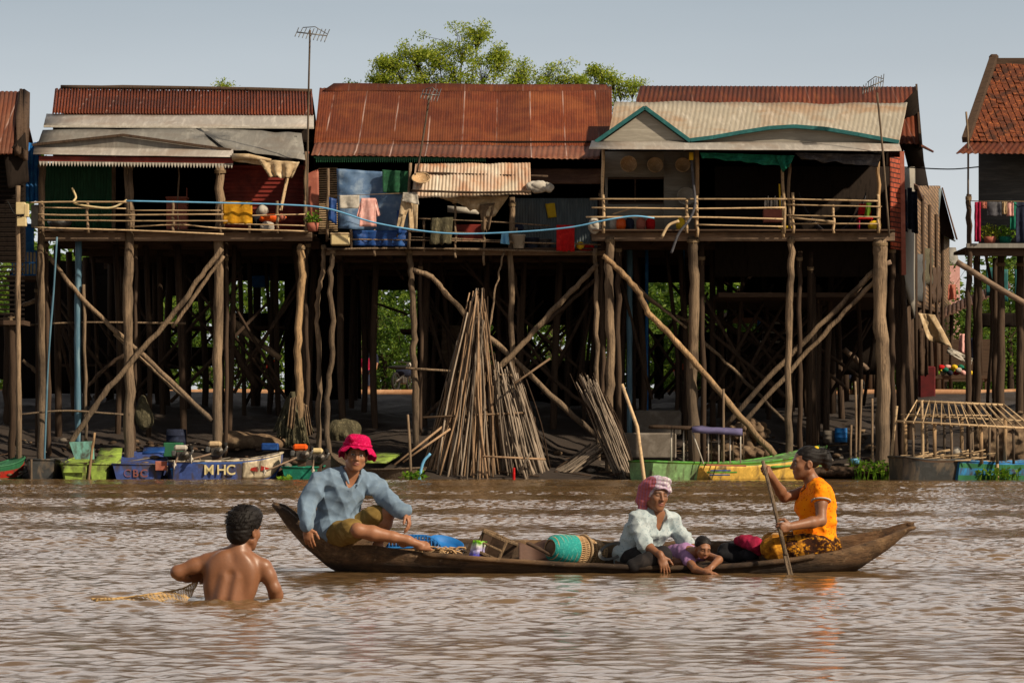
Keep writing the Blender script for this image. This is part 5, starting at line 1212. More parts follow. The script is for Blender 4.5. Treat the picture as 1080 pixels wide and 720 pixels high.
# ---- woman in orange, paddling
m4 = thing('person', 'woman in orange top and batik skirt sitting sideways and paddling at the right end', 'person', (Q(860, 588).x, YC + .1, .06))
Y4p = YC + .1
q4 = lambda x, y, d=0: P(x, y, Y4p + d)
J = dict(pelvis=q4(863, 573), waist=q4(863, 556), chest=q4(862, 532), neck=q4(858, 509), head=q4(850, 488), shL=q4(866, 519, -.165), shR=q4(858, 517, .165), elL=q4(866, 549, -.24), wrL=q4(834, 556, -.3), elR=q4(827, 524, .04), wrR=q4(812, 502, -.14),
         hiL=q4(862, 577, -.1), knL=q4(815, 578, -.2), anL=q4(842, 585, -.02), hiR=q4(862, 577, .1), knR=q4(815, 573, .2), anR=q4(840, 583, .12))
J['fwd'] = Vector((-1, 0, 0))
hd4 = Head(J['head'], (-1, -.16, -.04), (-.08, 0, 1), .98)
S = SDF(.0045); torso(S, J, -.004, 1.04, 1.12); hd4.add(S, fem=True); arm(S, J, 'L', 0, 1.02); arm(S, J, 'R', 0, 1.0); leg(S, J, 'L', 0, .9); leg(S, J, 'R', 0, .9)
OAR0, OAR1 = P(804.5, 486, Y4p - .16), P(834, 607, 19.58)
od = (OAR1 - OAR0).normalized(); near_ = lambda z: OAR0.lerp(OAR1, (OAR0.z - z) / (OAR0.z - OAR1.z))
gl = near_(P(0, 556, Y4p - .3).z); gu = near_(P(0, 495, Y4p - .15).z)
J['wrL'] = gl + Vector((.085, .03, .01)); J['wrR'] = gu + Vector((.05, .055, -.05))
S = SDF(.0045); torso(S, J, -.004, 1.04, 1.12); hd4.add(S, fem=True); arm(S, J, 'L', 0, 1.02); arm(S, J, 'R', 0, 1.0); leg(S, J, 'L', 0, .9); leg(S, J, 'R', 0, .9)
hand(S, J['wrL'], gl + Vector((-.01, -.03, 0)) - J['wrL'], (-.3, .9, 0), (.05, 0, 1), .75, 0, .98, .8); hand(S, J['wrR'], gu + Vector((.01, -.02, .03)) - J['wrR'], (-.7, .55, -.3), (.3, .2, 1), .85, 0, .98, .8)
S.build('body', skin_m, m4, skin_tint(hd4, 4, SKIN * .95))
S = SDF(.0045); torso(S, J, .012, 1.06, 1.15, .9, neck=False); f, u, l = J['_f'], J['_u'], J['_l']; S.ell(J['waist'] + f * .03 - u * .02, (.14, .15, .1), None, .05)
for s in 'LR': sh, el = J['sh' + s], J['el' + s]; S.cone(sh, .062, sh.lerp(el, .16), .059, .02)
S.disp(lambda X, Y, Z: -.006 + 0 * X); S.disp(folds(-.012, .75, 12)); S.disp(folds(-.004, 1.7, 36)); S.ell(J['neck'] + u * .045 + f * .02, (.085, .078, .095), None, .01, 'sub'); S.cut(J['pelvis'] + u * .02, (0, 0, -1)); S.build('top', orange_top, m4)
tr = MB()
sh, el = J['shL'], J['elL']; ax_ = (el - sh).normalized(); c_ = sh.lerp(el, .30); e1 = ax_.orthogonal().normalized(); e2 = ax_.cross(e1)
tr.tube([c_ + (e1 * math.cos(a) + e2 * math.sin(a)) * .064 for a in np.linspace(0, 6.283, 28)], .007, 6); tr.build('sleeve_trim', M['white'], m4)
S = SDF(.0045); S.ell(J['pelvis'] - Vector((0, 0, .02)), (.165, .175, .115), None, .05)
for s in 'LR': S.chain([J['hi' + s], J['hi' + s].lerp(J['kn' + s], .6)], [.11, .092], .05)
S.disp(folds(-.01, .8, 13)); S.build('skirt', batik, m4)
S = SDF(.0045); S.chain([J['hiL'].lerp(J['knL'], .5), J['knL']], [.09, .074], .05); S.chain([J['hiR'].lerp(J['knR'], .5), J['knR']], [.092, .076], .05); S.cone(J['knL'], .07, J['knR'], .07, .06); S.cone(J['knL'], .06, J['anL'], .055, .04)
S.disp(folds(-.014, .8, 14)); S.build('skirt_front', batik2, m4)
S = SDF(.0035); S.ell(hd4.at(0, -.022, .04), [q * .98 for q in (.084, .1, .086)], hd4.R, .01); S.ell(hd4.at(0, -.12, .05), (.058, .056, .056), None, .02); S.ell(hd4.at(.02, -.15, .0), (.036, .04, .06), None, .03)
S.disp(folds(.004, 2.4, 2)); S.cut(hd4.at(0, .052, .03), hd4.f - hd4.u * .75, .02); S.ell(hd4.at(0, .05, -.075), (.1, .085, .075), hd4.R, .02, 'sub'); S.build('hair', hair_m, m4)
hb = MB()
for i in range(110):
    a = rn(0, 6.28); b = hd4.at(rn(-.03, .03), -.12, .05 + rn(-.03, .03)); e = b + Vector((rn(.01, .06), rn(-.05, .05), rn(-.04, .05))); hb.tube([b, b.lerp(e, .6) + Vector((0, 0, .012)), e], [.0028, .001], 4)
hb.build('loose_hair', hair_m, m4)
MB().blob(hd4.at(.02, -.075, .105), (.02, .018, .014)).build('hair_clip', M['yellow'], m4)
MB().tube(smooth_path([J['neck'] + u * .02 - f * .05 + l * .05, J['neck'] - u * .0 + l * .055 + f * .02, J['chest'] + u * .1 + f * .115 + l * .02], 8), .0035, 5).build('necklace', M['black_cloth'], m4)

# ---- bare-backed man standing in the river
YM = 16.47
q5 = lambda x, y, d=0: P(x, y, YM + d)
m5 = thing('person', 'bare-backed man with black hair standing waist deep in the water and hauling a net', 'person', (q5(243, 632).x, YM, -.75))
J = dict(pelvis=q5(238, 672, .02), waist=q5(239, 636, .0), chest=q5(245, 604, .02), neck=q5(251, 581, .0), head=q5(258, 558, .03), shL=q5(217, 592, .02), shR=q5(279, 598, .02), elL=q5(187, 603, .0), wrL=q5(199, 609, .12), elR=q5(289, 620, .03), wrR=q5(295, 642, .14))
J['fwd'] = Vector((.1, 1, 0)); hd5 = Head(J['head'], (.52, .85, -.06), (.1, .04, 1), 1.02)
S = SDF(.0045); torso(S, J, .0, 1.04, .98); f, u, l = J['_f'], J['_u'], J['_l']; hd5.add(S); arm(S, J, 'L', .002); arm(S, J, 'R', .002)
for x in (-1, 1):
    S.ell(J['chest'] - f * .06 + l * x * .075 + u * .055, (.05, .03, .07), [list((l + u * .3 * x).normalized()), list(f), list(u)], .03)      # shoulder blades
    S.ell(J['chest'] + l * x * .11 - u * .04 - f * .02, (.045, .06, .11), [list(l), list(f), list(u)], .04)
    S.cone(J['chest'] - f * .07 + l * x * .032 - u * .02, .028, J['waist'] - f * .068 + l * x * .03, .026, .03)
S.chain([J['chest'] - f * .122 + u * .05, J['chest'] - f * .118, J['waist'] - f * .108 + u * .01, J['pelvis'] - f * .12], [.006, .016, .017, .012], .03, 'sub')
hand(S, J['wrL'], (.75, .15, .12), (.2, -.9, -.3), (0, .2, 1), .75, 0, 1.0, .7); hand(S, J['wrR'], (.2, .2, -1), (0, 1, 0), (-1, 0, 0), .2, 0)
for x in (-1, 1): S.cone(J['pelvis'] + l * x * .08, .085, J['pelvis'] + l * x * .09 - u * .45, .055, .03)
S.build('body', attr_mat('wet brown skin', .42, .45, 70, .12, .3, .002, .06), m5, skin_tint(hd5, 5, SKIN * .9))
S = SDF(.004); S.ell(hd5.at(0, -.018, .045), [q * 1.02 for q in (.09, .11, .092)], hd5.R, .02); S.ell(hd5.at(0, -.055, -.02), (.074, .062, .075), hd5.R, .03); S.ell(hd5.at(0, .03, .085), (.08, .08, .055), hd5.R, .03)
S.disp(folds(.003, 3.4, 21)); S.cut(hd5.at(0, .07, .03), hd5.f - hd5.u * .7, .01)
for x in (-1, 1): S.ell(hd5.at(x * .088, .022, -.045), (.036, .045, .055), hd5.R, .012, 'sub')
S.build('hair', hair_m, m5)
hs = MB()
for i in range(520):
    d_ = Vector((random.gauss(0, 1), random.gauss(0, 1) - .3, random.gauss(0, 1) + .5)).normalized()
    if d_.z < -.35 or d_.y > .65: continue
    b = hd5.at(d_.x * .09, d_.y * .11 - .018, d_.z * .092 + .045); t_ = (hd5.u * -.6 - hd5.f * .5 + hd5.l * rn(-.5, .5) + (b - hd5.c).normalized() * .5).normalized() if d_.z < .6 else (hd5.l * rn(-1, 1) + hd5.f * rn(-.6, 1) + hd5.u * .35).normalized()
    e = b - (b - hd5.c).normalized() * .006 + t_ * rn(.015, .032); hs.tube([b, b.lerp(e, .5) + (b - hd5.c).normalized() * .004, e], [.0022, .0008], 4)
hs.build('loose_hair', hair_m, m5)

# ---- small figures on the dirt track behind the houses
def walker(px, py, Y, hpx, label, top, topname, f=(0, -1, 0), skirt='navy_cloth', child=False, stoop=0):
    s = hpx * Y / FOC / 1.65; b = P(px, py, Y); t = thing('person', label, 'person', b, 'people behind the houses')
    A = lambda x, y, z: b + Vector((x, y + stoop * 0, z)) * s
    J = dict(pelvis=A(0, 0, .9), waist=A(0, 0, 1.03), chest=A(0, 0, 1.22), neck=A(0, 0, 1.4), head=A(0, 0, 1.53), shL=A(.17, 0, 1.36), shR=A(-.17, 0, 1.36), elL=A(.22, .02, 1.1), elR=A(-.22, .02, 1.1), wrL=A(.2, -.12, .9), wrR=A(-.2, -.12, .88), hiL=A(.08, 0, .88), hiR=A(-.08, 0, .88), knL=A(.09, -.03, .48), knR=A(-.09, .03, .48), anL=A(.09, 0, .08), anR=A(-.09, .05, .08))
    J['fwd'] = Vector(f); H = Head(J['head'], f, (0, 0, 1), s)
    S = SDF(.012); torso(S, J, -.004, s ** .3); H.add(S); arm(S, J, 'L'); arm(S, J, 'R'); leg(S, J, 'L', 0, s); leg(S, J, 'R', 0, s); foot(S, J['anL'], (0, -1, 0), (0, 0, 1), s); foot(S, J['anR'], (0, -1, 0), (0, 0, 1), s)
    hand(S, J['wrL'], (0, -.2, -1), (-1, 0, 0), (0, -1, 0)); hand(S, J['wrR'], (0, -.2, -1), (1, 0, 0), (0, -1, 0)); S.build('body', skin_m, t, skin_tint(H, 7))
    S = SDF(.012); torso(S, J, .02, s ** .3, neck=False); arm(S, J, 'L', .018, frac=.05); arm(S, J, 'R', .018, frac=.05); S.ell(J['neck'] + Vector((0, 0, .06)), (.07, .07, .07), None, .01, 'sub'); S.build(topname, M[top], t)
    S = SDF(.012); S.ell(J['pelvis'], (.16, .13, .12), None, .03); leg(S, J, 'L', .025, s, shin=True); leg(S, J, 'R', .025, s); S.cut(J['anL'] + Vector((0, 0, .1)), (0, 0, -1)); S.build('trousers', M[skirt], t)
    S = SDF(.012); S.ell(H.at(0, -.02, .04), [q * s for q in (.088, .106, .09)], H.R, .01); S.cut(H.at(0, .05, .03), H.f - H.u * .6); S.build('hair', hair_m, t)
walker(287, 409, 94.5, 33, 'person in a red shirt standing on the dirt track below the left house', 'red', 'shirt')
walker(386, 412, 95, 39, 'person in a bright pink shirt seen through the opening under the middle house', 'magenta', 'shirt', (.5, -.8, 0))
walker(392, 411, 97.5, 44, 'person in a navy shirt behind the one in bright pink', 'navy_cloth', 'shirt', (-.5, -.8, 0), 'grey_cloth')
walker(716, 413, 95, 34, 'person in an orange shirt between the stilts of the teal gable house', 'orange', 'shirt', (.6, -.8, 0), 'salmon')
# ---------------------------------------------------------------- things on the verandas
M['maroon'] = mat('maroon paint', (96, 22, 24), (70, 16, 18), None, 4, (1, 1, 1), .8, .2)
random.seed(51)
def one(mb, name, m, label, cat, group=None): return tag(mb.build(name, M[m] if isinstance(m, str) else m), label, cat, group)
Yv = Y1 - .3
one(MB().lathe([(.05, 0), (.2, .02), (.3, .1), (.34, .2), (.33, .2), (.28, .1), (.19, .03), (0, .02)], P(63, 241, Yv + .9), n=28), 'metal_bowl', 'metal', 'big round metal bowl on the floor behind the left railing', 'bowl')
cb = thing('cabinet', 'pinkish brown plywood cabinet standing in the dark doorway of the left house', 'cabinet', P(187, 243, 78))
MB().box(P(187, 225, 78), (.56, .4, .9), bev=.01).build('body', M['salmon'], cb); MB().box(P(187, 209, 77.95), (.6, .45, .04)).build('top', M['salmon'], cb); MB().bar(P(197, 209, 77.9), P(197, 198, 77.9), .03, .03).build('upright', M['salmon'], cb)
def towel(x0, x1, ytop, ybot, Y, name, m, label, cat='cloth', folds=2, group=None, rag=2.0):
    mb = MB(); hang(mb, *rect(x0, ytop, x1, ybot), Y - .05, folds, .03, rag=rag); hang(mb, *rect(x0 + 1, ytop, x1 - 1, ytop + (ybot - ytop) * .6), Y + .05, folds, .03)
    mb.tube([P(x0, ytop, Y), P(x1, ytop, Y)], .045, 8)
    return one(mb, name, m, label, cat, group)
towel(235, 266, 214, 236, Yv - .1, 'mustard_cloth', 'mustard', 'mustard yellow cloth draped over the left house railing')
def lump(c, r, name, m, label, cat, amp=.02, group=None, h=.014):
    S = SDF(h); S.ell(c, r, None, .02)
    for _ in range(3): S.ell(c + Vector((rn(-.6, .6) * r[0], rn(-.4, .4) * r[1], rn(-.3, .2) * r[2])), [q * rn(.5, .8) for q in r], None, .03)
    S.disp(folds(amp, .5, random.randint(0, 999))); V, Qd = S.mesh()
    mb = MB(); mb.add(V.tolist(), Qd.tolist(), 0, True); return one(mb, name, m, label, cat, group)
lump(P(286, 230, Yv + .25), (.3, .12, .11), 'orange_tarp', 'orange', 'crumpled orange plastic sheet lying at the left house railing', 'sheet')
lump(P(283, 239, Yv + .3), (.17, .14, .17), 'white_sack', 'white', 'white plastic sack beneath the orange sheet', 'sack'); lump(P(277, 222, Yv + .5), (.16, .14, .14), 'white_bundle', 'white', 'white bundle above the orange sheet, right of the mustard cloth', 'bundle')
lump(P(270, 234, Yv + .4), (.16, .12, .2), 'dark_bundle', 'black_cloth', 'dark bundle between mustard cloth and orange sheet', 'bundle')
lump(P(297, 229, Yv + .2), (.1, .1, .1), 'clay_pot', 'salmon', 'small clay pot at the right end of the orange sheet', 'pot', .004)
cv = MB(); hang(cv, (246, 163), (274, 165), (288, 176), (246, 170), 75.2, 2, .06); hang(cv, (272, 168), (316, 171), (308, 188), (284, 186), 75.1, 3, .1, rag=4)
cv.tube([P(245, 166, 75.15), P(262, 165, 75.1), P(286, 169, 75.1)], [.09, .08, .03], 8, rough=.15)
one(cv, 'canvas_awning', 'canvas', 'beige canvas roll sagging under the tin eave of the left house', 'canvas')
one(MB().bar(P(303, 188, 75.3), P(296, 222, 75.4), .12, .03), 'pale_plank', 'bamboo', 'pale yellow plank leaning below the sagging canvas', 'plank')
one(MB().tube(smooth_path([P(76, 198, Yv), P(80, 208, Yv), P(78, 214, Yv - .1), P(96, 218, Yv - .15), P(118, 219, Yv - .15), P(134, 211, Yv - .15)], 8), .03, 7), 'cream_hose', 'cream', 'cream hose curling over the left end of the left house railing', 'hose')
# light blue hose slung across all the verandas
one(MB().tube(smooth_path([P(133, 212, 75.35), P(232, 214, 75.35), P(300, 216, 75.3), P(345, 220, 75.2), P(400, 236, 75), P(470, 246, 74.9), P(540, 245, 74.6), P(600, 240, 74.2), P(640, 232, 74), P(668, 228, 74), P(690, 230, 74.1)], 10), .023, 8), 'water_hose', 'rope_blue', 'long light blue hose slung across the verandas of the three big stilt houses', 'hose')
# meter pole
mp_ = thing('utility_pole', 'slim wooden pole carrying pale electricity meter boxes at the far left', 'pole', P(19, 480, 74.6))
pole(mp_, 'pole', [(19, 196), (19, 300), (20, 440)], 74.6, 5.5, 'post', .01, .9, 1.2)
for dx, dy, w_, h_ in ((22, 220, 10, 13), (23, 234, 10, 10), (28, 222, 5, 14)): MB().box(P(dx, dy, 74.42), (w_ * .0248, .14, h_ * .0248), bev=.015).build('meter_box', M['cream'], mp_)
MB().tube(smooth_path([P(8, 212, 74.4), P(16, 226, 74.3), P(26, 226, 74.3)], 5), .014, 5).build('cable', M['rubber'], mp_)

# ---- middle house
def tarp(name, m, label, corners, Y, cat='tarpaulin', **kw):
    mb = MB(); hang(mb, *corners, Y, **kw); return one(mb, name, m, label, cat)
tarp('blue_tarp', 'tarp_blue', 'large faded blue tarpaulin hung as a wall on the middle house', ((355, 178), (432, 183), (430, 246), (357, 241)), 75.9, folds=1.5, amp=.12, nu=24, nv=20)
tarp('green_cloth', 'cloth_green', 'dark green cloth hung beside the faded blue tarpaulin', ((403, 179), (434, 181), (432, 205), (404, 203)), 75.75, 'cloth', folds=2, amp=.06)
tarp('blue_sheet', 'tarp_deep', 'deep blue sheet along the floor edge under the hung shirts', ((372, 243), (432, 243), (432, 260), (372, 259)), 75.65, 'sheet', folds=4, amp=.08)
tarp('blue_rag', 'tarp_deep', 'small deep blue rag left of the faded tarpaulin', ((347, 208), (355, 210), (355, 237), (346, 232)), 75.8, 'cloth', folds=1, amp=.05)
one(MB().tube([P(346, 207, 75.3), P(395, 205, 75.25), P(445, 203, 75.3)], .008, 5), 'clothes_line', 'rope', 'thin clothes line across the faded blue tarpaulin', 'line')
garment('white_towel', 'small white towel hung left of the pink shirt', 'towel', [rect(358, 206, 379, 220)], 75.25, 'white', folds=1.5, amp=.03)
garment('pink_shirt', 'pale pink long-sleeved shirt hanging on the clothes line', 'shirt', [((381, 209), (396, 209), (397, 239), (379, 239)), ((381, 209), (385, 210), (380, 230), (376, 229)), ((392, 210), (397, 210), (401, 227), (397, 229))], 75.25, 'pink_cloth', folds=1.5, amp=.03)
garment('white_trousers', 'cream trousers hung by the waist in the middle house', 'trousers', [((424, 208), (436, 208), (428, 228), (421, 226)), ((421, 225), (428, 227), (425, 241), (418, 240)), ((430, 208), (441, 208), (440, 243), (432, 243))], 75.2, 'canvas', folds=1, amp=.03)
garment('sleeveless_shirt', 'white sleeveless top hung over the cream trousers', 'shirt', [((425, 203), (440, 203), (442, 216), (424, 212))], 75.1, 'white', folds=1.5, amp=.04)
garment('blue_towel', 'strip of deep blue cloth beside the cream trousers', 'cloth', [rect(419, 222, 424, 246)], 75.6, 'tarp_deep', folds=1, amp=.03)
garment('patterned_cloth', 'olive grey cloth hanging by the railing of the middle house', 'cloth', [((455, 230), (478, 229), (476, 257), (453, 258))], 75.5, 'net', folds=2, amp=.05, rag=3)
tarp('torn_canvas', 'canvas', 'torn beige canvas drooping under the patched tin awning', ((462, 208), (537, 206), (520, 230), (478, 213)), 75.6, 'canvas', folds=3, amp=.12, rag=6)
tarp('canvas_strip', 'sack', 'ragged brown canvas strip hanging down from the torn beige canvas', ((506, 216), (522, 214), (516, 242), (508, 244)), 75.55, 'canvas', folds=1.5, amp=.06, rag=6)
one(MB().quad(P(472, 217, 76.6), P(506, 220, 76.6), P(505, 226, 76.6), P(472, 224, 76.6), th=.02), 'white_board', 'white', 'white board in the dark opening under the patched tin awning', 'board')
one(MB().box(P(495, 246, 76.8), (.8, .4, .45), bev=.02), 'maroon_crate', 'tin_red', 'maroon crate in the dark opening of the middle house', 'crate')
lump(P(560, 193, 75.2) + Vector((.2, 0, -.1)), (.32, .16, .16), 'plastic_bundle', 'white', 'dirty white plastic bundle at the right end of the patched tin awning', 'bundle', .03)
def round_basket(px, py, Y, rpx, name, m, label, cat, group=None, tilt=.25, rim='bamboo'):
    r = rpx * Y / FOC; t = thing(name, label, cat, P(px, py + rpx, Y), group)
    MB().lathe([(0, 0), (r * .55, .015), (r * .85, .06), (r, .11), (r * .96, .12), (r * .8, .075), (0, .03)], P(px, py, Y) + Vector((0, .1, 0)), (0, -1, tilt), 26).build('bowl', M[m], t)
    c = P(px, py, Y) + Vector((0, .1, 0)) + Vector((0, -1, tilt)).normalized() * .115; a1_ = Vector((1, 0, 0)); a2_ = Vector((0, tilt, 1)).normalized()
    MB().tube([c + (a1_ * math.cos(a) + a2_ * math.sin(a)) * r for a in np.linspace(0, 6.2832, 28)], .018, 6).build('rim', M[rim], t)
round_basket(444, 191, 75.1, 9.5, 'winnowing_basket', 'basket', 'flat woven basket hung at the left end of the patched tin awning', 'basket', tilt=1.2)
round_basket(663, 174, 77.0, 8.5, 'winnowing_basket', 'basket', 'brown round basket on the grey wall, first from the left', 'basket', 'round baskets on the grey wall')
round_basket(691, 175, 77.0, 8, 'winnowing_basket', 'canvas', 'paler round basket on the grey wall, second from the left', 'basket', 'round baskets on the grey wall')
round_basket(720, 175, 77.0, 7.5, 'winnowing_basket', 'canvas', 'round basket on the grey wall next to the hanging hose', 'basket', 'round baskets on the grey wall')
round_basket(724, 208, 76.9, 9.5, 'round_tray', 'white', 'white round tray hung low on the grey wall', 'tray', rim='white')
cool = thing('cool_box', 'cream cool box on the floor edge below the faded blue tarpaulin', 'box', P(359, 261, 75.6))
MB().box(P(359, 253, 75.6), (.5, .35, .3), bev=.03).build('body', M['cream'], cool); MB().box(P(359, 247, 75.6), (.53, .38, .06), bev=.02).build('lid', M['canvas'], cool)
def tub(px, py, Y, r, h, name, m, label, group=None):
    return one(MB().lathe([(0, 0), (r * .8, 0), (r, h), (r * 1.05, h), (r * 1.05, h - .02), (r * .96, h - .02), (r * .76, .02), (0, .02)], P(px, py, Y), n=24), name, m, label, 'bucket', group)
tub(547, 262, 75.7, .18, .36, 'bucket', 'white', 'white bucket on the floor edge of the middle house'); tub(561, 262, 75.8, .2, .28, 'bucket', 'navy_cloth', 'dark blue tub right of the white bucket'); tub(574, 262, 75.9, .2, .25, 'bucket', 'grey_cloth', 'grey tub between dark blue tub and red cloth')
tub(597, 262, 77, .2, .3, 'bucket', 'canvas', 'beige bucket behind the red cloth')
towel(587, 606, 239, 265, 75.5, 'red_cloth', 'red', 'bright red cloth hanging over the edge of the middle house floor')
one(MB().blob(P(612, 259, 75.7), (.11, .11, .11)), 'ball', 'yellow', 'yellow ball beside the red cloth', 'ball'); lump(P(617, 261, 75.9), (.22, .15, .1), 'red_rag', 'red', 'red rag behind the yellow ball', 'rag')
garment('blue_bag', 'pale blue mesh bag tied to the middle house railing', 'bag', [((529, 245), (536, 245), (537, 258), (528, 257))], 75.35, 'rope_blue', folds=1.5, amp=.05)
lump(P(546, 240, 76.2), (.14, .1, .14), 'dark_jug', 'navy_cloth', 'dark jug on the middle house rail above the white bucket', 'jug', .004)
one(MB().quad(P(575, 215, 77.3), P(585, 214, 77.3), P(587, 229, 77.3), P(578, 230, 77.3), 6, 6, th=.01, warp=.04), 'poster', 'yellow', 'torn pale yellow poster on the blue-grey tin wall', 'poster')
lump(P(627, 238, 74.3), (.16, .14, .22), 'white_bag', 'white', 'white plastic bag tied to the left end of the bamboo railing', 'bag')
pp = thing('potted_plant', 'leafy plant in a pot in the gap between left and middle houses', 'plant', P(330, 244, 75.6)); MB().lathe([(.0, 0), (.12, 0), (.17, .22), (.15, .22), (.0, .2)], P(330, 244, 75.6), n=18).build('pot', M['salmon'], pp)
lf = MB(); leaves(lf, P(330, 230, 75.6), (.25, .2, .22), 130, .12); lf.build('foliage', M['leaf_bush'], pp)

# ---- right house
tarp('gathered_cloth', 'cloth_teal', 'teal shade cloth gathered under the eave of the teal gable house', ((738, 161), (836, 164), (832, 176), (740, 166)), 73.8, 'cloth', folds=4, amp=.08, nu=30, rag=3)
tarp('teal_knot', 'cloth_teal', 'knotted tail of teal cloth hanging at the middle veranda post', ((818, 164), (838, 164), (834, 172), (826, 182)), 73.7, 'cloth', folds=2, amp=.1)
tarp('grey_sheet', 'grey_cloth', 'dark grey plastic sheet slung under the eave right of the teal cloth', ((838, 161), (930, 163), (926, 176), (846, 168)), 73.8, 'sheet', folds=3, amp=.1, nu=30, rag=3)
garment('black_shirt', 'black shirt hanging in the dark room of the teal gable house', 'shirt', [((786, 187), (803, 187), (804, 220), (785, 220)), ((783, 188), (789, 187), (786, 205), (780, 203)), ((800, 187), (807, 189), (809, 204), (803, 205))], 76.8, 'black_cloth', folds=1.5, amp=.03)
garment('orange_shirt', 'dull orange cloth hanging left of the black shirt', 'cloth', [((765, 195), (776, 195), (778, 211), (763, 211))], 77.2, 'salmon', folds=1.5, amp=.03)
bx = thing('bottle_crate', 'salmon wooden crate holding white bottles on the bamboo railing', 'crate', P(815, 236, 75))
MB().box(P(815, 228, 75), (.5, .32, .34), bev=.01).build('crate', M['salmon'], bx)
for i in range(6):
    MB().lathe([(0, 0), (.03, 0), (.032, .2), (.014, .27), (.014, .31), (0, .31)], P(807 + i * 3.2, 221 - (i % 2) * 2, 74.95 + .1 * (i % 2)), (rn(-.15, .15), 0, 1), 10).build('bottle', M['white'], bx)
MB().bar(P(823, 222, 74.9), P(822, 194, 74.95), .04, .02).build('ruler', M['yellow'], bx)
ch = thing('plastic_chair', 'crimson plastic chair behind the right end of the bamboo railing', 'chair', P(912, 243, 75.2))
for dx in (-.17, .17):
    for dy in (-.16, .16): MB().tube([P(912, 243, 75.2) + Vector((dx, dy, 0)), P(912, 236, 75.2) + Vector((dx * .9, dy * .9, .12))], .02, 6).build('leg', M['magenta'], ch)
MB().box(P(912, 231, 75.2) , (.4, .4, .04), bev=.015).build('seat', M['red'], ch); MB().quad(P(905, 226, 75.4), P(919, 226, 75.4), P(918, 215, 75.5), P(906, 215, 75.5), 4, 4, th=.03, warp=.03).build('backrest', M['red'], ch)
garment('green_yellow_cloth', 'green and yellow cloth over the crimson chair', 'cloth', [((914, 214), (919, 214), (917, 232), (911, 231))], 75.15, 'leaf_bush', folds=1, amp=.03)
lump(P(922, 238, 74.9), (.16, .13, .13), 'yellow_bag', 'yellow', 'yellow bag at the right corner post of the bamboo railing', 'bag', .01); lump(P(829, 240, 74.8), (.2, .1, .05), 'yellow_cloth', 'yellow', 'flat yellow cloth at the foot of the middle veranda post', 'cloth', .01)
one(MB().tube(smooth_path([P(729, 162, 74.1), P(731, 190, 74.0), P(733, 215, 73.9), P(727, 232, 73.8), P(716, 246, 73.8), P(708, 267, 73.8)], 8), .035, 7), 'hanging_hose', 'grey_cloth', 'grey hose hanging from the eave and curling below the railing post', 'hose')
one(MB().tube(smooth_path([P(716, 233, 73.9), P(705, 238, 73.85), P(698, 250, 73.8)], 6), .04, 7), 'bent_pipe', 'canvas', 'short bent cream pipe sticking out below the railing', 'pipe')
one(MB().lathe([(0, 0), (.06, 0), (.06, .2), (0, .2)], P(729, 169, 74.05), n=12), 'water_filter', 'yellow', 'small yellow canister at the top of the grey hanging hose', 'canister')
for i, (px, m, lab) in enumerate([(655, 'orange', 'orange pot among the goods behind the left bamboo railing'), (664, 'navy_cloth', 'navy tin among the goods behind the left bamboo railing'), (648, 'white', 'white can among the goods behind the left bamboo railing'), (676, 'salmon', 'clay jar among the goods behind the left bamboo railing'), (686, 'red', 'small red box low on the floor behind the bamboo railing'), (718, 'yellow', 'small yellow box on the floor by the white tray')]):
    one(MB().lathe([(0, 0), (.11, 0), (.13, .1), (.12, .24), (.07, .28), (.07, .32), (0, .32)], P(px, 242, 75.1 + .1 * (i % 3)), n=16), 'jar', m, lab, 'jar')
one(MB().bar(P(646, 226, 74.8), P(672, 218, 74.9), .2, .03), 'shelf_board', 'bamboo', 'pale board on the goods behind the left bamboo railing', 'board')
hm = MB(); hm.grid(lambda u, v: P(843 + 70 * u, 205 + 42 * math.sin(math.pi * u) ** .8 + (v - .5) * 5, 76 + .3 * v), 20, 4, th=.01); one(hm, 'hammock', 'grey_cloth', 'dark hammock slung across the open room of the teal gable house', 'hammock')
side = MB()
for i, (a, b) in enumerate(((951, 240), (957, 238), (962, 242))): hang(side, (a, b - 40), (a + 5, b - 40), (a + 6, b + 5), (a, b + 3), 77 + i * 1.4, 1.5, .06)
one(side, 'hung_washing', 'navy_cloth', 'dark blue washing on the side wall beside the brick-red panel', 'washing')
# ---- tiled house veranda
for i, (x0, x1, y1, m, lab) in enumerate([(1028, 1034, 255, 'magenta', 'narrow patterned red cloth at the post of the tiled house'), (1041, 1056, 228, 'grey_cloth', 'grey shirt on the line of the tiled house'), (1057, 1062, 226, 'canvas', 'small cream cloth on the line between grey shirt and pink cloth'),
                                         (1062, 1069, 228, 'pink_cloth', 'pink cloth on the line of the tiled house'), (1065, 1072, 242, 'cloth_teal', 'teal cloth hanging lower on the tiled house line'), (1071, 1084, 256, 'navy_cloth', 'long navy trousers at the right edge of the picture'), (1031, 1041, 220, 'salmon', 'rolled brown mat at the left end of the tiled house line')]):
    garment('washing', lab, 'washing', [rect(x0, 213, x1, y1)], 73.7 + .03 * i, m, 'washing on the tiled house line', folds=1.5, amp=.04)
one(MB().tube([P(1024, 212, 73.75), P(1120, 213, 73.75)], .012, 5), 'washing_line', 'rope', 'washing line across the tiled house veranda', 'line')
for px, m, lab in ((1044, 'leaf', 'reddish green potted plant on the tiled house veranda'), (1060, 'leaf_bush', 'bright green potted plant right of the first on the tiled house veranda')):
    t = thing('potted_plant', lab, 'plant', P(px, 258, 74.2)); MB().lathe([(0, 0), (.13, 0), (.18, .18), (.16, .18), (0, .16)], P(px, 257, 74.2), n=16).build('pot', M['cloth_teal'] if px > 1050 else M['salmon'], t)
    lf = MB(); leaves(lf, P(px, 245, 74.2), (.3, .2, .22), 160, .12); lf.build('foliage', M[m], t)
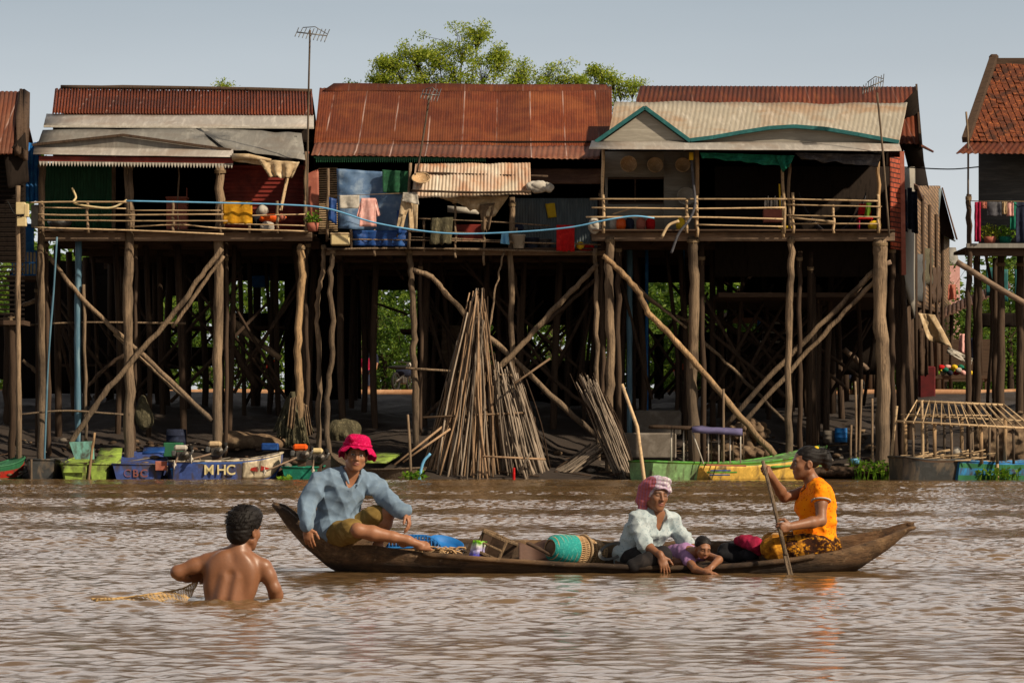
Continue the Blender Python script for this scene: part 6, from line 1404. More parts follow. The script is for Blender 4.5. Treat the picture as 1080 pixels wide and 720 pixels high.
# ---- antennas, poles, wire
def antenna(name, label, pts, Y, head, w, n, tilt):
    t = thing(name, label, 'antenna', P(*pts[-1], Y)); MB().tube(pole_pts(pts, Y, .0), .028, 6).build('mast', M['post'], t)
    c = P(*head, Y); s = Y / FOC; d = Vector((1, .15, tilt)).normalized(); a, b = c - d * w * s / 2, c + d * w * s / 2
    MB().tube([a, b], .018, 6).build('boom', M['metal'], t)
    for i in range(n):
        q = a.lerp(b, i / (n - 1)); L = (.24 + .12 * i / n); e = Vector((.15, .8, .6)).normalized()
        MB().tube([q - e * L, q + e * L], .012, 5).build('element', M['metal'], t)
    MB().tube([a.lerp(b, .2) + Vector((0, 0, .14)), a.lerp(b, .6) + Vector((.0, 0, .2)), b + Vector((0, 0, .05))], .012, 5).build('loop', M['metal'], t)
antenna('television_antenna', 'tall television antenna on a long mast between left and middle houses', [(324, 216), (325, 120), (327, 32)], 75.4, (329, 36), 32, 9, -.1)
antenna('television_antenna', 'short television antenna standing before the middle rust roof', [(440, 182), (447, 140), (453, 101)], 75.2, (454, 100), 18, 6, -.05)
antenna('television_antenna', 'tilted television antenna on a thin mast above the beige sheet roof', [(938, 250), (931, 160), (925, 98)], 73.1, (921, 90), 24, 9, .45)
one(MB().tube(pole_pts([(1021, 205), (1021, 150), (1019, 118)], 73.6, 0), .028, 6), 'bare_mast', 'post', 'bare thin pole rising beside the tiled house', 'pole')
one(MB().tube(smooth_path([P(948, 176, 79.5), P(1000, 178.5, 78), P(1034, 176, 75.2)], 6), .018, 5), 'power_line', 'rubber', 'black wire strung across the alley gap', 'wire')

# ---------------------------------------------------------------- the bank
def bundle(name, label, tip, base0, base1, n, Y, w, m, spread_top=8, lenv=(.75, 1.0), basey=500, seed=1, ydep=1.2, extra=[]):
    random.seed(seed); t = thing(name, label, 'stick bundle', P((base0 + base1) / 2, basey, Y))
    for i in range(n):
        u = (i + rn(-.4, .4)) / n; k = rn(*lenv); bx_ = base0 + (base1 - base0) * u
        yb = Y - ydep * math.sin(math.pi * u) * rn(.2, 1) + ydep * .3
        tx = tip[0] + spread_top * (u - .5) * 2 + rn(-4, 4); ty = tip[1]
        b = P(bx_, basey + rn(-3, 4), yb); b.z = max(min(b.z, bank(yb)), -.3) - .1; e = P(tx, ty, Y + rn(-.2, .4)); e = b.lerp(e, k)
        mid = b.lerp(e, .5) + Vector((rn(-.13, .13) - .12 * (u - .5), rn(-.06, .06), 0))
        MB().tube(smooth_path([b, mid, e], 4), [w * rn(.7, 1.25) * .0125, w * rn(.45, .8) * .0125], 6, rough=.08).build('stick', M[m if i % 5 < 3 else 'stick_grey'], t)
    rest = MB()
    for i in range(n):
        u = rn(0, 1); yb = Y - ydep * math.sin(math.pi * u) * rn(0, .8) + ydep * .5; b = P(base0 + (base1 - base0) * u, basey + rn(-4, 3), yb); b.z = max(min(b.z, bank(yb)), -.3) - .1
        e = b.lerp(P(tip[0] + spread_top * (u - .5) * 2 + rn(-7, 7), tip[1], Y + rn(0, .6)), rn(lenv[0] * .7, lenv[1])); rest.tube(smooth_path([b, b.lerp(e, .5) + Vector((rn(-.12, .12), rn(-.06, .06), 0)), e], 3), [w * rn(.5, .9) * .0125, w * rn(.35, .6) * .0125], 5, rough=.08)
    tag(rest.build('inner_sticks', M['post_dark'], t), kind='stuff')
    for k in extra: MB().tube([P(*p) for p in k], .03, 6, rough=.08).build('stick', M[m], t)
    return t
bundle('stick_stack', 'tall conical stack of long brown sticks at the water edge', (504, 314), 440, 542, 96, 74.0, 2.1, 'stick', 7, (.45, 1.06), 502, 2, 1.6, [[(446, 440, 73.6), (555, 435, 73.9)], [(509, 481, 72.8), (575, 484, 73.3)], [(416, 490, 73.2), (470, 447, 73.8)], [(425, 487, 73.4), (475, 452, 73.6)], [(543, 404, 73.2), (580, 378, 74)]])
bundle('stick_stack', 'lower grey fan of sticks leaning on the tall conical stack', (530, 385), 524, 582, 60, 74.0, 2.6, 'stick_grey', 16, (.7, 1.05), 500, 3, 1.0, [[(548, 498, 73), (560, 476, 73)]])
bundle('stick_stack', 'thin grey reed bundle leaning on the left stilt of the teal gable house', (618, 398), 650, 672, 46, 73.9, 2.0, 'stick_grey', 10, (.85, 1.05), 500, 4, .4)
bundle('stick_stack', 'low pile of grey sticks lying between grey fan and reed bundle', (640, 466), 580, 604, 16, 74.2, 2.6, 'stick_grey', 12, (.8, 1.05), 497, 5, .4)
random.seed(61)
def stake(px, y0, y1, Y, w, m, label, name='mooring_stake', lean=0):
    b = P(px, y1, Y); b.z = min(b.z, 0) - .3
    return tag(MB().tube(smooth_path([P(px + lean, y0, Y), P(px + lean * .4, (y0 + y1) / 2, Y) + Vector((rn(-.03, .03), 0, 0)), b], 4), [w * .011, w * .0135], 7, rough=.08).build(name, M[m]), label, 'stake')
stake(33, 484, 505, 72.2, 2.6, 'post', 'short stake in the water before the dark boat at left'); stake(92, 456, 508, 72, 3, 'post_pale', 'tilted stake standing before the green boats', lean=8)
stake(434, 437, 497, 72.6, 3, 'post', 'thin stake rising left of the tall stick stack', lean=-4); stake(440, 478, 500, 72.4, 3, 'rope_blue', 'light blue stake slanting at the water edge', lean=14)
stake(542, 493, 505, 72.3, 3, 'red', 'red marker stub at the foot of the stick stacks')
for i, px in enumerate((902, 897, 905, 920)): stake(px, (402, 448, 400, 420)[i], (490, 492, 490, 488)[i], 73.6, 2.5, 'post', ('thin stake before the thick corner stilt, tallest one', 'short thin stake left of the others before the corner stilt', 'thin leaning stake among those before the corner stilt', 'thin straight stake touching the corner stilt')[i], lean=(0, 1, 4, 0)[i])
stake(938, 428, 512, 72, 3.2, 'bamboo', 'bamboo pole leaning at the bow of the canopy boat', lean=8); stake(972, 422, 512, 71.5, 3.4, 'bamboo', 'upright bamboo pole before the canopy boat'); stake(1052, 460, 510, 71.5, 3.4, 'bamboo', 'short bamboo pole before the blue side of the canopy boat'); stake(763, 410, 492, 73.2, 3, 'post', 'thin upright pole behind the green and yellow boat')
# nets hung on the pale stilt, sacks, barrels, heaps
def heap(name, label, cat, parts, m, amp=.05, h=.03, sc=.22, cut=None):
    S = SDF(h)
    for c, r in parts: S.ell(c, r, None, .15)
    S.disp(folds(amp, sc, random.randint(0, 99))); V, Qd = S.mesh(); mb = MB(); mb.add(V.tolist(), Qd.tolist(), 0, True); return one(mb, name, m, label, cat)
nm = MB()
for k in range(9):
    u0 = -1 + 2 * k / 9; hang(nm, (308 + u0 * 5, 412 + abs(u0) * 8), (308 + (u0 + .3) * 5, 412 + abs(u0) * 8), (309 + (u0 + .42) * 19, 476 - abs(u0) * 18 + rn(-8, 4)), (309 + (u0 - .1) * 19, 474 - abs(u0) * 18 + rn(-8, 4)), 76.0 + .35 * abs(u0) - (.2 if k % 2 else 0), 4, .16, nu=24, nv=14, th=.03, rag=6)
one(nm, 'hung_net', 'net', 'grey green fishing nets draped round the pale trunk stilt', 'net')
tarp('hung_net', 'sack', 'yellowish net strips hanging over the grey green nets', ((306, 420), (313, 418), (310, 453), (303, 451)), 75.6, 'net', folds=2, amp=.08); tarp('hung_net', 'sack', 'yellowish net strip hanging right of the pale trunk stilt', ((320, 425), (325, 428), (330, 458), (324, 460)), 75.6, 'net', folds=2, amp=.08)
heap('sack_heap', 'long brown sack lying on the mud behind the lettered blue boat', 'sack', [(P(262, 466, 77.4), (.8, .4, .22)), (P(245, 464, 77.5), (.5, .4, .25)), (P(284, 468, 77.3), (.5, .4, .2))], 'sack', .03)
heap('sack_heap', 'grey sacking bundle hanging behind the second left stilt', 'sack', [(P(152, 440, 77), (.25, .25, .35)), (P(150, 428, 77), (.15, .2, .3))], 'net', .04); heap('sack_heap', 'grey sacking bundle left of the middle house stilts', 'sack', [(P(362, 455, 78), (.5, .4, .35))], 'net', .05)
def barrel(px, py, Y, r, h, m, label): return one(MB().lathe([(0, 0), (r, 0), (r * 1.02, h * .32), (r * 1.06, h * .34), (r * 1.02, h * .36), (r * 1.02, h * .64), (r * 1.06, h * .66), (r * 1.02, h * .68), (r, h), (0, h)], P(px, py, Y), n=24), 'barrel', m, label, 'barrel')
barrel(186, 472, 76.8, .27, .5, 'navy_cloth', 'dark blue plastic barrel on the mud behind the blue boats'); barrel(887, 466, 77, .17, .38, 'blue_paint', 'bright blue bucket on the mud before the long double brace'); barrel(874, 467, 77.1, .15, .34, 'concrete', 'grey bucket left of the bright blue bucket')
one(MB().box(P(183, 474, 75.6), (.5, .4, .38), bev=.02), 'green_crate', 'tin_green', 'dark green crate behind the engines of the blue boats', 'crate'); one(MB().box(P(285, 471, 75.5), (.45, .3, .2), bev=.03), 'blue_can', 'tarp_deep', 'flat deep blue can behind the lettered blue boat', 'can')
one(MB().lathe([(0, 0), (.1, 0), (.13, .14), (.11, .14), (0, .12)], P(902, 489, 73.4), n=18), 'blue_basin', 'rope_blue', 'small light blue basin on the bank by the thin stakes', 'basin')
for i, (px, py, Y, w_, m) in enumerate([(683, 470, 76, 1.5, 'concrete'), (693, 446, 79, 1.3, 'concrete'), (560, 478, 75.5, .5, 'concrete')]):
    one(MB().box(P(px, py, Y), (w_, .8, .7), bev=.05), 'concrete_block', m, ('grey concrete block on the bank behind the canopy frame', 'grey concrete block higher up the bank behind the first block', 'small grey block half hidden by the grey stick fan')[i], 'block')
heap('brushwood', 'pile of brushwood under the long curved brace', 'brushwood', [(P(790, 455, 76.5), (.5, .4, .3)), (P(780, 478, 76), (1.0, .5, .2))], 'sack', .12, .03, .35)
hs_ = thing('tin_shelter', 'low dark tin shelter roof crossing the end of the alley', 'shelter', P(1015, 412, 101))
MB().quad(P(978, 334, 100), P(1062, 296, 100), P(1066, 304, 98), P(976, 344, 98), 6, 3, th=.05, waves=20, amp=.02).build('roof', M['tin_brown'], hs_)
for px, py in ((984, 335), (1004, 326), (1034, 312), (1056, 302)): MB().tube([P(px, py, 99.5), P(px + rn(-2, 2), 414, 99.5)], .07, 7).build('post', M['post_dark'], hs_)
MB().box(P(1008, 380, 101), (3.2, .1, 1.5)).build('back_wall', M['plank'], hs_)
for i, (x0, y0, x1, y1, Y, m, lab) in enumerate([(966, 346, 978, 396, 87.5, 'plank', 'dark board screen under the woven-walled alley house'), (1000, 300, 1008, 316, 96, 'salmon', 'salmon board above the low tin shelter'), (1012, 352, 1020, 372, 93, 'pink_cloth', 'pink cloth hung under the low tin shelter'), (1024, 356, 1031, 380, 94, 'navy_cloth', 'navy cloth hung under the low tin shelter'), (1050, 368, 1058, 392, 93, 'white', 'white cloth hung under the tiled house'), (1074, 400, 1083, 424, 80, 'red', 'red cloth hung at the right edge under the tiled house')]):
    tarp('hanging_cloth', m, lab, ((x0, y0), (x1, y0), (x1 + 1, y1), (x0 - 1, y1)), Y, 'cloth', folds=1.5, amp=.08, rag=3)
tarp('torn_awning', 'canvas', 'torn grey-beige awning cloth sagging in the alley', ((968, 330), (986, 332), (1004, 366), (978, 358)), 86, 'canvas', folds=1, amp=.1, rag=4); tarp('white_sheet', 'white', 'white sheet strung low across the alley', ((1000, 366), (1026, 378), (1024, 386), (998, 372)), 88, 'sheet', folds=1, amp=.15)
st = thing('market_stall', 'market stall with coloured goods at the end of the alley', 'stall', P(1005, 412, 95))
MB().box(P(1005, 398, 95), (2.4, .9, .1)).build('table', M['plank'], st)
for dx in (-1.1, 1.1): MB().bar(P(1005, 398, 95) + Vector((dx, 0, 0)), P(1005, 414, 95) + Vector((dx, 0, -.1)), .08, .08).build('leg', M['plank'], st)
random.seed(5)
for i in range(16):
    m = ('leaf_bush', 'yellow', 'red', 'white', 'cloth_teal', 'pink_cloth', 'navy_cloth')[i % 7]; lump(P(988 + i * 2.3, 393 - (i % 3) * 3, 95 + .2 * (i % 2)), (.11, .1, .09), 'goods', m, 'small %s heap on the market stall, %s' % ({'leaf_bush': 'green', 'cloth_teal': 'teal', 'pink_cloth': 'pink', 'navy_cloth': 'navy'}.get(m, m), ('at its left end', 'left of its middle', 'right of its middle', 'at its right end')[i // 4]), 'goods', .01, 'goods on the market stall', .04)
one(MB().box(P(977, 405, 88), (.5, .5, 1.1), bev=.04), 'red_cabinet', 'maroon', 'dark red cabinet standing in the alley', 'cabinet')
# parked motorbike seen through the gap on the track
def motorbike(px, py, Y, label, rot=0.3):
    b = P(px, py, Y); t = thing('motorbike', label, 'motorbike', b); R = Matrix.Rotation(rot, 3, 'Z'); A = lambda x, y, z: b + R @ Vector((x, y, z))
    for x in (-.6, .6):
        w = MB(); w.tube([A(x + .28 * math.cos(a), 0, .29 + .28 * math.sin(a)) for a in np.linspace(0, 6.2832, 24)], .045, 7); w = w.build('wheel', M['rubber'], t)
        sp = MB(); [sp.tube([A(x, 0, .29), A(x + .26 * math.cos(a), 0, .29 + .26 * math.sin(a))], .006, 4) for a in np.linspace(0, 5.5, 8)]; o = sp.build('spokes', M['metal'], w)
    MB().tube([A(-.6, 0, .29), A(-.1, 0, .45), A(.3, 0, .7), A(.42, 0, .85)], .05, 7).build('frame', M['engine'], t); MB().tube([A(.42, 0, .9), A(.6, 0, .29)], .035, 7).build('fork', M['metal'], t)
    MB().blob(A(-.25, 0, .78), (.42, .13, .07)).build('seat', M['rubber'], t); MB().blob(A(.1, 0, .62), (.3, .12, .17)).build('fairing', M['navy_cloth'], t); MB().box(A(0, 0, .35), (.3, .2, .25), R, bev=.04).build('engine', M['engine'], t)
    MB().tube([A(.4, -.33, 1.0), A(.42, 0, .95), A(.4, .33, 1.0)], .018, 6).build('handlebar', M['metal'], t); MB().blob(A(.5, 0, .88), (.08, .08, .09)).build('headlight', M['white'], t)
motorbike(888, 416, 93.5, 'dark motorbike parked on the track behind the long double brace', .5)
motorbike(425, 412, 95.5, 'motorbike parked in the lit opening under the middle house', 1.2)
ld = thing('ladder', 'tall pale ladder leaning behind the pale trunk stilt', 'ladder', P(250, 400, 86))
for dx in (246, 255): MB().tube([P(dx, 290, 85), P(dx - 4, 400, 86)], .035, 6).build('rail', M['beam'], ld)
for i in range(13): MB().tube([P(246 - i * .3, 294 + i * 8, 85 + i * .07), P(255 - i * .3, 294 + i * 8, 85 + i * .07)], .025, 6).build('rung', M['beam'], ld)
one(MB().box(P(275, 297, 86), (.5, .4, .35), bev=.03), 'blue_tub', 'blue_paint', 'bright blue tub high on a platform behind the left house', 'tub')
# rubbish, stones and driftwood on the mud
db = MB(); random.seed(77)
for i in range(700):
    Y = rn(73.4, 82); px = rn(-20, 1100); c = P(px, 0, Y); c.z = bank(Y) + .02; s = rn(.04, .16)
    if i % 3: db.blob(c, (s, s * rn(.6, 1), s * .5), None, 4, 6, i % 4, .4, 2)
    else: a = rn(0, 3.14); db.tube([c, c + Vector((math.cos(a), math.sin(a), rn(-.05, .2))) * rn(.3, 1.1)], [.025, .012], 5, i % 4)
tag(db.build('shore_rubbish', [M['post_dark'], M['sack'], M['concrete'], M['plank']]), kind='stuff')
# ---------------------------------------------------------------- boats moored along the bank
def hull(parent, A, B, w, h, mats, name='hull', bow=.5, stern=.25, flare=.75, rise=(.35, .1), stripes=None, inner='plank', blunt=(.1, .7), wet=.12):
    """open boat from stern A to bow B (points on the waterline); stripes = list of (from, to, material index) along the height"""
    A = Vector(A); B = Vector(B); L = (B - A).length; x = (B - A).normalized(); y = Vector((0, 0, 1)).cross(x); n = 36; ms = 10
    mb = MB(); rows = []
    for i in range(n + 1):
        t = i / n; wd = w / 2
        if t > 1 - bow: q = (t - (1 - bow)) / bow; wd *= blunt[0] + (1 - blunt[0]) * math.sqrt(max(0, 1 - q ** 2.2))
        if t < stern: q = (stern - t) / stern; wd *= 1 - (1 - blunt[1]) * q * q
        top = h + rise[0] * max(0, (t - .45) / .55) ** 2 + rise[1] * max(0, (.45 - t) / .45) ** 2
        bot = -wet + (top * .75 + wet) * max(0, (t - .8) / .2) ** 2
        r = []
        for j in range(ms + 1):
            v = j / ms; r.append(A + x * L * t - y * wd * (flare + (1 - flare) * v) + Vector((0, 0, bot + (top - bot) * v)))
        for j in range(ms + 1):
            v = 1 - j / ms; r.append(A + x * L * t + y * wd * (flare + (1 - flare) * v) + Vector((0, 0, bot + (top - bot) * v)))
        rows.append(r)
    K = len(rows[0]); fs = []; mi = []
    b0 = len(mb.v)
    for i in range(n):
        for j in range(K - 1):
            v = (j + .5) / ms if j < ms else (2 * ms + 1 - j - .5) / ms
            k = 0
            for s in stripes or []:
                if s[0] <= v < s[1]: k = s[2]
            mb.f.append((b0 + i * K + j, b0 + i * K + j + 1, b0 + (i + 1) * K + j + 1, b0 + (i + 1) * K + j)); mb.m.append(k); mb.s.append(False)
    mb.v += [tuple(v) for r in rows for v in r]
    mb.f.append(tuple(b0 + j for j in range(K))[::-1]); mb.m.append(0); mb.s.append(False); mb.f.append(tuple(b0 + n * K + j for j in range(K))); mb.m.append(0); mb.s.append(False)
    hobj = mb.build(name, [M[m] if isinstance(m, str) else m for m in mats], parent)
    # the inner skin and a gunwale rail
    fl = MB(); rr = MB()
    def deck(u, v): 
        i = min(int(u * n), n - 1); r = rows[i]; s = rows[i + 1]; q = u * n - i; a = r[ms].lerp(s[ms], q); b = r[ms + 1].lerp(s[ms + 1], q); p = a.lerp(b, v); dip = h * .55 * math.sin(math.pi * v) ** .3 * min(1, 4 * u, 4 * (1 - u)); return p - Vector((0, 0, dip + .01))
    fl.grid(deck, 24, 8, th=.02); fl.build('inner_skin', M[inner], parent)
    for c in (ms, ms + 1): rr.tube([rows[i][c] for i in range(n + 1)], .028, 6)
    rr.tube([rows[0][ms], rows[0][ms + 1]], .028, 6)
    rr.build('gunwale', M[mats[-1]] if isinstance(mats[-1], str) else mats[-1], parent)
    return rows, ms
def stain_paint(name, c, dirt=(70, 60, 48)): return mat(name, c, tuple(x * .82 for x in c), tuple(min(255, x * 1.12) for x in c), 4, (1, 1, 1), .6, .2, .006, .3, stain=dirt, stain_scale=3.4, stain_amt=.9)
pb = stain_paint('worn blue boat paint', (62, 84, 148)); pg = stain_paint('worn green boat paint', (150, 178, 78)); pw = stain_paint('worn white boat paint', (206, 192, 164)); py_ = stain_paint('worn yellow boat paint', (226, 184, 84))
pgr = stain_paint('worn bright green boat paint', (84, 156, 60)); plb = stain_paint('worn light blue boat paint', (52, 132, 188)); pdk = stain_paint('tarred dark boat paint', (62, 64, 64), (104, 92, 78)); pred = stain_paint('worn red boat paint', (190, 44, 30)); ppale = stain_paint('worn pale green boat paint', (128, 170, 112)); pcy = stain_paint('pale cyan box paint', (128, 190, 176))
def W(px, Y): p = P(px, 0, Y); p.z = 0; return p
def lettering(txt, size, loc, rotz, m, parent, name='lettering', spacing=1.0, ext=.006):
    cu = bpy.data.curves.new(name, 'FONT'); cu.body = txt; cu.size = size; cu.extrude = ext; cu.align_x = 'CENTER'; cu.space_character = spacing; cu.offset = size * .012
    o = bpy.data.objects.new(name, cu); C.objects.link(o); bpy.context.view_layer.update()
    me = bpy.data.meshes.new_from_object(o.evaluated_get(bpy.context.evaluated_depsgraph_get())); C.objects.unlink(o); bpy.data.objects.remove(o)
    me.materials.clear(); me.materials.append(m); r = bpy.data.objects.new(name, me); C.objects.link(r); r.parent = parent
    r.location = Vector(loc) - root_of(parent); r.rotation_euler = (math.radians(90), 0, rotz); return r
t = thing('rowing_boat', 'red and dark green boat cut off by the left edge', 'boat', W(-5, 73.3)); hull(t, W(-45, 73.4), W(24, 74.6), 1.0, .32, ['tin_green', pred, 'tin_green'], stripes=[(.35, .75, 1)], rise=(.25, .05), inner='tin_green')
t = thing('rowing_boat', 'tarred dark boat tied under the first left stilt', 'boat', W(45, 73.4)); hull(t, W(44, 72.9), W(58, 77.5), .95, .4, [pdk, pdk], bow=.4, rise=(.3, .1))
t = thing('rowing_boat', 'lime green boat with raised foredeck and square stern', 'boat', W(90, 73)); hull(t, W(79, 72.7), W(86, 76.4), .85, .34, [pg, pg], bow=.4, rise=(.2, .05), inner='leaf_bush')
MB().box(W(79, 72.66) + Vector((0, -.03, .24)), (.6, .03, .16), bev=.01).build('stern_board', pg, t)
t = thing('rowing_boat', 'second lime green boat with a broad sloping green deck', 'boat', W(106, 73.2)); hull(t, W(104, 72.75), W(118, 76.2), .62, .34, [pg, pg], bow=.4, rise=(.2, .05), inner='leaf_bush')
MB().quad(W(98, 73) + Vector((0, 0, .34)), W(127, 73) + Vector((0, 0, .38)), W(129, 74.2) + Vector((0, 0, .8)), W(106, 74.2) + Vector((0, 0, .8)), 3, 3, th=.04).build('sloping_deck', pg, t)
bxm = MB(); bxm.prism([P(73, 466, 72.6), P(96, 465, 72.6), P(97, 484, 72.6), P(79, 484, 72.6)], (0, .45, 0)); one(bxm, 'cyan_box', pcy, 'pale cyan tapered box standing on the lime green boat stern', 'box')
t = thing('rowing_boat', 'blue boat with faded orange letters on its square stern', 'boat', W(146, 73)); hull(t, W(146, 72.7), W(152, 76.5), 1.38, .38, [pb, pw, pb], bow=.35, flare=.8, rise=(.3, .0), inner='tarp_deep', blunt=(.3, .95))
lettering('CBC', .28, W(143, 72.66) + Vector((0, 0, .06)), 0, stain_paint('faded orange letters', (150, 92, 84), (80, 84, 130)), t, spacing=1.25)
MB().quad(P(150, 477, 73.2), P(173, 476, 73.2), P(174, 471, 74.2), P(152, 471, 74.2), 3, 3, th=.05).build('seat_board', M['tarp_deep'], t); MB().box(P(170, 491, 72.62), (.3, .06, .24), bev=.01).build('orange_patch', M['salmon'], t)
t = thing('lettered_boat', 'blue and white long boat with three large pale letters and a red diamond', 'boat', W(235, 73))
rows, ms = hull(t, W(180, 72.7), W(298, 73.7), .95, .46, [pb, pw, pw], bow=.4, rise=(.22, .0), inner='tarp_deep')
# the front part is white: a painted panel that follows the side
def side_patch(parent, rows, ms, t0, t1, v0, v1, m, name, off=.006):
    n = len(rows) - 1
    def fn(u, v):
        a = (t0 + (t1 - t0) * u) * n; i = min(int(a), n - 1); q = a - i; w_ = (v0 + (v1 - v0) * v) * ms; j = min(int(w_), ms - 1); e = w_ - j
        p = rows[i][j].lerp(rows[i + 1][j], q).lerp(rows[i][j + 1].lerp(rows[i + 1][j + 1], q), e); return p + Vector((0, -off, 0))
    return MB().grid(fn, 16, 6, th=-.004).build(name, m, parent)
side_patch(t, rows, ms, .60, .985, .2, .97, pw, 'white_bow_panel')
ang = math.atan2(1.0, (W(298, 73.7) - W(180, 72.7)).x)
for ch_, tt in (('M', .315), ('H', .425), ('C', .52)):
    i = int(tt * 36); p = rows[i][6].copy(); p.y = rows[i][9].y; p.z = .12; lettering(ch_, .36, p + Vector((0, -.02, 0)), ang * .9, stain_paint('cream letters', (222, 206, 150), (150, 130, 90)), t, 'letter')
for tt, dx in ((.70, -1), (.79, 1)):
    c = rows[int(tt * 36)][6] + Vector((0, -.035, .0)); MB().prism([c + Vector((-.19 * (dx < 0) - .03 * (dx > 0), 0, 0)), c + Vector((.1 * (dx < 0) + .03 * (dx < 0), 0, .07)) if dx < 0 else c + Vector((-.03, 0, .07)), c + Vector((.22 if dx > 0 else .13, 0, 0)), c + Vector((.13 if dx < 0 else -.03, 0, -.07))], (0, .012, 0)).build('red_diamond', pred, t)
MB().bar(rows[25][ms].lerp(rows[25][ms + 1], .1) + Vector((0, 0, .0)), rows[25][ms].lerp(rows[25][ms + 1], .9), .3, .03).build('thwart', pb, t)
t = thing('rowing_boat', 'bright blue boat stern between the two lettered boats', 'boat', W(190, 73.5)); hull(t, W(191, 72.5), W(196, 75.5), .55, .26, ['blue_paint', 'blue_paint'], bow=.3, rise=(.2, 0), inner='tarp_deep', blunt=(.3, .95))
def engine(px, py, Y, label, shaft_to, tank='white', s=1.0):
    t = thing('longtail_engine', label, 'boat engine', P(px, py, Y), 'long-tail engines on the moored boats'); c = P(px, py, Y)
    MB().box(c + Vector((0, 0, -.02)), (.3 * s, .28, .24 * s), bev=.04).build('engine_block', M['engine'], t); MB().lathe([(0, 0), (.085 * s, 0), (.1 * s, .03), (.085 * s, .05), (.04, .05), (.03, .08), (0, .08)], c + Vector((.1 * s, -.15, .02)), (0, -1, 0), 20).build('flywheel', M['engine'], t); MB().box(c + Vector((-.2 * s, -.03, .05)), (.12, .18, .16), bev=.03).build('gearbox', M['metal'], t)
    MB().box(c + Vector((-.03, 0, .19 * s)), (.34 * s, .26, .15 * s), bev=.05).build('fuel_tank', M[tank], t); MB().lathe([(0, 0), (.05, 0), (.05, .14), (0, .14)], c + Vector((.22 * s, 0, .1)), (.2, 0, 1), 14).build('air_filter', M['rubber'], t)
    MB().tube(smooth_path([c + Vector((.1, -.1, -.1)), c + Vector((.24, -.16, .02)), c + Vector((.3, -.16, .14))], 5), .03, 7).build('exhaust', M['metal'], t)
    e = P(*shaft_to); MB().tube([c + Vector((-.1, -.1, -.05)), e], .024, 7).build('drive_shaft', M['beam'], t)
    d = (e - c).normalized(); p = MB()
    for k in range(3): a = 2.1 * k; p.box(e + Vector((0, math.cos(a), math.sin(a))) * .07, (.02, .07, .1), Matrix.Rotation(a, 3, 'X'), bev=.008)
    p.blob(e, (.05, .05, .05)); p.build('propeller', M['white'], t)
    MB().box(c + Vector((0, .05, -.24)), (.2, .22, .22), bev=.01).build('mount', M['plank'], t)
engine(192, 480, 72.5, 'long-tail engine with white tank left of the lettered boat', (184, 490, 71.9)); engine(228, 476, 72.8, 'long-tail engine with brown tank over the lettered boat', (202, 484, 72.3), 'canvas'); engine(318, 480, 73, 'long-tail engine with bright orange tank and long shaft', (279, 497, 72), 'orange', 1.1); engine(335, 483, 73.5, 'long-tail engine with cream tank half hidden by the seated man', (330, 496, 72.4), 'cream')
t = thing('rowing_boat', 'dark teal boat stern carrying the orange-tanked engine', 'boat', W(320, 73.5)); hull(t, W(315, 72.9), W(330, 76.5), .9, .3, ['cloth_teal', 'cloth_teal'], bow=.3, rise=(.2, 0), blunt=(.3, .95))
t = thing('rowing_boat', 'plain brown wooden boat behind the pink-hatted man', 'boat', W(395, 74)); hull(t, W(350, 74.2), W(448, 73.4), 1.0, .24, ['post', 'post'], bow=.35, rise=(.05, .4), inner='plank', blunt=(.2, .2))
MB().quad(P(385, 487, 73.6), P(408, 487, 73.6), P(425, 477, 75), P(392, 477, 75), 3, 3, th=.04).build('green_deck', pg, t)
# green and yellow canopy boat
t = thing('canopy_boat', 'long green and yellow boat with a thin pole canopy', 'boat', W(760, 71.6))
rows, ms = hull(t, W(676, 71.2), W(868, 74.4), 1.2, .42, [ppale, py_, pgr], bow=.45, stern=.1, rise=(.42, .05), inner='leaf_bush', blunt=(.25, .9))
side_patch(t, rows, ms, .235, .93, .16, .86, py_, 'yellow_side_panel')
for v0, v1, w_, m in ((.62, .68, .1, M['tarp_deep']), (.42, .47, .1, M['tarp_deep']), (.53, .6, .04, pgr)):
    side_patch(t, rows, ms, .27 + w_ * .3, .47 - w_ * .6, v0, v1, m, 'painted_dart', .014)
MB().quad(P(812, 492, 72.6), P(846, 489, 73.4), P(842, 481, 74.2), P(824, 482, 74.2), 3, 3, th=.05).build('fore_deck', pgr, t)
canx = [(708, 489), (721, 489), (747, 488), (758, 488), (770, 488), (781, 488)]
for px, py in canx:
    MB().tube([P(px, py, 71.3), P(px, 452 + (px - 700) * .04, 71.4)], .02, 6).build('canopy_pole', M['white'], t); MB().tube([P(px + 3, py - 3, 72.5), P(px + 3, 452 + (px - 700) * .04, 72.5)], .02, 6).build('canopy_pole', M['post'], t)
MB().tube([P(730, 455, 71.3), P(742, 489, 71.2)], .02, 6).build('canopy_pole', M['white'], t)
MB().quad(P(684, 448, 71.2), P(730, 450, 71.2), P(732, 449, 72.8), P(690, 448, 72.8), 6, 4, th=.08, warp=.03).build('rolled_cover', M['post_dark'], t); MB().quad(P(730, 450, 71.15), P(783, 453, 71.15), P(783, 452, 72.8), P(732, 449, 72.8), 6, 4, th=.14, warp=.04).build('canopy_cover', mat('violet tarpaulin', (104, 100, 136), (84, 80, 116), None, 4, (1, 1, 1), .8, .3), t)
MB().bar(P(744, 490, 71.3), P(786, 491, 71.4), .3, .04).build('seat_plank', M['salmon'], t)
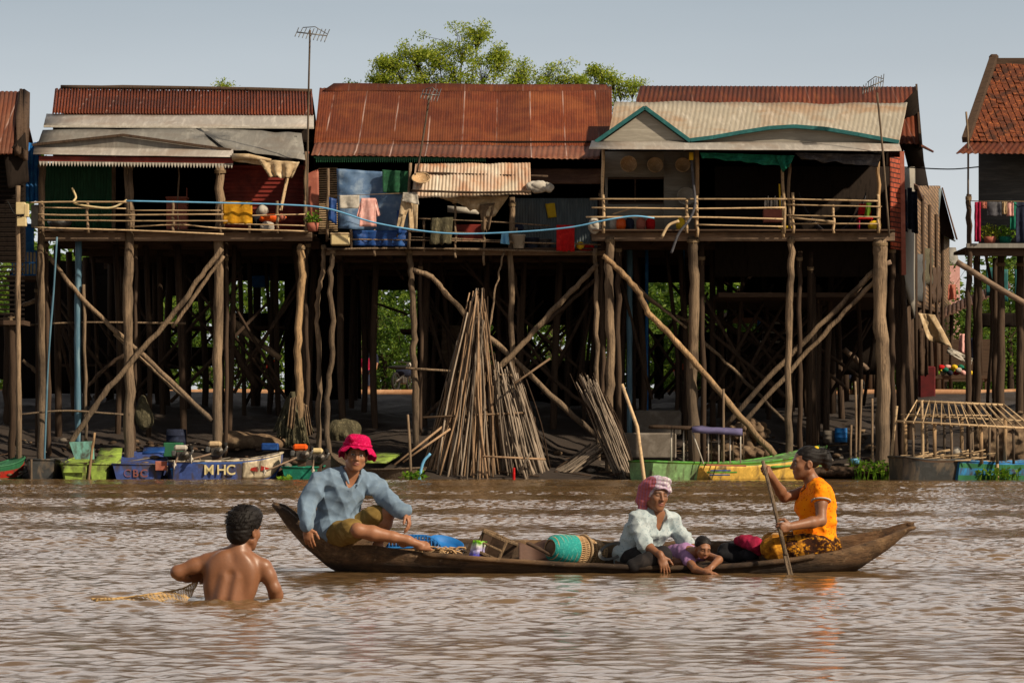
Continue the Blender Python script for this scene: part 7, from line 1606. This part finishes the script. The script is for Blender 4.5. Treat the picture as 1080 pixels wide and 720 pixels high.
# bamboo framed boat on the right
t = thing('bamboo_frame_boat', 'dark and light blue boat under a bare bamboo roof frame', 'boat', W(1010, 71.5))
ta = thing('rowing_boat', 'light blue boat moored behind the bamboo-framed dark hull', 'boat', W(1050, 72.4)); r2, m2_ = hull(ta, W(1000, 71.6), W(1125, 73.4), 1.1, .44, [plb, 'tin_green', plb], bow=.3, rise=(.15, .05), stripes=[(0, .42, 1), (.72, .86, 1)], inner='blue_paint', blunt=(.3, .9))
hull(t, W(945, 71.3), W(1012, 72), 1.3, .5, [pdk, pdk], bow=.2, stern=.2, rise=(0, .08), inner='plank', blunt=(.8, .6))
ridge = [P(967, 423, 72.3), P(1012, 425, 72.3), P(1058, 427, 72.4)]; ev = lambda u, s: P(945 + 150 * u if s < 0 else 956 + 130 * u, 444 + 8 * u if s < 0 else 438 + 6 * u, 71.3 if s < 0 else 73.3)
MB().tube(ridge, .035, 7).build('ridge_pole', M['bamboo'], t)
for s in (-1, 1): MB().tube([ev(0, s), ev(.5, s), ev(1, s)], .03, 7).build('eave_pole', M['bamboo'], t)
MB().tube([P(950, 437, 71.8), P(1045, 438, 71.8)], .02, 6).build('purlin', M['bamboo'], t)
for i in range(15):
    u = i / 14
    for s in (-1, 1):
        a = ridge[0].lerp(ridge[2], u); MB().tube([a + Vector((0, 0, .03)), ev(min(1, u * .9 + .06), s) + (ev(min(1, u * .9 + .06), s) - a) * .06], .017, 6).build('rafter', M['bamboo'], t)
for i, px in enumerate((955, 963, 978, 986, 996, 1004, 1014, 1023, 1026, 1035, 1043, 1052, 1060, 1069)):
    Yp = 71.4 if i % 2 else 73; MB().tube([P(px, 489, Yp), P(px + rn(-1, 1), 447 if Yp < 72 else 441, Yp)], .035 if i % 3 else .05, 7, rough=.06).build('frame_post', M['post' if i % 3 else 'post_pale'], t)
sk_ = MB(); random.seed(3)
for i in range(60):
    c = P(rn(948, 1020), rn(480, 487), rn(71.2, 72.4)); a = rn(-.5, .5); sk_.tube([c, c + Vector((math.cos(a), math.sin(a), rn(-.05, .25))) * rn(.4, 1.0)], [.022, .014], 5)
tag(sk_.build('bamboo_scraps', M['bamboo']), kind='stuff')
one(MB().box(P(950, 485, 71.6), (.42, .3, .16), bev=.03), 'blue_crate', 'tarp_deep', 'dark blue crate at the stern of the bamboo-framed boat', 'crate')
lump(P(1009, 477, 71.8), (.14, .14, .14), 'white_bag', 'white', 'white bag on the bamboo scraps in the bamboo-framed boat', 'bag', .02)
heap('brush_heap', 'heap of brown brush behind the light blue boat at right', 'brush', [(P(1065, 470, 74.5), (1.1, .6, .7)), (P(1085, 465, 74.5), (.8, .6, .8))], 'sack', .1, .04, .3)
heap('dark_boat_wreck', 'dark rotten boat side lying on the bank left of the bamboo-framed boat', 'wreck', [(P(890, 498, 73.4), (1.1, .5, .16)), (P(925, 494, 73.6), (.7, .4, .14))], 'post_dark', .03, .03, .4)
random.seed(4)
# ---------------------------------------------------------------- the long canoe
near = [(288, 531), (303, 537), (318, 551), (335, 562), (360, 570), (400, 576), (460, 584), (520, 589), (600, 594), (680, 597), (740, 597), (790, 594), (840, 588), (890, 579), (930, 567), (952, 558), (962, 555)]
far = [(290, 529), (303, 533), (318, 545), (335, 554), (360, 561), (400, 565), (460, 568), (520, 570), (600, 571), (680, 572), (740, 572), (790, 571), (840, 569), (890, 565), (930, 558), (952, 551), (962, 550)]
keel = [(288, 533), (300, 553), (320, 577), (346, 599), (360, 606), (400, 612), (460, 614), (520, 615), (600, 616), (680, 616), (740, 615), (790, 614), (840, 612), (880, 608), (905, 602), (940, 578), (962, 558)]
CX0, CX1 = -1.70, 2.86; YB = 20.2
canoe = thing('wooden_canoe', 'long weathered wooden canoe with upturned ends carrying four people', 'boat', ((CX0 + CX1) / 2, YB, 0))
def interp_px(tab, x, Y):
    xs = [P(a, b, Y).x for a, b in tab]; zs = [P(a, b, Y).z for a, b in tab]
    return float(np.interp(x, xs, zs))
def canoe_half(x):
    t = (x - CX0) / (CX1 - CX0); return .055 + .375 * max(0, math.sin(math.pi * min(max(t, 0), 1))) ** .62
def canoe_section(x):
    w = canoe_half(x); zn = interp_px(near, x, YB - w); zf = interp_px(far, x, YB + w); zk = interp_px(keel, x, YB - w * .55)
    zk = min(zk, min(zn, zf) - .02)
    return w, zn, zf, zk
mb = MB(); rows = []; NX = 110; NS = 18; th = .028
for i in range(NX + 1):
    x = CX0 + (CX1 - CX0) * i / NX; w, zn, zf, zk = canoe_section(x); ring = []
    for j in range(NS + 1):
        a = math.pi * j / NS; c = math.cos(a); s = math.sin(a)
        y = YB - w * (abs(c) ** .75) * (1 if c > 0 else -1); zt = zn if c > 0 else zf
        z = zk + (zt - zk) * (1 - s ** .8)
        wob = .006 * mnoise.noise(Vector((x * 3, j * .7, 1))) + .004 * mnoise.noise(Vector((x * 11, j * 1.3, 5)))
        ring.append(Vector((x, y, z + wob)))
    wi = max(w - th, .012)
    for j in range(NS + 1):
        a = math.pi * (NS - j) / NS; c = math.cos(a); s = math.sin(a); end = min(i, NX - i) / 10
        y = YB - wi * (abs(c) ** .75) * (1 if c > 0 else -1); zt = (zn if c > 0 else zf)
        zi = max(zk + .045, .035 if min(zn, zf) > .05 else zk + .02); zi = min(zi, min(zn, zf) - .012)
        if end < 1: zi = zi * end + (min(zn, zf) - .012) * (1 - end)
        wob = .006 * mnoise.noise(Vector((x * 3, (NS - j) * .7, 1)))
        ring.append(Vector((x, y, zi + (zt - zi) * (1 - s ** .8) + wob * .5)))
    rows.append(ring)
K = len(rows[0]); vs = [v for r in rows for v in r]; fs = []
for i in range(NX):
    for j in range(K): fs.append((i * K + j, i * K + (j + 1) % K, (i + 1) * K + (j + 1) % K, (i + 1) * K + j))
fs.append(tuple(range(K))[::-1]); fs.append(tuple(NX * K + j for j in range(K)))
mb.add(vs, fs, 0, True)
N = NT('weathered canoe wood'); f_ = N.noise(N.coords((1.2, 7, 7)), 3, 9, .7, .4); col = N.ramp(f_, [(.28, lin(64, 48, 36)), (.5, lin(112, 86, 60)), (.74, lin(150, 120, 86))])
g_ = N.noise(N.coords((1, 1, 1.2)), 2.2, 7, .65, .6); col = N.mix(N.ramp(g_, [(.44, 0.0), (.6, .85)]), col, lin(44, 34, 27))
h_ = N.noise(N.coords((1, 1, 1)), 26, 3, .6); col = N.mix(N.ramp(h_, [(.62, 0.0), (.72, .5)]), col, lin(164, 142, 112))
cz = N.n('ShaderNodeTexCoord'); sz = N.n('ShaderNodeSeparateXYZ'); N.l(cz.outputs['Object'], sz.inputs[0]); az = N.n('ShaderNodeMath', operation='MULTIPLY_ADD'); N.l(f_, az.inputs[0]); az.inputs[1].default_value = -.10; N.l(sz.outputs[2], az.inputs[2])
col = N.mix(N.ramp(az.outputs[0], [(.0, .75), (.03, 0.0)]), col, lin(30, 23, 18))      # soaked along the waterline
ck = N.noise(N.coords((.35, 16, 16)), 4, 8, .75, .2); col = N.mix(N.ramp(ck, [(.36, .8), (.43, 0.0)]), col, lin(26, 20, 16))
N.l(col, N.bsdf.inputs['Base Color']); N.bsdf.inputs['Roughness'].default_value = .72; N.bsdf.inputs['Specular IOR Level'].default_value = .3; N.bump(ck, .9, .02); canoe_m = N.mat
mb.build('hull', canoe_m, canoe)
for px in (652, 480, 790):
    x = P(px, 0, YB).x; w, zn, zf, zk = canoe_section(x)
    MB().bar((x, YB - w + .03, zn - .03), (x + .05, YB + w - .03, zf - .035), .09, .022).build('thwart', canoe_m, canoe)
for sgn in (-1, 1):
    pts = []
    for i in range(26, 93):
        x = CX0 + (CX1 - CX0) * i / NX; a = canoe_section(x); pts.append(Vector((x, YB + sgn * (a[0] + .004), (a[1] if sgn < 0 else a[2]) - .01)) + Vector((0, 0, .004 * mnoise.noise(Vector((x * 4, sgn, 0))))))
    MB().tube(pts, .02, 8, rough=.06).build('rubbing_strake', canoe_m, canoe)

# paddle in the woman's hands: its own thing
pd = thing('paddle', 'worn wooden paddle held upright by the woman in orange', 'paddle', OAR1)
MB().tube([OAR0, OAR0.lerp(OAR1, .3) + Vector((.003, 0, 0)), OAR0.lerp(OAR1, .82)], [.0125, .0135, .0155], 10, rough=.05).build('shaft', M['post'], pd)
a_, b_ = OAR0.lerp(OAR1, .8), OAR0.lerp(OAR1, 1.6); dd = (b_ - a_).normalized(); sd = Vector((0, 1, 0)).cross(dd).normalized()
MB().grid(lambda u, v: a_ + dd * (b_ - a_).length * v + sd * (u - .5) * (.026 + .11 * max(0, v - .25) ** .8) + Vector((0, .006 * math.cos(math.pi * (u - .5)), 0)), 8, 14, th=.012).build('blade', M['post'], pd)

# fishing pole leaning behind the old woman, standing in the canoe
tag(MB().tube([P(690, 585, 20.45), P(672, 450, 20.6), P(656, 405, 20.65)], [.015, .011], 8, rough=.04).build('bamboo_pole', M['bamboo']), 'bamboo pole standing in the canoe behind the old woman', 'pole')

# ---- cargo
def C3(px, py, Y=20.2): return P(px, py, Y)
# blue plastic crate basket, upside down
bk = MB(); c0 = C3(437, 572, 20.2); nx_, ny_ = 16, 9
def dome(u, v):
    x = (u - .5) * .38; y = (v - .5) * .30; e = min(1, max(abs(u - .5), abs(v - .5)) * 2); return c0 + Vector((x * (1 + .05 * (e > .7)), y, .085 * (1 - e ** 3.5) - .03))
for i in range(nx_ + 1): bk.tube([dome(i / nx_, v) for v in np.linspace(0, 1, 12)], .0035, 4)
for j in range(ny_ + 1): bk.tube([dome(u, j / ny_) for u in np.linspace(0, 1, 20)], .0035, 4)
bk.tube([dome(u, 0) for u in np.linspace(0, 1, 12)] + [dome(1, v) for v in np.linspace(0, 1, 8)] + [dome(u, 1) for u in np.linspace(1, 0, 12)], .009, 6)
tag(bk.build('basket', M['blue_paint']), 'blue plastic lattice basket turned over beside the seated man', 'basket')
bs = MB(); c1 = C3(462, 573, 20.25)
bs.lathe([(.0, 0), (.08, .0), (.115, .02), (.125, .06), (.118, .062), (.107, .026), (.08, .012), (0, .01)], c1 + Vector((.05, .0, -.04)), (.25, -.3, 1), 28)
tag(bs.build('basin', M['blue_paint']), 'shallow blue plastic basin behind the lattice basket', 'basin')
nb = MB(); random.seed(31)
for i in range(120):
    p = C3(rn(440, 482), rn(579, 585), rn(19.95, 20.3)); q = p + Vector((rn(-.12, .12), rn(-.05, .05), rn(-.01, .03))); nb.tube([p, (p + q) / 2 + Vector((0, 0, .015)), q], [.006, .004], 4)
tag(nb.build('kindling', M['basket']), 'loose brown twigs and husks heaped on the canoe floor', 'kindling', kind='stuff')
pk = thing('snack_packet', 'crumpled purple, white and green plastic packet by the slatted trap', 'packet', C3(502, 585, 20.05))
def pk_fn(u, v): return C3(494 + 15 * u + 5 * v, 587 - 18 * v + 2 * u, 20.05) + Vector((0, -.035 * math.sin(math.pi * u) + .012 * mnoise.noise(Vector((u * 5, v * 5, 0))), .01 * mnoise.noise(Vector((u * 6, v * 6, 4)))))
N = NT('printed packet'); tcz = N.n('ShaderNodeTexCoord'); sz = N.n('ShaderNodeSeparateXYZ'); N.l(tcz.outputs['Object'], sz.inputs[0]); nz = N.noise(N.coords(), 30, 3); az = N.n('ShaderNodeMath', operation='MULTIPLY_ADD'); N.l(nz, az.inputs[0]); az.inputs[1].default_value = .06; N.l(sz.outputs[2], az.inputs[2])
N.l(N.ramp(az.outputs[0], [(.03, lin(78, 78, 190)), (.075, lin(196, 190, 216)), (.098, lin(222, 222, 214)), (.115, lin(120, 196, 24))]), N.bsdf.inputs['Base Color']); N.bsdf.inputs['Roughness'].default_value = .35
MB().grid(pk_fn, 14, 14, th=.02).build('wrapper', N.mat, pk)
# slatted wooden trap box, tipped
tb = thing('slatted_box', 'open slatted wooden fish trap box tipped on its side in the canoe', 'box', C3(525, 590, 20.1))
o_ = C3(523, 577.5, 20.1); Rb = Matrix.Rotation(math.radians(24), 3, 'Y') @ Matrix.Rotation(math.radians(-22), 3, 'Z')
def tbx(name, c, s, m): MB().box(o_ + Rb @ Vector(c), s, Rb, bev=.004).build(name, M[m], tb)
tbx('side_panel', (-.1, 0, 0), (.015, .2, .16), 'plank'); tbx('back_panel', (0, .1, 0), (.2, .012, .16), 'plank'); tbx('base_panel', (0, 0, -.08), (.2, .2, .012), 'plank')
for c, s in (((0, -.1, .075), (.2, .018, .022)), ((0, -.1, -.07), (.2, .018, .022)), ((.095, -.1, 0), (.018, .02, .16)), ((0, .1, .085), (.2, .02, .02)), ((.1, 0, .08), (.018, .2, .02)), ((-.1, 0, .085), (.018, .2, .02)), ((0, -.105, .0), (.19, .012, .016)), ((.1, .0, -.075), (.018, .2, .02))): tbx('slat', c, s, 'post_pale')
# curved grey sheet and a paddle blade
tag(MB().grid(lambda u, v: C3(548 + 32 * u, 592 - 20 * v * (1 - .15 * math.sin(u * 5)), 20.25) + Vector((0, .08 * math.sin(math.pi * u) + .1 * v, 0)), 10, 6, th=.01).build('bent_sheet', M['tin_brown']), 'bent brown sheet lying between trap box and teal basket', 'sheet')
tag(MB().bar(C3(556, 572, 20.05), C3(584, 586, 20.0), .06, .02).build('dark_board', M['plank']), 'dark thin board slanting beside the teal basket', 'board')
# teal and bamboo fish basket lying on its side
fb = thing('fish_basket', 'cylindrical bamboo fish basket with teal netting lying on its side', 'basket', C3(607, 595, 20.1))
a0, a1 = C3(580, 577.5, 20.0), C3(634, 583, 20.3); axv = (a1 - a0).normalized(); Lb = (a1 - a0).length
pr = [(.055, 0), (.085, .03), (.098, .1), (.104, .2), (.1, .3), (.085, Lb - .02), (.07, Lb)]
e1 = axv.orthogonal().normalized(); e2 = axv.cross(e1)
rb = MB()
for k in range(44):
    a = 2 * math.pi * k / 44; rb.tube([a0 + axv * h + (e1 * math.cos(a) + e2 * math.sin(a)) * r for r, h in pr], .0045, 4)
for h in np.linspace(.02, Lb - .01, 13):
    r = np.interp(h, [x[1] for x in pr], [x[0] for x in pr]); rb.tube([a0 + axv * h + (e1 * math.cos(a) + e2 * math.sin(a)) * (r + .003) for a in np.linspace(0, 6.2832, 32)], .0045, 4)
rb.build('bamboo_ribs', M['basket'], fb)
MB().lathe([(r - .012, h) for r, h in pr], a0, axv, 28).build('inner_lining', M['sack'], fb)
MB().lathe([(r + .007, h) for r, h in pr[:4]] , a0, axv, 40, cap=False, wob=.015).build('teal_netting', mat('teal netting', (40, 168, 156), (24, 128, 124), (84, 190, 176), 60, (1, 1, 1), .8, .8, .006), fb)
MB().tube([a0 + axv * .3 + (e1 * math.cos(a) + e2 * math.sin(a)) * .112 for a in np.linspace(0, 6.2832, 32)], .011, 6).build('rim_hoop', M['bamboo'], fb)
tag(MB().lathe([(.0, 0), (.095, 0), (.11, .16), (.1, .16), (.088, .012), (0, .01)], C3(637, 594, 20.35), (.1, 0, 1), 24).build('woven_bin', M['sack']), 'grey brown woven bin behind the teal fish basket', 'bin')
cl = MB(); cc = C3(645, 590, 20.05)
for k in range(4): cl.tube([cc + Vector(((.075 + .006 * k) * math.cos(a), .03 * math.sin(a), .06 + (.05 + .004 * k) * math.sin(a + .4))) for a in np.linspace(0, 6.2832, 30)], .005, 5)
tag(cl.build('cable_coil', M['metal']), 'grey coil of hose leaning beside the old woman', 'coil')
# bundle of dark bags with magenta cloth
S = SDF(.007)
for px, py, Y, r in ((768, 580, 20.2, .07), (780, 579, 20.25, .085), (793, 577, 20.25, .075), (774, 587, 20.15, .06), (790, 586, 20.1, .065), (760, 585, 20.15, .045)): S.ell(C3(px, py, Y), (r * 1.1, r, r * .8), None, .03)
S.disp(folds(.012, .9, 30)); bg_ = thing('cloth_bundle', 'heap of black bags and clothes behind the paddling woman', 'bundle', C3(780, 590, 20.2)); S.build('black_bag', M['black_cloth'], bg_)
S = SDF(.006); S.chain([C3(777, 571, 20.15), C3(787, 570, 20.1), C3(797, 575, 20.05), C3(801, 583, 20.05)], [.03, .045, .045, .02], .03); S.disp(folds(.012, 1.1, 31))
o = S.build('magenta_cloth', M['magenta'], bg_); o['label'] = 'magenta cloth on top of the black bags'
S = SDF(.006); S.chain([C3(818, 566, 20.1), C3(824, 568, 20.05)], [.035, .03], .02); S.disp(folds(.008, 1.2, 32)); t_ = thing('wicker_purse', 'small tan woven bag on the woman\'s lap', 'bag', C3(820, 572, 20.1)); S.build('bag', M['basket'], t_)
# hauled net in the wader's hand
nt = MB(); hp = J['wrL'] + Vector((.055, .01, -.01)); random.seed(8)
top = [hp, hp + Vector((-.1, .02, -.055)), P(160, 626, YM), P(128, 630, YM), P(96, 631.5, YM - .05)]; bot = [hp + Vector((.0, -.01, -.02)), P(197, 633, YM), P(172, 634, YM - .1), P(140, 634, YM - .1), P(100, 633, YM - .12)]
tp = smooth_path(top, 10); bt = smooth_path(bot, 10); n_ = len(tp)
net_pt = lambda i, v: tp[i].lerp(bt[i], v) + Vector((0, .05 * math.sin(v * 3.1) * math.sin(i * .5), .006 * math.sin(i * 1.3 + v * 9)))
for q in range(13): nt.tube([net_pt(i, q / 12) for i in range(n_)], .0015, 4)
for i in range(n_ - 1):
    for q in range(12):
        nt.tube([net_pt(i, q / 12), net_pt(i + 1, (q + 1) / 12)], .0012, 4); nt.tube([net_pt(i + 1, q / 12), net_pt(i, (q + 1) / 12)], .0012, 4)
nt.tube(tp, .005, 5)
tag(nt.build('fishing_net', mat('yellow net cord', (200, 168, 116), (184, 150, 98), (214, 184, 134), 20, (1, 1, 1), .8, .2)), 'yellow mesh net trailing from the wading man\'s hand into the water', 'net')
# ---------------------------------------------------------------- camera, sun, sky
cam = bpy.data.cameras.new('camera'); co = bpy.data.objects.new('camera', cam); C.objects.link(co)
co.location = (0, 0, EYE); co.rotation_euler = (math.radians(90), 0, 0)
cam.sensor_width = 36; cam.lens = 100; cam.shift_y = 108 / 1080; cam.clip_end = 6000
bpy.context.scene.camera = co
AZ, EL = 56, 36
sun = bpy.data.lights.new('sun', 'SUN'); so = bpy.data.objects.new('sun', sun); C.objects.link(so)
sun.energy = 5.0; sun.angle = math.radians(1.5); sun.color = (1, .84, .64)
d = Vector((math.sin(math.radians(AZ)) * math.cos(math.radians(EL)), -math.cos(math.radians(AZ)) * math.cos(math.radians(EL)), math.sin(math.radians(EL))))
so.rotation_euler = d.to_track_quat('Z', 'Y').to_euler(); so.location = d * 60
w = bpy.data.worlds.new('World'); bpy.context.scene.world = w; w.use_nodes = True
t = w.node_tree; t.nodes.clear()
def wn(k, **kw):
    x = t.nodes.new(k)
    for a, b in kw.items(): setattr(x, a, b)
    return x
out = wn('ShaderNodeOutputWorld'); bg = wn('ShaderNodeBackground'); t.links.new(bg.outputs[0], out.inputs[0])
sky = wn('ShaderNodeTexSky'); sky.sky_type = 'NISHITA'; sky.sun_disc = False
sky.sun_elevation = math.radians(EL); sky.sun_rotation = math.radians(180 - AZ); sky.dust_density = 2.5; sky.air_density = 1.0
# thin grey cloud sheet over the sky, a little uneven
tc = wn('ShaderNodeTexCoord'); mp = wn('ShaderNodeMapping'); mp.inputs['Scale'].default_value = (1, 1, 5); t.links.new(tc.outputs['Generated'], mp.inputs[0])
no = wn('ShaderNodeTexNoise'); no.inputs['Scale'].default_value = 2.2; no.inputs['Detail'].default_value = 4; t.links.new(mp.outputs[0], no.inputs['Vector'])
sp = wn('ShaderNodeSeparateXYZ'); t.links.new(tc.outputs['Generated'], sp.inputs[0])
gr = wn('ShaderNodeValToRGB'); cr = gr.color_ramp
cr.elements[0].position = 0.0; cr.elements[0].color = (6.6, 6.6, 6.5, 1)
cr.elements[1].position = .85; cr.elements[1].color = (1.2, 1.25, 1.35, 1)
e = cr.elements.new(.07); e.color = (7.0, 7.3, 7.5, 1)
e = cr.elements.new(.155); e.color = (4.1, 4.6, 5.0, 1)
e = cr.elements.new(.21); e.color = (12.0, 11.5, 11.0, 1)  # bright band above the view, added for the water to reflect
e = cr.elements.new(.33); e.color = (15.5, 14.6, 13.8, 1)
e = cr.elements.new(.5); e.color = (4.2, 4.0, 3.9, 1)
t.links.new(sp.outputs[2], gr.inputs[0])
nr = wn('ShaderNodeValToRGB'); nr.color_ramp.elements[0].position = .3; nr.color_ramp.elements[0].color = (.86, .86, .87, 1); nr.color_ramp.elements[1].position = .7; nr.color_ramp.elements[1].color = (1.05, 1.05, 1.05, 1)
t.links.new(no.outputs['Fac'], nr.inputs[0])
m1 = wn('ShaderNodeMix', data_type='RGBA', blend_type='MULTIPLY'); m1.inputs[0].default_value = 1; t.links.new(gr.outputs[0], m1.inputs[6]); t.links.new(nr.outputs[0], m1.inputs[7])
# sky shaped for contrast: full over the far bank, dimmed behind the viewer
mr = wn('ShaderNodeMapRange', interpolation_type='SMOOTHSTEP'); t.links.new(sp.outputs[1], mr.inputs['Value']); mr.inputs['From Min'].default_value = -.35; mr.inputs['From Max'].default_value = .75; mr.inputs['To Min'].default_value = .42; mr.inputs['To Max'].default_value = 1.0
m3 = wn('ShaderNodeMix', data_type='RGBA', blend_type='MULTIPLY'); m3.inputs[0].default_value = 1; t.links.new(m1.outputs[2], m3.inputs[6]); t.links.new(mr.outputs[0], m3.inputs[7])
m2 = wn('ShaderNodeMix', data_type='RGBA'); m2.inputs[0].default_value = .85; t.links.new(sky.outputs[0], m2.inputs[6]); t.links.new(m3.outputs[2], m2.inputs[7])
t.links.new(m2.outputs[2], bg.inputs[0]); bg.inputs[1].default_value = .1
vs = bpy.context.scene.view_settings; vs.view_transform = 'Standard'; vs.look = 'None'; vs.exposure = .12; vs.gamma = 1; vs.use_curve_mapping = False
bpy.context.scene.display_settings.display_device = 'sRGB'
cy = bpy.context.scene.cycles; cy.max_bounces = 6; cy.diffuse_bounces = 3; cy.glossy_bounces = 3; cy.transparent_max_bounces = 6
